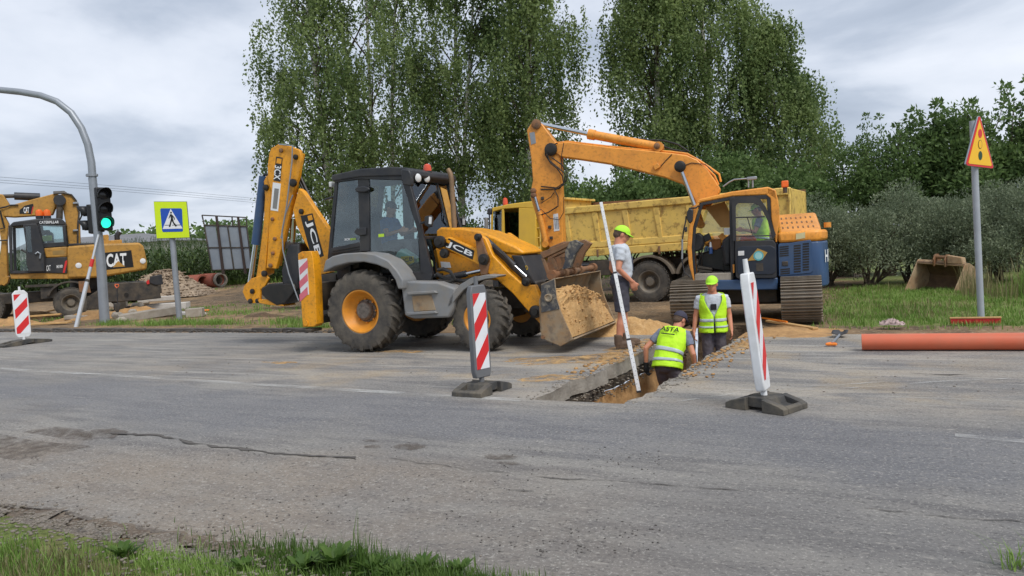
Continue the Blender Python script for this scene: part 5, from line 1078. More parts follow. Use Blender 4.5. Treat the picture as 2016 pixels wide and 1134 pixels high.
# delineator boards on rubber feet
def delineator(px, py, h, facing, tilt, label, frame_m, thick, peg=.06, w=.25, foot=.8, flip=False, frot=0., bevel=.012, point=False):
    p = on(px, py); o = thing('delineator', label, 'road barrier', (p.x, p.y, 0), facing+rad(90), 'striped delineator boards')
    R = Matrix.Rotation(tilt, 3, 'Y'); z0 = .13
    T_ = lambda x, y, z: R @ Vector((x, y, z-z0)) + Vector((0, 0, z0))
    oc = .05 if point else .02
    ol = [(-w/2+oc, z0+.04), (w/2-oc, z0+.04), (w/2, z0+.12), (w/2, z0+h-.08), (w/2-.03 if not point else w/2-.07, z0+h), (-w/2+.03 if not point else -w/2+.07, z0+h), (-w/2, z0+h-.08), (-w/2, z0+.12)]
    bd = MB().ext([T_(x, -thick/2, z) for x, z in ol], R @ Vector((0, thick, 0))).build('board', frame_m, o, bev=bevel)
    MB().cyl(T_(0, 0, z0+h-.02), T_(0, 0, z0+h+peg), .028, .022, n=10).build('peg', frame_m, o); MB().cyl(T_(0, 0, .02), T_(0, 0, z0+.06), .03, n=10).build('stem', frame_m, o)
    x0, x1, za, zb = -w/2+.028, w/2-.028, z0+.14, z0+h-.09
    for sgn in (-1, 1):
        yy = sgn*(thick/2+.0025); d = R @ Vector((0, .002, 0))
        MB().ext([T_(x, yy-.001, z) for x, z in ((x0, za), (x1, za), (x1, zb), (x0, zb))], d).build('white_sheet', m_refl, bd, smooth=None)
        hh = (zb-za)/4.4; sl = hh*1.35
        for k in range(-1, 5):
            lo = za-.35*hh+k*2*hh; poly = [(x0, lo), (x1, lo+sl), (x1, lo+sl+hh), (x0, lo+hh)]
            def clip(P, zc, keep):
                out = []
                for i in range(len(P)):
                    a, b = P[i], P[(i+1) % len(P)]; ia, ib = keep(a[1]), keep(b[1])
                    if ia: out.append(a)
                    if ia != ib: t = (zc-a[1])/(b[1]-a[1]); out.append((a[0]+(b[0]-a[0])*t, zc))
                return out
            poly = clip(poly, za, lambda z: z >= za); poly = clip(poly, zb, lambda z: z <= zb) if poly else poly
            if len(poly) > 2: MB().ext([T_(x*sgn*-1 if sgn > 0 else x, yy+sgn*.0015, z) for x, z in poly], R @ Vector((0, sgn*.0015, 0))).build('red_stripe', m_redr, bd, smooth=None)
    # rubber foot: two sloped blocks with a recess joined by a bar
    Rf = Matrix.Rotation(frot, 3, 'Z')
    ft = MB()
    for sx in (-1, 1):
        P = [(sx*foot*.14, .0), (sx*foot*.5, .0), (sx*foot*.5, .05), (sx*foot*.42, .075), (sx*foot*.14, .12)]
        for y0, y1 in ((-.2, -.12), (.12, .2)): ft.ext([Rf @ Vector((x, y0, z)) for x, z in P], Rf @ Vector((0, y1-y0, 0)))
        P2 = [(sx*foot*.14, .0), (sx*foot*.5, .0), (sx*foot*.5, .05), (sx*foot*.44, .07), (sx*foot*.4, .04), (sx*foot*.24, .05), (sx*foot*.2, .11), (sx*foot*.14, .12)]
        ft.ext([Rf @ Vector((x, -.118, z)) for x, z in P2], Rf @ Vector((0, .236, 0)))
    ft.box((0, 0, .075), (foot*.29, .3, .09), Rf); tag(ft.build('foot', m_rubber, o, bev=.006), kind='stuff')
    return o
m_refl = MT('white_sheeting', S(228, 230, 234), .4, .02, 8, S(200, 198, 194), .3, 6, .58); m_redr = MT('red_sheeting', S(214, 40, 44), .4, .04, 6, S(190, 60, 58), .3, 6, .56)
m_fgrey = MT('grey_housing', S(104, 106, 110), .55, .06, 5, S(126, 122, 116), .3, 4, .55)
delineator(950, 772, 1.08, rad(-16), rad(0), 'grey-framed red and white board in front of the backhoe front wheel', m_fgrey, .075, .1, foot=.62, frot=rad(12))
delineator(1508, 803, 1.12, rad(-2), rad(0), 'leaning white-framed board in front of the excavator', m_white, .085, .13, foot=.6, frot=rad(70))
SC_right = [o for o in bpy.data.objects if o.get('label') == 'leaning white-framed board in front of the excavator'][0]
SC_right.rotation_euler = (0, 0, rad(88))
for ch in SC_right.children:
    if ch.name.split('.')[0] in ('board', 'peg', 'stem'): ch.rotation_euler = (rad(-5.5), 0, 0)
delineator(48, 678, 1.16, rad(-20), rad(0), 'flat white-edged red striped board at the left picture edge', m_white, .05, .09, w=.32, foot=1.1, frot=rad(20), point=True)

# traffic signal on a curved mast
P0 = on(205, 636); F1 = Fr(P0.x, P0.y, YAW, P0.z)
sg = thing('traffic_signal', 'traffic signal showing green on a curved galvanised mast', 'traffic light', P0, F1.a)
MB().tube(F1.L([(207, 640), (205, 615), (199, 520), (190, 430), (182, 350)], 0), [.15, .145, .14, .13, .12], 18).build('pole', m_galv, sg)
MB().tube(F1.L([(183, 358), (180, 320), (173, 285), (160, 252), (140, 222), (112, 200), (80, 188), (40, 181), (0, 177), (-120, 168), (-300, 160)], 0), [.115, .112, .11, .108, .105, .103, .1, .1, .098, .09, .08], 16).build('mast_arm', m_galv, sg)
c = F1.uv(181, 345, 0); MB().cyl(c-Vector((0, 0, .04)), c+Vector((0, 0, .04)), .16, n=20).build('collar', m_galv, sg); MB().box(c, (.36, .08, .07)).build('clamp', m_galv, sg, bev=.01)
m_sigb = MT('signal_black', S(24, 25, 28), .45, .06)
def visor(parent, c, f, r, L):
    f = Vector(f).normalized(); x, y, _ = frame_of(f); up = Vector((0, 0, 1)); sx = f.cross(up).normalized(); V = []; n = 18
    for t in (0, 1):
        for k in range(n+1):
            a = rad(-35)+rad(250)*k/n; rr = r*(1.0 if t == 0 else 1.03); dd = L*t*(.55+.45*max(0, math.sin(a))); V.append(c+f*dd+(sx*math.cos(a)+up*math.sin(a))*rr)
    o = mesh_obj('visor', V, [(k, k+1, n+2+k, n+1+k) for k in range(n)], m_sigb, parent, 60); s = o.modifiers.new('s', 'SOLIDIFY'); s.thickness = .012; return o
def head(pts, w, f, lit, rr=.155, dp=.16):
    f = Vector(f).normalized(); sx = f.cross(Vector((0, 0, 1))); C_ = [F1.uv(*p, w) for p in pts]; c0 = (C_[0]+C_[-1])/2; Ht = abs(C_[0].z-C_[-1].z)+.46
    Rm = Matrix((f, sx, Vector((0, 0, 1)))).transposed(); hd = MB().box(c0-f*dp*.6, (dp, .42, Ht), Rm).build('signal_head', m_sigb, sg, bev=.03)
    for k, c in enumerate(C_):
        q = Vector((c0.x, c0.y, c.z)); MB().lathe([(rr, 0), (rr*.8, .02), (.01, .03)], q-f*dp*.1+f*.002, f, 24).build('lens', m_green_on if lit == k else m_siglens, hd); visor(hd, q-f*dp*.1, f, rr+.03, .3)
    return hd
m_siglens = MT('unlit_lens', S(40, 40, 44), .25, .05)
head([(205, 383), (206, 411), (207, 439)], -.08, (.72, -.69, 0), 2)
head([(172, 418), (174, 446)], .1, (-.9, -.3, 0), -1)
MB().tube([F1.uv(178, 405, 0), F1.uv(197, 404, 0)], .035).build('bracket', m_sigb, sg); MB().tube([F1.uv(185, 450, 0), F1.uv(205, 455, 0)], .035).build('bracket', m_sigb, sg)
# prop leaning on the mast
a, b_ = F1.uv(148, 652, -.95), F1.uv(194, 462, -.16)
pr = thing('telescopic_prop', 'slim telescopic aluminium prop leaning on the signal mast', 'pole', F1.wld(a), 0); W_ = lambda t: F1.wld(a.lerp(b_, t))-F1.wld(a)
MB().cyl(W_(0), W_(.52), .062, n=12).build('outer_tube', m_alu, pr); MB().cyl(W_(.52), W_(.72), .05, n=12).build('middle_tube', m_alu, pr); MB().cyl(W_(.72), W_(1), .035, n=12).build('inner_tube', m_alu, pr); MB().cyl(W_(.66), W_(.74), .056, n=12).build('red_collar', m_red, pr); MB().cyl(W_(.505), W_(.53), .07, n=12).build('joint', m_dark, pr)
# pedestrian crossing sign
P0 = on(353, 630); F2 = Fr(P0.x, P0.y, YAW, P0.z)
cs = thing('crossing_sign', 'pedestrian crossing sign, blue on fluorescent lime board', 'road sign', P0, F2.a)
MB().tube(F2.L([(354, 634), (347, 560), (338, 455)], .0), .085, 14).build('pole', m_galv, cs)
MB().ext(F2.L(q2((84, 62), (330, 62), (355, 333), (106, 340)), -.13), (0, .04, 0)).build('board_back', m_fgrey, cs, bev=.008)
lb = MB().ext(F2.L(q2((86, 65), (328, 65), (352, 330), (108, 337)), -.14), (0, .006, 0)).build('lime_board', MT('fluorescent_lime', S(206, 232, 22), .4, .02), cs)
MB().ext(F2.L(q2((140, 114), (288, 114), (296, 122), (303, 280), (297, 287), (156, 290), (149, 283), (134, 122)), -.146), (0, .003, 0)).build('blue_panel', MT('sign_blue', S(28, 78, 176), .4, .03), lb, smooth=None)
MB().ext(F2.L(q2((211, 117), (301, 264), (152, 268)), -.15), (0, .003, 0)).build('white_triangle', m_refl, lb, smooth=None)
fg_ = MB()
for pl in ([(209, 141), (216, 138), (221, 145), (218, 153), (211, 153), (207, 147)], [(206, 158), (218, 157), (228, 172), (229, 196), (214, 198), (211, 180)], [(214, 195), (229, 192), (236, 218), (256, 240), (258, 247), (246, 250), (244, 245), (229, 225)], [(212, 195), (224, 197), (217, 222), (210, 252), (197, 253), (199, 247), (206, 222)], [(206, 160), (212, 164), (203, 185), (199, 192), (196, 188)], [(220, 160), (227, 165), (241, 185), (243, 198), (238, 200), (234, 186)], [(166, 238), (206, 237), (206, 241), (166, 242)], [(222, 237), (284, 235), (286, 240), (222, 241)]): fg_.ext(F2.L(q2(*pl), -.153), (0, .003, 0))
tag(fg_.build('walking_figure', m_decalb, lb, smooth=None), kind='stuff')
# triangular warning sign
w4 = lambda *P: [(1600+x/2.577, 120+y/2.577) for x, y in P]
P0 = on(1932, 629); F3 = Fr(P0.x, P0.y, rad(58), P0.z)
ws = thing('warning_sign', 'yellow triangular traffic-light warning sign on a leaning grey post', 'road sign', P0, F3.a)
MB().tube(F3.L([(1932, 632), (1926, 500), (1915, 238)], 0), .05, 14).build('post', MT('grey_post', S(166, 172, 180), .5, .04, 4, S(140, 144, 150), .4, 3, .55), ws)
MB().ext(F3.L(w4((838, 282), (846, 278), (852, 284), (918, 535), (914, 546), (786, 532), (774, 524), (776, 512)), -.075), (0, .02, 0)).build('sign_plate', m_galv, ws, bev=.004)
t_ = MB().ext(F3.L(w4((843, 283), (850, 283), (917, 538), (912, 545), (786, 530), (780, 520)), -.082), (0, .006, 0)).build('red_border', m_redr, ws, smooth=None)
MB().ext(F3.L(w4((847, 300), (909, 528), (904, 533), (795, 521), (791, 515)), -.087), (0, .004, 0)).build('yellow_field', MT('sign_yellow', S(246, 190, 30), .4, .02), t_, smooth=None)
for k, (x, y) in enumerate(((850, 368), (850, 423), (851, 480))):
    L_ = lambda rx, ry: F3.L(w4(*[(x+rx*math.cos(q), y+ry*math.sin(q)) for q in [i*math.pi/10 for i in range(20)]]), -.09)
    MB().ext(L_(10, 23), (0, .002, 0)).build('disc', m_redr if k == 0 else m_decalb if k == 1 else MT('sign_green', S(30, 70, 44), .4), t_, smooth=None)
    if k == 1: MB().ext([q+Vector((0, -.002, 0)) for q in L_(8, 20)], (0, .002, 0)).build('disc_inner', MATS['sign_yellow'], t_, smooth=None)
# levelling staff standing in the trench
a = G(1258, 772, -.35); d0 = (Vector(a)-Vector(CP)).dot(Vector(CF)); b_ = AT(1183, 398, d0+.25)
ls_ = thing('levelling_staff', 'long white levelling staff leaning out of the trench past the standing man', 'measuring staff', a, 0); ax = b_-a; wx = Vector(CR); ny = ax.cross(wx).normalized(); wx = ny.cross(ax).normalized()
def seg(t0, t1, wd, th, m, nm, par): 
    c0 = ax*t0; c1 = ax*t1; return MB().ext([c0-wx*wd-ny*th, c0+wx*wd-ny*th, c0+wx*wd+ny*th, c0-wx*wd+ny*th], c1-c0).build(nm, m, par, bev=.003)
for k, (t0, t1, wd) in enumerate(((0, .27, .026), (.27, .62, .023), (.62, 1, .02))):
    s_ = seg(t0, t1, wd, .012, m_white, 'section', ls_); seg(t0-.002, t0+.008, wd+.003, .015, m_black, 'joint', ls_)
    n = int((t1-t0)*44)
    for i in range(n):
        t = t0+.02+(t1-t0-.03)*i/n; c0 = ax*t; e = -1 if i % 2 else 1; o_ = ny*(-.0135 if ny.dot(Vector(CP)-a) < 0 else .0135)
        MB().ext([c0+wx*(e*.004)+o_, c0+wx*(e*wd*.6)+o_, c0+wx*(e*wd*.6)+ax*.0025+o_, c0+wx*(e*.004)+ax*.0025+o_], o_*.03).build('mark', m_fgrey, s_, smooth=None)
# orange sewer pipe on the road
a = G(1697, 690); b_ = G(2016, 690); d = (b_-a).normalized(); e_ = a+d*5.0
pp_ = thing('sewer_pipe', 'long orange plastic sewer pipe lying on the road at the right', 'pipe', (a.x, a.y, .112), math.atan2(d.y, d.x))
V = MB(); V.lathe([(.1, 0), (.105, .0), (.105, 5), (.1, 5), (.1, 0)], (0, 0, 0), (1, 0, 0), 36, cap=False); V.build('pipe_wall', m_pvc, pp_, smooth=40)
# shovel lying at the road edge
def shovel(a, b_, label, grip_m, shaft_m, blade_m, up=.0, rot=0):
    a = Vector(a); b_ = Vector(b_); d = (b_-a).normalized(); s = Vector((0, 0, 1)).cross(d); s = s.normalized() if s.length > .1 else Vector(CR); n = d.cross(s)
    o = thing('shovel', label, 'shovel', a, 0, 'shovels with orange grips'); L_ = (b_-a).length
    MB().tube([d*.1, d*(L_*.55), d*(L_-.22)], .017, 8).build('shaft', shaft_m, o)
    MB().tube([d*.12, d*.08+s*.035, d*.03+s*.062, s*.062, -s*.062, d*.03-s*.062, d*.08-s*.035], .017, 8, True).build('grip', grip_m, o)
    V = []; 
    for i in range(7):
        t = i/6; w = .11*(1 if t < .6 else 1-(t-.6)*1.6)
        for j in range(7): q = j/3-1; V.append(d*(L_-.26+.3*t)+s*(w*q)+n*(.03*q*q+.02*math.sin(t*3)))
    bl = mesh_obj('blade', V, [(i*7+j, i*7+j+1, i*7+8+j, i*7+7+j) for i in range(6) for j in range(6)], blade_m, o, 60); m = bl.modifiers.new('s', 'SOLIDIFY'); m.thickness = .006
    return o
m_grip = MT('orange_plastic', S(238, 132, 40), .4, .04)
a = G(1636, 678, .03); b_ = G(1663, 648, .05); shovel(a, a+(b_-a).normalized()*1.15, 'shovel with orange grip lying at the road edge by the pipe', m_grip, m_galv, m_black)
a = on(228, 562); q = on(228, 604); shovel(F1.wld(F1.uv(230, 560, .6)), F1.wld(F1.uv(232, 612, .6)), 'shovel stuck upright in the rubble right of the signal mast', MT('orange_red_plastic', S(226, 110, 64), .4), m_black, m_dark)
# broom head, rag, plank
a, b_ = on(1870, 642), on(1972, 641); c = (a+b_)/2; an = math.atan2((b_-a).y, (b_-a).x); L_ = (b_-a).length
br = thing('broom_head', 'red bristle broom head lying on the grass', 'broom', (c.x, c.y, c.z+.06), an); MB().box((0, 0, .055), (L_, .07, .02)).build('wooden_back', m_wood, br, bev=.004)
rr_ = random.Random(4); bb = MB()
for i in range(70):
    for j in range(3): x = -L_/2+.01+(L_-.02)*(i+.5)/70; y = -.022+.022*j; bb.add([(x-.004, y-.004, .046), (x+.004, y-.004, .046), (x+.004, y+.004, .046), (x-.004, y+.004, .046), (x+rr_.gauss(0, .006), y+rr_.gauss(0, .006)+(j-1)*.012, -.045+rr_.gauss(0, .004))], [(0, 1, 4), (1, 2, 4), (2, 3, 4), (3, 0, 4)])
tag(bb.build('bristles', MT('red_bristle', S(206, 46, 46), .5, .1, 20), br, smooth=None), kind='stuff')
p = on(1756, 648); V = []; n = 18
for j in range(n+1):
    for i in range(n+1): u, v = i/n-.5, j/n-.5; V.append((u*.34+fbm(v, u, 5, 3, 3)*.08, v*.22+fbm(u, v, 5, 3, 4)*.08, max(.012, .07+fbm(u, v, 5, 4, 8)*.16-.2*(u*u+v*v))))
rg = mesh_obj('rag', V, [(j*(n+1)+i, j*(n+1)+i+1, (j+1)*(n+1)+i+1, (j+1)*(n+1)+i) for j in range(n) for i in range(n)], MT('dirty_cloth', S(186, 164, 160), .9, .15, 9, S(96, 84, 80), .6, 8, .5), None, 80); rg.location = p; rg.location.z = .06; tag(rg, 'crumpled dirty pink work gloves on the grass near the road', 'gloves')
a, b_ = on(1512, 641), on(1606, 654); c = (a+b_)/2; tag(MB().box((0, 0, 0), ((b_-a).length, .1, .035)).build('plank', m_wood, None, bev=.004), 'pale timber plank by the excavator right track', 'plank'); o = bpy.data.objects['plank']; o.location = (c.x, c.y, .07); o.rotation_euler = (0, .02, math.atan2((b_-a).y, (b_-a).x))
a, b_ = on(1500, 637), on(1550, 648); pk = tag(MB().tube([(0, 0, 0), ((b_-a).x, (b_-a).y, .02)], .016).build('tool_handle', m_grip, None), 'thin orange tool handle lying against the timber plank', 'handle'); pk.location = (a.x, a.y, .1)
# rusty bucket lying on the verge
p = on(1778, 574); bkt = thing('excavator_bucket', 'rusty spare excavator bucket lying on the verge by the bushes', 'bucket', (p.x, p.y, p.z-.04), rad(29-55))
bkt.scale = (.84, .84, .84); bkt.rotation_euler = (rad(-4), rad(5), rad(29-55)); m_rust_p = MT('dusty_rusty_steel', S(172, 150, 120), .85, .15, 3, S(150, 100, 62), .55, 2.6, .52, bump=.4, fine=S(110, 92, 76), famt=.5, fscale=6)
SP = [(0, 0), (.55, -.0), (.95, .06), (1.2, .3), (1.22, .58), (1.0, .85), (.72, .95), (.52, .92), (.3, .5)]
for x in (0, 1.3): MB().ext([(x+b*.1, b*.95, z) for b, z in SP], (.03, 0, 0)).build('side_plate', m_rust_p, bkt, bev=.008)
V = []; out_ = SP[:8]
sh_ = MB(); inn = [(b-.03 if z > .05 else b, z+.03 if z < .5 else z-.03) for b, z in out_]
sh_.ext([(.03+b*.1, b*.95, z) for b, z in out_+inn[::-1]], (1.27, 0, 0)); sh_.build('shell', MT('muddy_bucket_inside', S(92, 74, 58), .95, .2, 5, S(130, 104, 76), .5, 4, .5, bump=.6), bkt)
MB().ext([(.05, .46, .86), (.05, .55, .98), (1.36, .55, .98), (1.36, .46, .86)], (0, .06, -.02)).build('top_beam', m_rust_p, bkt, bev=.01)
for x in (.55, .85): MB().ext([(x, .42, .8), (x, .36, 1.0), (x, .45, 1.15), (x, .62, 1.16), (x, .8, 1.0), (x, .75, .85)], (.04, 0, 0)).build('hitch_ear', m_rust, bkt, bev=.008)
MB().cyl((.52, .5, 1.07), (1.0, .5, 1.07), .05).build('hitch_pin', m_rust, bkt); MB().ext([(.9, .45, .9), (.9, .42, 1.14), (1.25, .5, 1.1), (1.3, .5, .92)], (0, .25, 0)).build('hitch_block', m_rust_p, bkt, bev=.02)
for k in range(18): pass
# gravel heap, concrete pipes, steel panel frame, slabs and rubble on the left
p = AT(325, 580, 37); p.z = terrain_z(p.x, p.y); gh = tag(blot('gravel_heap', (p.x, p.y), 2.9, 2.2, MT('gravel', S(168, 150, 128), .95, .15, 3, S(120, 104, 88), .6, 6, .5, bump=1, bscale=14), .0, 77, None, rad(20), 1.2, 60, 12, .25, p.z), 'heap of light gravel behind the wheeled excavator blade', 'gravel')
gm = gh.data; pts_ = [gm.polygons[random.randrange(len(gm.polygons))].center for _ in range(2600)]; tag(stones('gravel_stones', [(q.x+random.gauss(0, .08), q.y+random.gauss(0, .08), q.z+.02) for q in pts_], [random.uniform(.025, .075) for _ in pts_], m_wst2 if False else MT('gravel_stone', S(176, 156, 134), .9, .35, 1.2, S(112, 96, 80), .7, .9, .5), gh), kind='stuff')
m_terr = MT('terracotta_pipe', S(168, 92, 72), .75, .08, 3, S(140, 96, 80), .4, 3, .5); m_lin = MT('pipe_lining', S(176, 168, 158), .85, .08)
for k, (px, py, L_, lab) in enumerate(((402, 574, 2.2, 'terracotta-coloured concrete pipe lying nearest the gravel heap'), (430, 571, 2.0, 'terracotta-coloured concrete pipe lying in the middle beside the field'), (437, 571, .5, 'short grey-lined pipe end behind the terracotta pipes'))):
    p = AT(px, py, 40); p.z = terrain_z(p.x, p.y); o = thing('concrete_pipe', lab, 'pipe', (p.x, p.y, p.z+.36), rad(29+140), 'concrete pipes by the maize field'); MB().lathe([(.28, 0), (.37, 0), (.37, L_), (.28, L_)], (0, 0, 0), (1, 0, 0), 30, cap=False).build('outer_shell', m_terr if k < 2 else m_conc, o, smooth=40); MB().lathe([(.279, .004), (.279, L_-.004)], (0, 0, 0), (1, 0, 0), 30, cap=False).build('lining', m_lin, o, smooth=40)
p0 = AT(470, 560, 38.5); F4 = Fr(p0.x, p0.y, YAW, terrain_z(p0.x, p0.y)); bf = thing('steel_panel_frame', 'tilted grey sheet-steel panel frame standing before the maize', 'panel', F4.wld((0, 0, 0)), F4.a)
m_pan = MT('sheet_steel', S(128, 138, 150), .5, .12, 1.2, S(160, 168, 176), .5, 1.0, .5, metal=.2); m_brn = MT('dark_brown_steel', S(58, 46, 42), .7, .1)
bl = [(460, 238), (778, 248), (815, 562), (520, 574)]
def bil(u, v): a = [bl[0][i]*(1-u)+bl[1][i]*u for i in (0, 1)]; b = [bl[3][i]*(1-u)+bl[2][i]*u for i in (0, 1)]; return (a[0]*(1-v)+b[0]*v, a[1]*(1-v)+b[1]*v)
us = [0, .27, .55, .80, 1]
for i in range(4):
    for j in range(2):
        u0_, u1_, v0_, v1_ = us[i]+.008, us[i+1]-.008, j*.5+.008, j*.5+.492; MB().ext(F4.L(q2(bil(u0_, v0_), bil(u1_, v0_), bil(u1_, v1_), bil(u0_, v1_)), .05), (0, .02, 0)).build('panel', m_pan, bf, smooth=None)
for nm, P in (('top_bar', ((445, 165), (772, 182))), ('side_bar', ((445, 165), (462, 238))), ('side_bar', ((772, 182), (780, 248))), ('frame_bar', ((460, 238), (778, 248))), ('frame_bar', ((460, 238), (520, 574))), ('frame_bar', ((778, 248), (815, 562))), ('frame_bar', ((520, 574), (815, 562))), ('frame_bar', (bil(0, .5), bil(1, .5))), ('frame_bar', (bil(.55, 0), bil(.55, 1))), ('upright', ((668, 178), (674, 245)))): MB().tube(F4.L(q2(*P), .03), .035, 6).build(nm, m_dark, bf)
for P in (((541, 170), (556, 170), (612, 604), (592, 604)), ((703, 180), (717, 182), (775, 600), (757, 600))): MB().ext(F4.L(q2(*P), -.03), (0, .12, 0)).build('post', m_brn, bf, bev=.01)
def slab(px, py, L_, Wd, Hh, ang, label, m, name='concrete_slab', cat='slab', tilt=0, z=0, group=None):
    p = on(px, py); o = MB().box((0, 0, Hh/2), (L_, Wd, Hh)).build(name, m, None, bev=.02 if Hh > .08 else .008); o.location = (p.x, p.y, p.z+z); o.rotation_euler = (0, tilt, rad(29+ang)); return tag(o, label, cat, group)
m_wc = MT('white_concrete', S(198, 194, 188), .85, .06, 4, S(160, 152, 142), .4, 4, .52)
slab(292, 626, 1.75, .75, .26, 30, 'long weathered concrete beam lying right of the signal mast', m_conc, tilt=-.08); slab(332, 610, 1.5, .55, .26, 4, 'white concrete slab behind the crossing sign post', m_wc); slab(312, 602, 1.6, .35, .2, 8, 'white kerb piece stacked behind the concrete slab', m_wc, z=.12); slab(385, 625, .5, .4, .28, 10, 'small square concrete block right of the crossing sign', m_conc); slab(378, 621, .9, .3, .1, -8, 'thin pale slab leaning on the small square block', m_wc, tilt=.1)
slab(243, 609, .3, .3, .34, 12, 'upright paving stone by the stuck shovel', m_conc, 'paving_stone'); slab(305, 590, .3, .3, .5, 0, 'short white pipe stub with a lime cap', m_wc, 'pipe_stub', 'pipe')
slab(70, 634, 1.6, .22, .06, 18, 'timber board lying left of the big excavator wheel', m_wood, 'board', 'board', z=.2); slab(100, 641, 1.3, .25, .05, -6, 'timber board nearest the kerb by the signal mast', m_wood, 'board', 'board', z=.02); slab(86, 622, 1.2, .2, .06, 30, 'short timber board beside the front excavator wheel', m_wood, 'board', 'board', z=.1, tilt=-.2); slab(160, 630, .9, .5, .14, 5, 'flat broken slab at the foot of the prop', m_conc, tilt=.05); slab(18, 606, 1.0, .3, .1, -15, 'timber board at the left picture edge', m_wood, 'board', 'board', z=.5)
rk = random.Random(8)
for k, (x, y, s_) in enumerate(((255, 614, .3), (270, 608, .36), (262, 622, .26), (286, 604, .3), (215, 606, .3), (225, 616, .24), (148, 606, .3), (118, 612, .28), (232, 628, .3), (210, 625, .22), (196, 618, .25), (240, 634, .22))):
    me = bpy.data.meshes.new('rock'); a, f = PEB[k % 4]; me.from_pydata([tuple(v*s_*.8) for v in a], [], f.tolist()); o = fin('rock', me, m_conc); p = on(x, y); o.location = (p.x, p.y, p.z+s_*.3); o.rotation_euler = (rk.random(), rk.random(), rk.random()*6); b = o.modifiers.new('b', 'BEVEL'); b.width = .02; tag(o, 'lump of broken concrete in the rubble by the wheeled excavator', 'rubble', 'lumps of broken concrete')
for k, (x, y, rx, ry, h) in enumerate(((60, 628, 2.2, .8, .3), (190, 628, 2.4, .6, .3), (265, 618, 1.6, .6, .28), (20, 640, 1.6, .5, .28))):
    p = on(x, y); tag(blot('soil_pile', (p.x, p.y), rx, ry, m_sandd, .0, 90+k, None, rad(20), h, 48, 8, .5, p.z-.03), ['low sandy spoil heap under the wheeled excavator', 'sandy spoil heap round the signal mast', 'sandy spoil heap under the concrete beam', 'sandy spoil heap behind the left striped board'][k], 'soil')
for k, (x, y, s_) in enumerate(((235, 602, .3), (452, 0, 0))):
    if s_: pass
p = on(404, 612); og = MB().tube([(.16*math.cos(t), .1*math.sin(t), .03) for t in [i*math.pi/8 for i in range(16)]], .03, 6, True).build('orange_ring', m_grip, None); og.location = p; tag(og, 'orange plastic ring handle on the bare ground', 'handle'); 
for k, (x, y, rx, ry, h) in enumerate(((512, 622, .9, .3, .14), (572, 626, .6, .2, .12), (545, 607, 1.2, .3, .1))):
    p = on(x, y); tag(blot('soil_clod', (p.x, p.y), rx, ry, m_soil, .0, 110+k, None, rad(20), h, 36, 6, .8, p.z-.02), ['dark churned soil below the backhoe hitch', 'dark soil clod left of the stabiliser', 'flat soil hump behind the digging arm'][k], 'soil')
# barn far behind, wires
p = AT(190, 500, 80); F5 = Fr(p.x, p.y, YAW-rad(8), 0); bn = thing('barn', 'long low grey-roofed barn behind the wheeled excavator', 'building', F5.wld((0, 0, 0)), F5.a)
A, B = F5.uv(20, 488, 0), F5.uv(338, 487, 0); R0, R1 = F5.uv(60, 456, 5), F5.uv(282, 459, 5); m_rf = MT('fibre_cement_roof', S(122, 122, 124), .85, .06, 1, S(96, 96, 98), .4, .6, .5); m_bw = MT('barn_wall', S(176, 172, 166), .9, .06, 1)
ze = A.z-.3
MB().ext([(A.x+.4, .3, -.5), (B.x-.4, .3, -.5), (B.x-.4, .3, ze), (A.x+.4, .3, ze)], (0, 9.4, 0)).build('wall', m_bw, bn)
rf_ = MB(); rf_.add([(A.x, 0, ze), (B.x, 0, ze), (R1.x, 5, R1.z), (R0.x, 5, R1.z), (A.x, 10, ze), (B.x, 10, ze)], [(0, 1, 2, 3), (5, 4, 3, 2), (0, 3, 4), (1, 5, 2)]); rf_.build('roof', m_rf, bn, smooth=None)
for k, (y0, y1) in enumerate(((347, 394), (353, 398), (358, 402))):
    P = [AT(px, y0+(y1-y0)*(px+20)/540-2.5*math.sin(math.pi*(px+20)/700), 62+px*.06) for px in range(-60, 760, 60)]
    w = MB().tube([q-P[0] for q in P], .013, 5).build('power_cable', m_hose, None); w.location = P[0]; tag(w, ['uppermost of three thin power cables in the left sky', 'middle of three thin power cables in the left sky', 'lowest of three thin power cables in the left sky'][k], 'cable', 'power cables')
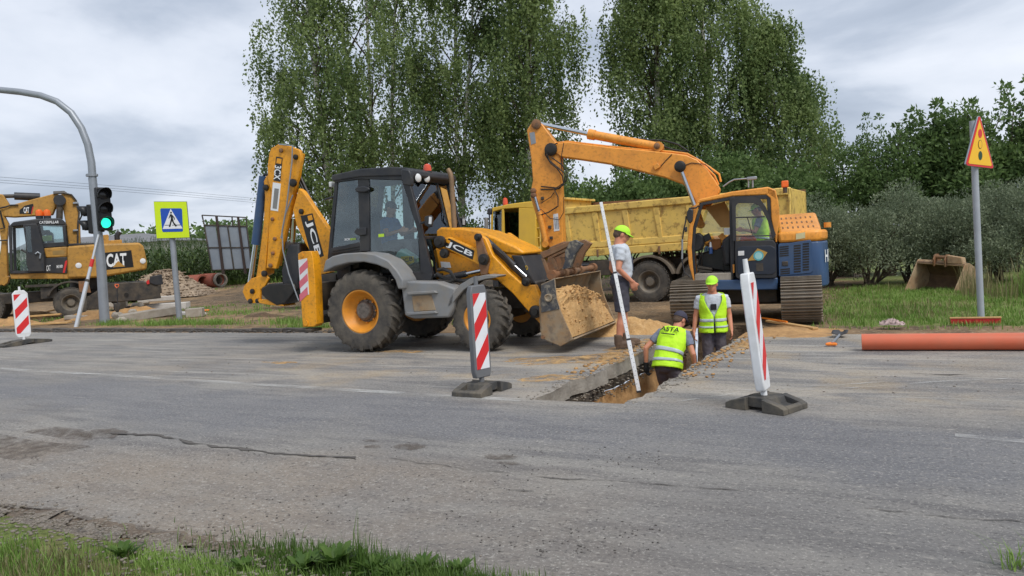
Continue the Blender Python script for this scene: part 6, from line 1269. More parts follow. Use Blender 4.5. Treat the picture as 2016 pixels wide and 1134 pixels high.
# ================================================================== vegetation
def leaf_mat(name, ca, cb, tr=.35, scale=.6, isl=.35, rough=.55):
    m = bpy.data.materials.new(name); m.use_nodes = True; t = m.node_tree; t.nodes.clear(); o = N(t, 'ShaderNodeOutputMaterial')
    c = N(t, 'ShaderNodeTexCoord'); n = N(t, 'ShaderNodeTexNoise'); n.inputs['Scale'].default_value = scale; n.inputs['Detail'].default_value = 4; t.links.new(c.outputs['Object'], n.inputs[0])
    ge = N(t, 'ShaderNodeNewGeometry'); ad = N(t, 'ShaderNodeMath', operation='MULTIPLY_ADD'); t.links.new(ge.outputs['Random Per Island'], ad.inputs[0]); ad.inputs[1].default_value = isl*2; ad.inputs[2].default_value = -isl
    r = N(t, 'ShaderNodeMapRange'); r.inputs[1].default_value = .3; r.inputs[2].default_value = .7; t.links.new(n.outputs[0], r.inputs[0])
    a2 = N(t, 'ShaderNodeMath', operation='ADD'); a2.use_clamp = True; t.links.new(r.outputs[0], a2.inputs[0]); t.links.new(ad.outputs[0], a2.inputs[1])
    mi = N(t, 'ShaderNodeMix', data_type='RGBA'); t.links.new(a2.outputs[0], mi.inputs[0]); mi.inputs[6].default_value = (*ca, 1); mi.inputs[7].default_value = (*cb, 1)
    pb = N(t, 'ShaderNodeBsdfPrincipled'); pb.inputs['Roughness'].default_value = rough; pb.inputs['Specular IOR Level'].default_value = .3; t.links.new(mi.outputs[2], pb.inputs['Base Color'])
    tl = N(t, 'ShaderNodeBsdfTranslucent'); t.links.new(mi.outputs[2], tl.inputs[0]); ms = N(t, 'ShaderNodeMixShader'); ms.inputs[0].default_value = tr
    t.links.new(pb.outputs[0], ms.inputs[1]); t.links.new(tl.outputs[0], ms.inputs[2]); t.links.new(ms.outputs[0], o.inputs[0]); return m
m_birch = leaf_mat('birch_leaf', (.085, .14, .048), (.29, .37, .14), .5)
m_broad = leaf_mat('broad_leaf', (.075, .13, .044), (.21, .31, .105), .45)
m_willow = leaf_mat('grey_green_leaf', (.15, .19, .115), (.36, .41, .27), .35)
m_corn = leaf_mat('corn_leaf', (.04, .075, .02), (.11, .16, .05), .3, .4)
m_grass = leaf_mat('grass_blade', (.12, .22, .035), (.27, .4, .1), .35, 1.2)
m_dry = leaf_mat('dry_grass', (.16, .15, .07), (.30, .27, .13), .3, 1.5)
m_weed = leaf_mat('weed_leaf', (.05, .11, .018), (.13, .21, .045), .35, 3)
def bark_mat(name, a, b, sc):
    m = bpy.data.materials.new(name); m.use_nodes = True; t = m.node_tree; p = t.nodes['Principled BSDF']; p.inputs['Roughness'].default_value = .85
    c = N(t, 'ShaderNodeTexCoord'); mp = N(t, 'ShaderNodeMapping'); mp.inputs['Scale'].default_value = (1, 1, 3.5); t.links.new(c.outputs['Object'], mp.inputs[0]); n = N(t, 'ShaderNodeTexNoise'); n.inputs['Scale'].default_value = sc; n.inputs['Detail'].default_value = 6; t.links.new(mp.outputs[0], n.inputs[0])
    r = N(t, 'ShaderNodeMapRange'); r.inputs[1].default_value = .5; r.inputs[2].default_value = .6; t.links.new(n.outputs[0], r.inputs[0]); x = N(t, 'ShaderNodeMix', data_type='RGBA'); t.links.new(r.outputs[0], x.inputs[0]); x.inputs[6].default_value = (*a, 1); x.inputs[7].default_value = (*b, 1); t.links.new(x.outputs[2], p.inputs['Base Color']); return m
m_bbark = bark_mat('birch_bark', S(206, 202, 194), S(78, 74, 70), 2.0); m_bark = bark_mat('brown_bark', S(92, 80, 66), S(58, 50, 42), 4)
def leaf_quads(P, A, L, Wd, r):
    """P base points, A unit directions along each leaf, L lengths; one bent quad each"""
    n = len(P); B = r.normal(size=(n, 3)); B -= (B*A).sum(1, keepdims=True)*A; B /= np.linalg.norm(B, axis=1, keepdims=True)+1e-9
    L = L[:, None]; W_ = (Wd*L[:, 0])[:, None] if np.isscalar(Wd) else Wd[:, None]
    V = np.stack([P, P+A*L*.45+B*W_*.5, P+A*L, P+A*L*.45-B*W_*.5], 1).reshape(-1, 3); F_ = np.arange(n*4).reshape(-1, 4); return V, F_
def unit(v): return v/(np.linalg.norm(v, axis=1, keepdims=True)+1e-9)
def birch(px, D, Ht, R, base, label, seed, stems=1, n_clump=150, per=22, lean=0., leafs=17, prof=None):
    r = np.random.default_rng(seed); p0 = AT(px, 480, D); x0, y0 = p0.x, p0.y; z0 = terrain_z(x0, y0)-.05
    o = thing('birch_tree', label, 'tree', (x0, y0, z0), 0, 'birches behind the machines')
    tb = MB(); axes = []
    for s_ in range(stems):
        a = r.uniform(0, 6.28); sp = (.0 if stems == 1 else .11); P = []
        for k in range(9):
            t = k/8; P.append((math.cos(a)*sp*t*Ht*.9+math.sin(t*5+seed+s_)*.16+lean*t*Ht, math.sin(a)*sp*t*Ht*.9+math.cos(t*4+seed)*.12, t*Ht*.97))
        axes.append(np.array(P)); r0 = .15 if stems == 1 else .1
        tb.tube(P, [r0*(1-.88*k/8)+.006 for k in range(9)], 9)
    tb.build('trunk', m_bbark, o, smooth=60)
    V = []; F_ = []; nb = 0; limb = MB()
    prof = prof or (lambda t: min(1, .45+t*2.2)*(1-max(0, t-.45)/.55*.75))
    for c in range(n_clump):
        t = r.random()**.85; h = base+(Ht-base)*t; ax = axes[r.integers(len(axes))]
        cx = np.interp(h, ax[:, 2], ax[:, 0]); cy = np.interp(h, ax[:, 2], ax[:, 1])
        rr = R*prof(t)*(.25+.75*math.sqrt(r.random()))*r.uniform(.8, 1.12); th = r.uniform(0, 6.28); px_, py_ = cx+math.cos(th)*rr, cy+math.sin(th)*rr
        hb = max(base*.6, h-rr*.9-.3)
        if c % 2 == 0:
            bx = np.interp(hb, ax[:, 2], ax[:, 0]); by = np.interp(hb, ax[:, 2], ax[:, 1])
            limb.tube([(bx, by, hb), (bx*.5+px_*.5, by*.5+py_*.5, hb*.35+h*.65+.1), (px_, py_, h+.1)], [.032, .02, .007], 5)
        ns = int(per*r.uniform(.45, 1.6)); sx = r.normal(size=ns)*.24; sy = r.normal(size=ns)*.24; sz = r.normal(size=ns)*.25
        cl_ = r.uniform(.6, 1.4); Ls = r.uniform(.4, 1.7, ns)*(1.25 if rr > R*.5 else .9)*cl_
        k = leafs; tt = (np.arange(k)[None, :]+r.random((ns, k)))/k
        out = np.array([math.cos(th), math.sin(th)]); sw = r.normal(size=(ns, 2))*.09+out*.1
        X = px_+sx[:, None]+sw[:, :1]*np.sqrt(tt)*Ls[:, None]; Y = py_+sy[:, None]+sw[:, 1:]*np.sqrt(tt)*Ls[:, None]; Z = h+sz[:, None]+.15*np.sin(tt*2.2)-tt**1.25*Ls[:, None]
        P = np.stack([X, Y, Z], -1).reshape(-1, 3)+r.normal(size=(ns*k, 3))*.035
        A = unit(r.normal(size=P.shape)*.6+np.array([0, 0, -.75])); v, f = leaf_quads(P, A, r.uniform(.06, .14, len(P)), .72, r)
        V.append(v); F_.append(f+nb); nb += len(v)
    limb.build('limb', m_bark, o); tag(o.children[-1], kind='stuff')
    np_mesh('crown', np.concatenate(V), np.concatenate(F_), m_birch, o)
    return o
birch(650, 27.5, 14.5, 2.3, 1.9, 'tall weeping birch at the left end of the row', 101, n_clump=160, per=18)
birch(762, 29, 15, 2.8, 4.0, 'birch with several pale stems behind the backhoe cab', 102, stems=3, n_clump=145, per=18)
birch(915, 28.5, 15, 2.5, 3.8, 'dense birch above the backhoe exhaust pipe', 103, stems=2, n_clump=165, per=19)
birch(1060, 27, 15.5, 1.85, 2.6, 'white-trunked birch behind the upright excavator arm', 104, n_clump=165)
birch(1300, 27, 15, 1.75, 3.0, 'birch directly above the excavator boom, right of the sky gap', 105, n_clump=200, lean=.006, per=18)
birch(1395, 28, 16, 2.2, 2.4, 'tallest weeping birch over the excavator cab', 106, n_clump=185, per=19)
birch(1540, 28, 9.3, 2.25, 1.4, 'lower rounded birch at the right end of the row', 107, n_clump=165)
def shrub(name, px, D, R, H_, m, label, cat, seed, n_clump=70, per=160, ls=.09, wd=.6, zc=.5, trunk=.0, group=None, cr=.38, bark=None, up=.4, base=0., aspect=1., shell=.45, shoots=0):
    r = np.random.default_rng(seed); p0 = AT(px, 480, D); z0 = terrain_z(p0.x, p0.y)-.03
    o = thing(name, label, cat, (p0.x, p0.y, z0), 0, group)
    V = []; F_ = []; nb = 0; st = MB(); per0 = per
    for c in range(n_clump+shoots*3):
        per = per0
        d = unit(r.normal(size=(1, 3)))[0]; d[2] = abs(d[2])*1.0-.25; q = (.35+.65*r.random()**.5)*r.uniform(.85, 1.15)
        C_ = np.array([d[0]*R*q, d[1]*R*q*aspect, max(base+.1, base+(H_-base)*zc+d[2]*(H_-base)*(1-zc)*1.05*q)])
        if c >= n_clump:
            if (c-n_clump) % 3 == 0: so = (r.normal()*R*.5, r.normal()*R*.35); sh_h = r.uniform(.82, 1.02)
            C_ = np.array([so[0]+r.normal()*.06, so[1]+r.normal()*.06, H_*sh_h*(.9+.085*((c-n_clump) % 3))])
        if c % 4 == 0: st.tube([(r.normal()*.1, r.normal()*.1, 0), (C_[0]*.4, C_[1]*.4, C_[2]*.55), tuple(C_)], [.05*max(.5, H_/4), .03, .008], 5)
        crs = cr if c < n_clump else cr*(.72-.2*((c-n_clump) % 3)); per = per0 if c < n_clump else per0//(2+(c-n_clump) % 3); dv = unit(r.normal(size=(per, 3))); rad_ = cr*r.random(per)**shell*r.uniform(.7, 1.35); P = C_+dv*rad_[:, None]*(crs/cr)*np.array([1, 1, .75])
        P[:, 2] = np.maximum(P[:, 2], .02)
        A = unit(dv*.6+r.normal(size=P.shape)*.6+np.array([0, 0, up])); v, f = leaf_quads(P, A, r.uniform(.65, 1.3, per)*ls, wd, r); V.append(v); F_.append(f+nb); nb += len(v)
    if trunk: st.tube([(0, 0, 0), (.05, .03, H_*.4), (0, .02, H_*.8)], [trunk, trunk*.7, .02], 8)
    tag(st.build('trunk' if trunk else 'stem', bark or m_bark, o, smooth=60), kind='stuff'); np_mesh('crown' if trunk else 'foliage', np.concatenate(V), np.concatenate(F_), m, o); return o
# broadleaf growth behind the truck
for k, (px, D, R, H_, n) in enumerate([(1130, 25.5, 1.5, 3.9, 60), (1225, 25, 1.7, 4.2, 75), (1330, 25.5, 1.7, 4.3, 75), (1440, 25, 1.8, 4.6, 80), (1545, 25, 1.6, 4.2, 70)]):
    shrub('broadleaf_shrub', px, D, R, H_, m_broad, ['dark leafy shrub behind the truck cab', 'dark leafy shrub over the front of the truck body', 'dark leafy shrub over the middle of the truck body', 'dark leafy shrub behind the excavator cab roof', 'dark leafy shrub behind the excavator beacon'][k], 'shrub', 200+k, n, 170, .13, .7, .5, group='shrubs behind the truck', cr=.5)
shrub('broadleaf_shrub', 895, 26.5, 1.1, 3.4, m_broad, 'thin leafy sapling clump between backhoe exhaust and truck', 'shrub', 210, 26, 120, .1, .65, .55, group='shrubs behind the truck', cr=.42)
shrub('broadleaf_shrub', 640, 25.5, 1.1, 2.4, m_broad, 'low leafy shrub behind the backhoe digging arm', 'shrub', 211, 26, 120, .1, .65, .5, group='shrubs behind the truck', cr=.4)
# grey-green bushes on the right, broadleaf trees behind them
for k, (px, D, R, H_, n) in enumerate([(1625, 21.5, 1.25, 2.7, 80), (1712, 20.5, 1.2, 2.55, 80), (1790, 20.6, 1.3, 3.0, 90), (1880, 19.6, 1.25, 2.75, 90), (1965, 19.2, 1.3, 2.9, 90), (2060, 18.6, 1.4, 3.0, 90), (2160, 18.2, 1.4, 2.9, 80)]):
    shrub('willow_bush', px, D, R, H_, m_willow, ['grey-green bush beside the excavator tail', 'grey-green bush left of the rusty bucket', 'tall grey-green bush behind the rusty bucket', 'grey-green bush right behind the warning sign post', 'grey-green bush right of the warning sign', 'grey-green bush at the right picture edge', 'grey-green bush just beyond the right picture edge'][k], 'bush', 220+k, int(n*.5), 560, .07, .34, .36, group='grey-green bushes on the verge', cr=.46, up=.6, shell=.3)
for k, (px, D, R, H_, n, ls) in enumerate([(1665, 25.5, 1.7, 4.6, 105, .11), (1750, 24.5, 1.35, 4.9, 95, .11), (1835, 24, 1.6, 4.7, 110, .15), (1893, 23.5, 1.15, 5.3, 80, .16), (1985, 23, 1.6, 4.5, 110, .15), (2060, 22.5, 1.2, 5.2, 80, .16)]):
    shrub('broadleaf_tree', px, D, R, H_, m_broad, ['bushy young tree just right of the birches', 'feathery young tree rising above the grey-green bushes', 'broadleaf tree left of the warning sign', 'slender tree with the highest shoot beside the warning sign', 'broadleaf tree right of the warning sign', 'tree at the right picture edge'][k], 'tree', 240+k, int(n*.75), 120, ls, .5, .46, trunk=.07, group='young trees behind the bushes', cr=.44, base=.6, shoots=7)
# maize field: one mass
def maize():
    r = np.random.default_rng(5); V = []; F_ = []; nb = 0
    for D in np.arange(41, 57, .8):
        for lx in np.arange(-34, -8.5, .22):
            P = CP + CF*0; c, s = math.cos(YAW), math.sin(YAW); x = lx+r.normal()*.05; y = D+r.normal()*.12
            if r.random() < (.0 if D < 45 else .5): continue
            X, Y = x*c-y*s, x*s+y*c; z = terrain_z(X, Y); h = r.uniform(2.15, 2.7)
            V += [(X-.015, Y, z), (X+.015, Y, z), (X+.008, Y, z+h), (X-.008, Y, z+h)]; F_.append((nb, nb+1, nb+2, nb+3)); nb += 4
            for k in range(9):
                a = r.uniform(0, 6.28); zb = z+.25+h*.8*k/9; L = r.uniform(.45, .8); dx, dy = math.cos(a), math.sin(a); w = .045
                pts = [(0, 0), (.35, .24), (.75, .2), (1, -.12)]
                for i, (u, v) in enumerate(pts):
                    ww = w*(1, 1, .8, .1)[i]; V += [(X+dx*u*L-dy*ww, Y+dy*u*L+dx*ww, zb+v*L), (X+dx*u*L+dy*ww, Y+dy*u*L-dx*ww, zb+v*L)]
                F_ += [(nb+2*i, nb+2*i+2, nb+2*i+3, nb+2*i+1) for i in range(3)]; nb += 8
            for k in range(3):
                a = r.uniform(0, 6.28); V += [(X, Y, z+h), (X+.02, Y, z+h), (X+math.cos(a)*.12, Y+math.sin(a)*.12, z+h+.3), (X+math.cos(a)*.12-.02, Y+math.sin(a)*.12, z+h+.3)]; F_.append((nb, nb+1, nb+2, nb+3)); nb += 4
    return tag(np_mesh('maize_field', np.array(V), np.array(F_), m_corn), 'field of tall green maize beyond the building site', 'maize', kind='stuff')
maize()
# far trees on the skyline: one mass
r = np.random.default_rng(9); VV = []; FF = []; nb = 0
for px in range(-40, 560, 13):
    D = 120+r.uniform(-8, 8); p = AT(px, 520, D); hh = 6.5+2.5*r.random() if px > 230 else 4.5+r.random()
    n = 260; P = np.array([p.x, p.y, 0])+np.stack([r.normal(size=n)*1.7, r.normal(size=n)*1.2, r.random(n)**.8*hh], 1)
    v, f = leaf_quads(P, unit(r.normal(size=(n, 3))), r.uniform(.5, 1.0, n), .8, r); VV.append(v); FF.append(f+nb); nb += len(v)
tag(np_mesh('distant_trees', np.concatenate(VV), np.concatenate(FF), m_broad), 'dark line of distant trees behind the barn', 'trees', kind='stuff')
# grass blades
def blades(name, pts, hmin, hmax, w, m, label, cat, seed, bend=.5, parent=None):
    r = np.random.default_rng(seed); P = np.array(pts); n = len(P); h = r.uniform(hmin, hmax, n)*r.uniform(.6, 1, n); a = r.uniform(0, 6.28, n); d = np.stack([np.cos(a), np.sin(a), np.zeros(n)], 1); sd_ = np.stack([-np.sin(a), np.cos(a), np.zeros(n)], 1)*(w*r.uniform(.7, 1.3, n))[:, None]
    bd_ = (bend*h*r.uniform(.2, 1.2, n))[:, None]; up = np.array([0, 0, 1.])
    A = P; M_ = P+up*(h*.6)[:, None]+d*bd_*.35; T_ = P+up*h[:, None]+d*bd_
    V = np.stack([A-sd_*.5, A+sd_*.5, M_+sd_*.42, M_-sd_*.42, T_], 1).reshape(-1, 3); i = np.arange(n)*5
    F4 = np.stack([i, i+1, i+2, i+3], 1); F3 = np.stack([i+3, i+2, i+4, i+4], 1)
    me = bpy.data.meshes.new(name); me.from_pydata(V.tolist(), [], F4.tolist()+F3[:, :3].tolist()); o = fin(name, me, m, parent)
    return tag(o, label, cat, kind='stuff') if parent is None else o
def scatter(n, x0, x1, y0, y1, f, seed):
    r = random.Random(seed); o = []
    while len(o) < n:
        x, y = r.uniform(x0, x1), r.uniform(y0, y1)
        if r.random() < f(x, y): o.append((x, y, terrain_z(x, y)))
    return o
clump = lambda s, k: (lambda x, y: sm(-.15, .25, fbm(x, y, s, 3, k)))
blades('verge_grass', scatter(60000, -3.2, 13, 12.9, 23, lambda x, y: grass_amt(x, y)*(.35+.65*clump(1.1, 61)(x, y)), 1), .04, .13, .013, m_grass, 'green grass on the verge at the right', 'grass', 11)
blades('dry_verge_grass', scatter(9000, -3, 13, 13.2, 23, lambda x, y: grass_amt(x, y)*clump(.5, 62)(x, y), 2), .05, .2, .01, m_dry, 'dry grass blades among the green verge', 'grass', 12)
blades('tall_weeds', scatter(9000, 1.5, 14, 17.6, 20.8, lambda x, y: clump(.7, 63)(x, y)*sm(17.4, 18.8, y), 3), .25, .75, .018, m_grass, 'tall weeds in front of the grey-green bushes', 'weeds', 13, .35)
blades('dry_stalks', scatter(1500, .5, 8, 17.4, 20.2, clump(.6, 64), 4), .4, 1.0, .012, m_dry, 'dry weed stalks left of the rusty bucket', 'weeds', 14, .3)
blades('sparse_grass', scatter(16000, -40, -3, 12.9, 34, lambda x, y: grass_amt(x, y)*clump(.5, 65)(x, y), 5), .04, .16, .02, m_grass, 'sparse grass tufts on the bare site ground', 'grass', 15)
blades('field_margin_grass', scatter(12000, -42, -12, 29, 42, lambda x, y: sm(-.3, .2, fbm(x, y, .3, 3, 66)), 6), .1, .5, .04, m_grass, 'rough green grass along the maize field', 'grass', 16)
blades('near_verge_grass', scatter(26000, -7.5, -.1, 1.2, 2.5, lambda x, y: sm(2.5, 2.05, y+fbm(x, y, 1.3, 3, 67)*.5), 7), .04, .15, .006, m_grass, 'grass on the near verge at the bottom left', 'grass', 17)
blades('near_verge_dry_grass', scatter(7000, -7.5, -2.4, 1.4, 2.4, clump(1.2, 68), 8), .05, .16, .005, m_dry, 'straw-coloured grass at the bottom left corner', 'grass', 18)
for k, (x, y) in enumerate(((352, 640), (215, 640), (300, 642), (420, 640), (560, 640), (600, 648))):
    p = G(x, y); r = random.Random(k); blades('grass_tuft', [(p.x+r.gauss(0, .45), p.y+r.gauss(0, .18)+.15, terrain_z(p.x, p.y)) for _ in range(500)], .06, .26, .014, m_grass, ['grass tuft at the foot of the crossing sign', 'grass tuft at the foot of the signal mast', 'grass tuft between signal mast and crossing sign', 'grass tuft right of the crossing sign', 'grass tuft below the backhoe digging arm', 'grass tuft beside the backhoe stabiliser'][k], 'grass', 30+k)
# leafy weeds at the near edge, each a plant
def weed(px, py, Rr, Hh, n, label, seed, tooth=True, m=None):
    r = np.random.default_rng(seed); p = G(px, py); o = thing('leafy_weed', label, 'weed', (p.x, p.y, .0), 0, 'weeds along the near road edge'); V = []; F_ = []; nb = 0
    for k in range(n):
        a = r.uniform(0, 6.28); L = Rr*r.uniform(.6, 1.2); el = r.uniform(.5, 1.35); K_ = 7; w0 = L*r.uniform(.1, .17)
        for i in range(K_):
            t = i/(K_-1); q = el-t*.95*r.uniform(.8, 1.1); u = L*t*math.cos(el*.75); z = Hh*t*math.sin(el)*(1-.35*t)+.01; ww = w0*(math.sin(math.pi*min(1, t*.93+.06)))*(1.3 if (tooth and i % 2) else .75)
            V += [(math.cos(a)*u-math.sin(a)*ww, math.sin(a)*u+math.cos(a)*ww, z+ww*.3), (math.cos(a)*u+math.sin(a)*ww, math.sin(a)*u-math.cos(a)*ww, z+ww*.3)]
        F_ += [(nb+2*i, nb+2*i+2, nb+2*i+3, nb+2*i+1) for i in range(K_-1)]; nb += 2*K_
    np_mesh('leaves', np.array(V), np.array(F_), m or m_weed, o); return o
weed(662, 1128, .17, .2, 30, 'large dandelion-like weed at the bottom left centre', 1); weed(600, 1132, .14, .15, 26, 'low leafy weed left of the large dandelion-like weed', 2); weed(243, 1108, .13, .15, 26, 'bright leafy weed by the gravel at bottom left', 3)
weed(480, 1133, .12, .12, 22, 'small leafy weed between the two bright weeds', 4); weed(835, 1131, .13, .13, 34, 'spreading green weed at the bottom centre', 5, False); weed(905, 1133, .11, .1, 30, 'rightmost low green weed on the near edge', 6, False); weed(735, 1134, .13, .14, 30, 'green weed right of the large dandelion-like weed', 7, False); weed(780, 1140, .13, .11, 30, 'low green weed between two taller ones at bottom centre', 8, False)
p = G(712, 1130); r = random.Random(3); tag(blades('tall_grass_tuft', [(p.x+r.gauss(0, .035), p.y+r.gauss(0, .03), 0) for _ in range(40)], .16, .34, .006, m_weed, 'tall grass tuft sticking up behind the weeds at bottom centre', 'grass', 71, .3), kind='stuff')
for k, (x, y, sx, sy, n) in enumerate(((700, 1126, .42, .1, 4200), (860, 1136, .4, .07, 3000), (430, 1134, .5, .08, 3000))):
    p = G(x, y); blades('edge_grass', [(p.x+r.gauss(0, sx), p.y+r.gauss(0, sy)-.05, 0) for _ in range(n)], .03, .12, .005, m_weed if k < 2 else m_grass, ['green grass round the large weed on the near edge', 'green grass on the near edge at bottom centre', 'grass on the near edge left of the weeds'][k], 'grass', 80+k)
p = G(2010, 1120); blades('corner_grass', [(p.x+r.gauss(0, .05), p.y+r.gauss(0, .03), 0) for _ in range(60)], .08, .2, .006, m_grass, 'grass wisp at the bottom right corner', 'grass', 90, 1.1)
# ================================================================== people
def skin_mat(name, c): return MT(name, c, .55, .06, 8)
m_skin = MT('skin', S(206, 142, 112), .5, .06, 9, S(190, 112, 88), .35, 7, .52)
m_lime = MT('hi_vis_lime', S(196, 248, 40), .7, .04, 6, S(168, 214, 44), .3, 5, .55, bump=.9, bscale=9); m_refb = MT('reflective_tape', S(180, 190, 198), .35, .05, 9); m_limecap = MT('lime_cap', S(178, 238, 60), .75, .05, 9)
m_tee = MT('pale_grey_tshirt', S(198, 204, 212), .85, .04, 7, S(178, 184, 192), .4, 6, .5, bump=1, bscale=10); m_teed = MT('slate_tshirt', S(116, 122, 140), .85, .06, 7, bump=1, bscale=10); m_short = MT('dark_work_shorts', S(60, 60, 72), .9, .12, 6, S(84, 82, 88), .4, 5, .5, bump=1, bscale=10); m_trou = MT('grey_trousers', S(84, 80, 92), .9, .1, 6, S(112, 104, 100), .4, 5, .5, bump=1, bscale=10); m_boot = MT('brown_boot', S(84, 66, 54), .8, .12, 9, S(124, 102, 80), .5, 7, .5); m_hair = MT('short_hair', S(92, 74, 60), .9, .15, 30); m_ncap = MT('navy_cap', S(56, 54, 70), .8, .08, 9); m_glove = MT('black_glove', S(28, 28, 30), .8, .1); m_bluesh = MT('blue_shirt', S(70, 110, 168), .85, .06)
V3 = Vector
FOLD = bpy.data.textures.new('cloth_folds', 'CLOUDS'); FOLD.noise_scale = .07; FOLD.noise_depth = 2
def person(label, loc, rotz, p, out, sc=1.0, group=None):
    """p: joint positions (x forward, y left, z up); one skin surface, clothes as parts"""
    o = thing('person', label, 'person', loc, rotz, group); o.scale = (sc, sc, sc)
    j = {k: V3(v) for k, v in p.items()}
    sp = [j['pelvis'], j['waist'], j['chest'], j['neck']]
    hy = (j['hipL']-j['hipR']).normalized(); sy = (j['shL']-j['shR']).normalized()
    PR = [(0, .165, .118), (.16, .16, .116), (.33, .152, .112), (.52, .165, .118), (.7, .178, .124), (.85, .178, .112), (.94, .135, .088), (1, .066, .066)]
    def spine(t):
        q = min(.9999, max(0, t))*3; k = int(q); a = sp[max(0, k-1)]; b = sp[k]; c = sp[k+1]; d = sp[min(3, k+2)]; u = q-k
        return .5*((2*b)+(c-a)*u+(2*a-5*b+4*c-d)*u*u+(3*b-a-3*c+d)*u**3)
    def tor(t, ph, inf=0.):
        c = spine(t); up = (spine(min(1, t+.04))-spine(max(0, t-.04))).normalized(); y = hy.lerp(sy, t); y = (y-up*y.dot(up)).normalized(); x = y.cross(up)
        for a, b in zip(PR, PR[1:]):
            if a[0] <= t <= b[0]: u = (t-a[0])/(b[0]-a[0]); w = a[1]+(b[1]-a[1])*u; d = a[2]+(b[2]-a[2])*u
        cs, sn = math.cos(ph), math.sin(ph); e = .8; return c + x*((abs(cs)**e)*(1 if cs > 0 else -1)*(d+inf)) + y*((abs(sn)**e)*(1 if sn > 0 else -1)*(w+inf))
    def tor_mesh(mb, t0, t1, inf, n=26, m=14):
        mb.rings([[tor(t0+(t1-t0)*i/m, 2*math.pi*k/n, inf) for k in range(n)] for i in range(m+1)])
    def limb(mb, pts, rs, n=14):
        P = []; R = []
        for i in range(len(pts)-1):
            for q in range(4): t = q/4; P.append(pts[i].lerp(pts[i+1], t)); R.append(rs[i]+(rs[i+1]-rs[i])*t)
        P.append(pts[-1]); R.append(rs[-1]); mb.tube(P, R, n)
    b = MB(); tor_mesh(b, 0, 1, -.012)
    b.ball(j['pelvis'], (.12, .15, .1))
    Hc = j['head']; hm = Matrix.Rotation(p.get('yaw', 0) if False else out.get('hyaw', 0), 3, 'Z') @ Matrix.Rotation(out.get('hpitch', .15), 3, 'Y')
    hp = lambda x, y, z: Hc + hm @ V3((x, y, z))
    limb(b, [j['neck']-V3((0, 0, .04)), hp(-.02, 0, -.05)], [.07, .06])
    b.ball(hp(-.012, 0, .025), (.1, .08, .102), 18, 12, hm); b.ball(hp(.022, 0, -.055), (.068, .06, .066), 16, 10, hm); b.ball(hp(.06, 0, -.09), (.03, .032, .026), 10, 7, hm)
    b.tube([hp(.082, 0, .01), hp(.1, 0, -.02), hp(.108, 0, -.036), hp(.084, 0, -.044)], [.009, .012, .015, .011], 8)
    b.tube([hp(.076, -.026, -.068), hp(.087, 0, -.068), hp(.076, .026, -.068)], [.008, .011, .008], 6)
    b.tube([hp(.072, -.042, .028), hp(.088, -.015, .03), hp(.088, .015, .03), hp(.072, .042, .028)], .012, 6)
    for s in (-1, 1): b.ball(hp(-.012, s*.078, -.012), (.022, .01, .034), 10, 7, hm)
    for s in 'LR':
        limb(b, [j['sh'+s], j['el'+s], j['wr'+s]], [.052, .041, .029]); d = (j['wr'+s]-j['el'+s]).normalized(); d = V3(p['hd'+s]).normalized() if 'hd'+s in p else d
        sd_ = V3(p.get('hs'+s, (1, 0, 0))); sd_ = (sd_-d*sd_.dot(d)).normalized(); nn = d.cross(sd_)*(1 if s == 'L' else -1); w = j['wr'+s]   # sd_: thumb side
        for k in range(5): q = (k-2)*.015; b.tube([w+sd_*q*.6, w+d*.05+sd_*q, w+d*.092+sd_*q*1.15], [.019, .018, .014], 8)
        cu = out.get('curl', .6)
        for k in range(4):
            q = (1.5-k)*.021; L_ = (.072, .082, .077, .06)[k]; a = w+d*.088+sd_*q; e1 = a+(d*math.cos(cu*.5)+nn*math.sin(cu*.5))*L_*.42; e2 = e1+(d*math.cos(cu*1.3)+nn*math.sin(cu*1.3))*L_*.33; e3 = e2+(d*math.cos(cu*2)+nn*math.sin(cu*2))*L_*.25; b.tube([a, e1, e2, e3], [.0105, .0098, .009, .0075], 8)
        t0 = w+d*.03+sd_*.028; t1 = t0+(d*.6+sd_*.75).normalized()*.04; t2 = t1+(d*.9+sd_*.25+nn*.3).normalized()*.034; b.tube([t0, t1, t2], [.014, .012, .009], 8)
        limb(b, [j['hip'+s], j['kn'+s], j['an'+s]], [.088, .058, .04]); limb(b, [j['kn'+s].lerp(j['an'+s], .1), j['kn'+s].lerp(j['an'+s], .35), j['kn'+s].lerp(j['an'+s], .7)], [.05, .06, .045])
        b.ball((j['an'+s]+j['to'+s])/2, (.12, .045, .04), 12, 8, Matrix.Rotation(math.atan2((j['to'+s]-j['an'+s]).y, (j['to'+s]-j['an'+s]).x), 3, 'Z'))
    remesh(b.build('body', m_skin, o), .0095, 3)
    for s in (-1, 1): MB().ball(hp(.078, s*.031, .008), (.011, .013, .008), 8, 6, hm).build('eye', m_decalb, o)
    h = MB(); h.ball(hp(-.022, 0, .02), (.099, .083, .09), 18, 12, hm); h.ball(hp(-.06, 0, -.02), (.06, .07, .06), 12, 8, hm); ho = h.build('hair', m_hair, o)
    for v in ho.data.vertices:
        q = hm.transposed() @ (v.co-Hc)
        if q.x > .045: v.co = Hc + hm @ V3((.045+(q.x-.045)*.1-.02, q.y, q.z))
    cm = out['cap']; cp = MB(); R_ = []
    for i in range(8):
        a = i/7*1.5; R_.append([hp(-.012+math.cos(t)*(.112 if i else .114)*math.cos(a), math.sin(t)*.094*math.cos(a), .03+.1*math.sin(a)) for t in [2*math.pi*k/24 for k in range(24)]])
    cp.rings(R_); co = cp.build('cap', cm, o, smooth=70); bb_ = MB(); T0 = []; T1 = []
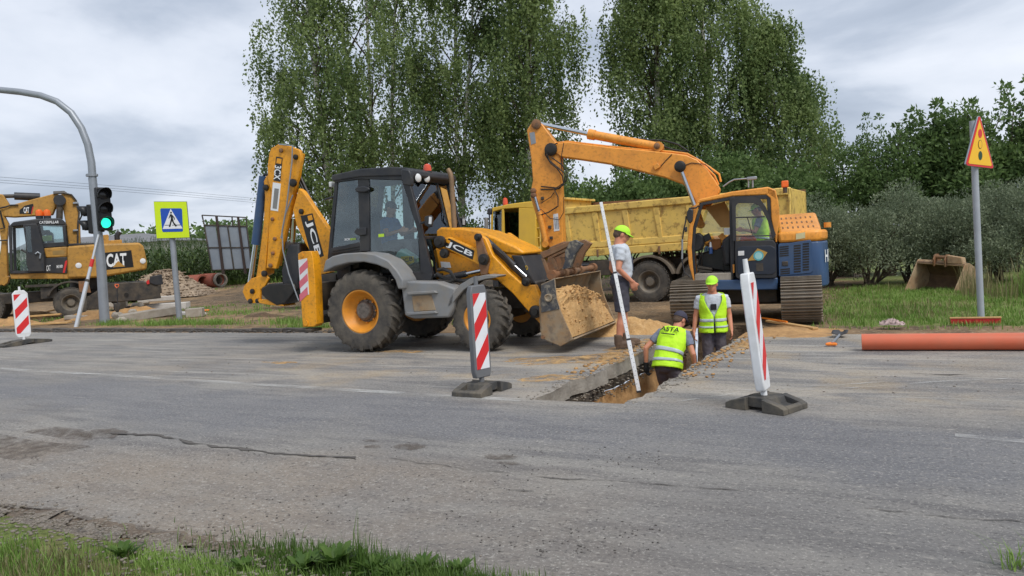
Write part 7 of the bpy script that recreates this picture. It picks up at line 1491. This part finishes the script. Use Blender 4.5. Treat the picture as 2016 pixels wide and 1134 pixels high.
    for k in range(13): t = rad(-72)+rad(144)*k/12; T0.append(hp(-.012+math.cos(t)*.108, math.sin(t)*.092, .032)); ex = .068*math.cos(t*1.2)**.8 if abs(t*1.2) < 1.55 else 0; T1.append(hp(-.012+math.cos(t)*.11+ex, math.sin(t)*.094, .032-ex*.25-.012*abs(math.sin(t))))
    bb_.add(T0+T1, [(k, k+1, 14+k, 13+k) for k in range(12)]); bo_ = bb_.build('brim', cm, co, smooth=70); m = bo_.modifiers.new('s', 'SOLIDIFY'); m.thickness = .008
    # clothes
    t_ = MB(); tor_mesh(t_, out.get('tee0', .0), .965, .008)
    for s in 'LR': limb(t_, [j['sh'+s].lerp(j['chest'], .25), j['sh'+s], j['sh'+s].lerp(j['el'+s], .6)], [.075, .072, .066])
    remesh(t_.build('t_shirt', out['tee'], o), .013, 3)
    l_ = MB(); tor_mesh(l_, 0, .2, .012); l_.ball(j['pelvis']-V3((0, 0, .02)), (.135, .17, .11), 16, 10)
    for s in 'LR':
        if out.get('shorts'): limb(l_, [j['hip'+s], j['kn'+s].lerp(j['hip'+s], .06)], [.105, .1])
        else: limb(l_, [j['hip'+s], j['kn'+s], j['an'+s]+V3((0, 0, .03))], [.104, .08, .066])
    remesh(l_.build('shorts' if out.get('shorts') else 'trousers', out['legs'], o), .014, 3)
    for s in 'LR':
        f = MB(); a = j['an'+s]; q = j['to'+s]; f.tube([a+V3((0, 0, .12)), a+V3((0, 0, .03)), a-V3((0, 0, .03))], [.056, .058, .058], 14); an_ = math.atan2((q-a).y, (q-a).x); rm = Matrix.Rotation(an_, 3, 'Z'); f.ball((a*.45+q*.55)+V3((0, 0, -.005)), (.135, .052, .05), 16, 10, rm); f.box((a*.5+q*.5)-V3((0, 0, .045)), (.25, .095, .03), rm)
        remesh(f.build('boot', m_boot, o), .01, 3)
        if s in out.get('glove', ''):
            gl = MB(); d = V3(p['hd'+s]).normalized(); w = j['wr'+s]; sd_ = V3(p.get('hs'+s, (1, 0, 0))); sd_ = (sd_-d*sd_.dot(d)).normalized(); nn = d.cross(sd_)*(1 if s == 'L' else -1)
            gl.tube([w-d*.05, w], [.042, .04], 12)
            for k in range(5): q2_ = (k-2)*.016; gl.tube([w+sd_*q2_*.6, w+d*.05+sd_*q2_, w+d*.094+sd_*q2_*1.15], [.026, .025, .02], 8)
            for k in range(4): q2_ = (1.5-k)*.022; a = w+d*.088+sd_*q2_; gl.tube([a, a+d*.035+nn*.01, a+d*.05+nn*.035, a+d*.04+nn*.055], [.0145, .014, .013, .012], 8)
            t0 = w+d*.03+sd_*.03; gl.tube([t0, t0+(d*.6+sd_*.75).normalized()*.045, t0+(d*.6+sd_*.75).normalized()*.045+d*.035], [.019, .017, .014], 8); remesh(gl.build('glove', m_glove, o), .009, 3)
    if out.get('vest'):
        n, m_ = 40, 22; t0, t1 = out.get('vest0', -.02), .93; gap = out.get('gap', lambda t: .02)
        def vgrid(nm, ta, tb, inf, mat_, par, mm, th):
            V = []
            for i in range(mm+1):
                t = ta+(tb-ta)*i/mm; g = gap(max(0, t))
                for k in range(n+1):
                    ph = g+(2*math.pi-2*g)*k/n; fl = .02*(1-t)+fbm(ph*1.2, t*3, 1.4, 3, 5)*.022; q = tor(max(0, t), ph, inf+fl)
                    if t < 0: q = q + (sp[0]-sp[1]).normalized()*(-t*.45)
                    V.append(q)
            ob = mesh_obj(nm, V, [(i*(n+1)+k, i*(n+1)+k+1, (i+1)*(n+1)+k+1, (i+1)*(n+1)+k) for i in range(mm) for k in range(n)], mat_, par, 70); s = ob.modifiers.new('s', 'SOLIDIFY'); s.thickness = th; s.offset = 1; return ob
        vo = vgrid('vest', t0, t1, .026, m_lime, o, m_, .006)
        for tb in out.get('bands', (.1, .32)): vgrid('reflective_band', tb, tb+.085, .0345, m_refb, vo, 3, .004)
        if out.get('back'):
            A = tor(.74, math.pi-.62, .05); B = tor(.74, math.pi+.62, .05); C_ = tor(.84, math.pi-.62, .05); mid = tor(.78, math.pi, .062)-(A+B)/2; text(out['back'], (A+mid*.75, B+mid*.75, C_+mid*.75), m_decalb, vo, 'lettering', .02, off=-.0)
            A = tor(.67, math.pi-.4, .05); B = tor(.67, math.pi+.4, .05); C_ = tor(.69, math.pi-.4, .05); MB().ext([A+mid*.7, B+mid*.7, B+C_-A+mid*.7, C_+mid*.7], mid*.03).build('print_line', m_decalb, vo, smooth=None)
    for ch in o.children:
        if ch.name.split('.')[0] in ('t_shirt', 'trousers', 'shorts', 'vest'):
            dm = ch.modifiers.new('folds', 'DISPLACE'); dm.texture = FOLD; dm.strength = .022; dm.mid_level = .5; dm.texture_coords = 'LOCAL'
    return o
def stand(**k):
    d = dict(pelvis=(0, 0, .96), waist=(.0, 0, 1.1), chest=(-.005, 0, 1.3), neck=(.0, 0, 1.5), head=(.03, 0, 1.645), hipL=(0, .09, .93), hipR=(0, -.09, .93), knL=(.02, .1, .5), knR=(.02, -.1, .5), anL=(-.02, .11, .085), anR=(-.02, -.11, .085), toL=(.15, .13, .055), toR=(.15, -.13, .055),
             shL=(0, .185, 1.42), shR=(0, -.185, 1.42), elL=(-.04, .24, 1.13), elR=(-.04, -.24, 1.13), wrL=(.04, .25, .88), wrR=(.04, -.25, .88), hdL=(.1, 0, -1), hdR=(.1, 0, -1), hsL=(1, 0, 0), hsR=(1, 0, 0))
    d.update(k); return d
# standing man in shorts, hand in his pocket, looking down into the trench
p = G(1227, 686); man = person('man in pale t-shirt, dark shorts and lime cap standing beside the trench', (p.x, p.y, .015), rad(29+4),
       stand(waist=(.05, 0, 1.1), chest=(.03, 0, 1.3), neck=(.01, 0, 1.5), head=(.065, 0, 1.625), elR=(-.06, -.24, 1.14), wrR=(.12, -.2, .95), hdR=(.35, .12, -1), elL=(-.05, .24, 1.14), wrL=(.08, .22, .92), anL=(.05, .12, .085), toL=(.22, .14, .055), anR=(-.08, -.1, .085), toR=(.09, -.12, .055), knR=(-.01, -.1, .5), knL=(.05, .11, .5)),
       dict(cap=m_limecap, tee=m_tee, legs=m_short, shorts=True, hpitch=.4), 1.0)
man.scale = (1.12, 1.12, 1.04)
gl = MB()
Hc = V3((.065, 0, 1.625)); hm = Matrix.Rotation(.4, 3, 'Y'); hp = lambda x, y, z: Hc + hm @ V3((x, y, z))
gl.tube([hp(.1, -.055, .01), hp(.108, -.03, .022), hp(.108, -.012, .01), hp(.106, -.03, -.012)], .004, 5, True); gl.tube([hp(.1, .055, .01), hp(.108, .03, .022), hp(.108, .012, .01), hp(.106, .03, -.012)], .004, 5, True); gl.tube([hp(.1, -.055, .01), hp(.0, -.082, .008)], .003, 5); gl.tube([hp(.1, .055, .01), hp(.0, .082, .008)], .003, 5); gl.tube([hp(.108, -.012, .012), hp(.108, .012, .012)], .003, 5)
tag(gl.build('glasses', m_dark, man), kind='stuff')
bo_ = MB().box((.172, -.02, 1.2), (.004, .1, .22)).build('shirt_print', m_teed, man)
# man bending in the trench, seen from behind
person('man in lime vest and navy cap bending in the trench', (-3.22, 10.2, -1.03), rad(29+52),
       stand(pelvis=(-.1, 0, .94), waist=(-.05, .0, 1.07), chest=(.05, -.02, 1.26), neck=(.17, -.03, 1.43), head=(.27, -.06, 1.55), hipL=(-.1, .09, .92), hipR=(-.1, -.09, .92), knL=(.06, .12, .5), knR=(.02, -.11, .5),
             shL=(.12, .17, 1.38), shR=(.13, -.2, 1.36), elL=(-.04, .36, 1.16), wrL=(-.02, .38, .9), elR=(.08, -.32, 1.08), wrR=(.16, -.3, .84), hdL=(.05, -.05, -1), hdR=(.15, .0, -1)),
       dict(cap=m_ncap, tee=m_teed, legs=m_trou, hpitch=.45, hyaw=-.35, vest=True, back='ASTA', glove='L', bands=(.12, .38), vest0=-.12), .96)
# man standing in the trench facing the camera
w3 = person('man in open lime vest and lime cap standing in the trench', (-3.1, 12.15, -.84), rad(29-98),
       stand(head=(.06, 0, 1.635), neck=(.015, 0, 1.5), elL=(-.02, .25, 1.14), wrL=(.07, .26, .9), elR=(-.02, -.26, 1.14), wrR=(.02, -.3, .9)),
       dict(cap=m_limecap, tee=m_tee, legs=m_trou, hpitch=.06, hyaw=-.3, vest=True, gap=lambda t: .03+max(0, t-.42)*1.35, bands=(.02, .25), vest0=-.16), 1.03)
MB().ext([(.135, -.045, 1.24), (.135, .045, 1.24), (.135, .045, 1.33), (.135, -.045, 1.33)], (.004, 0, 0)).build('shirt_print', m_decalb, w3)
# floor step for the shallower trench end
wall_grid('trench_step', (TX0, 11.2, 0), (TX1, 11.2, 0), -.82, TZ, (0, -1, 0), m_sandd, 10, 6, .1, 40)
V = []
for jj in range(25):
    for i in range(11): x = TX0-.1+(TX1-TX0+.2)*i/10; y = 11.18+(TY1-11.1)*jj/24; V.append((x, y, -.84+fbm(x, y, 1.6, 4, 33)*.12))
mesh_obj('trench_ledge', V, [(jj*11+i, jj*11+i+1, (jj+1)*11+i+1, (jj+1)*11+i) for jj in range(24) for i in range(10)], m_soil, trench, 60)
# operators seated in the two cabs
def sit(**k):
    d = stand(pelvis=(0, 0, .1), waist=(-.02, 0, .24), chest=(-.01, 0, .44), neck=(.02, 0, .63), head=(.06, 0, .775), hipL=(.02, .09, .1), hipR=(.02, -.09, .1), knL=(.44, .14, .14), knR=(.44, -.14, .14), anL=(.5, .14, -.28), anR=(.5, -.14, -.28), toL=(.66, .15, -.3), toR=(.66, -.15, -.3), shL=(0, .185, .55), shR=(0, -.185, .55), elL=(.1, .25, .3), elR=(.1, -.25, .3), wrL=(.34, .2, .36), wrR=(.34, -.2, .36), hdL=(1, -.1, .1), hdR=(1, .1, .1), hsL=(0, -.3, 1), hsR=(0, .3, 1)); d.update(k); return d
q = J.wld((.14, 0, 1.66)); person('driver in blue shirt seated in the backhoe cab', q, J.a, sit(), dict(cap=m_ncap, tee=m_bluesh, legs=m_trou, hpitch=.2))
zq = H.uv(*h4((590, 470))[0], .7); q = H.wld((zq.x, .68, zq.z-.12)); person('operator in lime vest and orange trousers inside the excavator cab', q, H.a, sit(knL=(.34, .14, .16), knR=(.34, -.14, .16), anL=(.38, .14, -.22), anR=(.38, -.14, -.22), toL=(.5, .15, -.24), toR=(.5, -.15, -.24)), dict(cap=m_limecap, tee=m_teed, legs=MT('orange_trousers', S(224, 84, 50), .85, .05), hpitch=.3, vest=True, bands=(.15,)), .86)
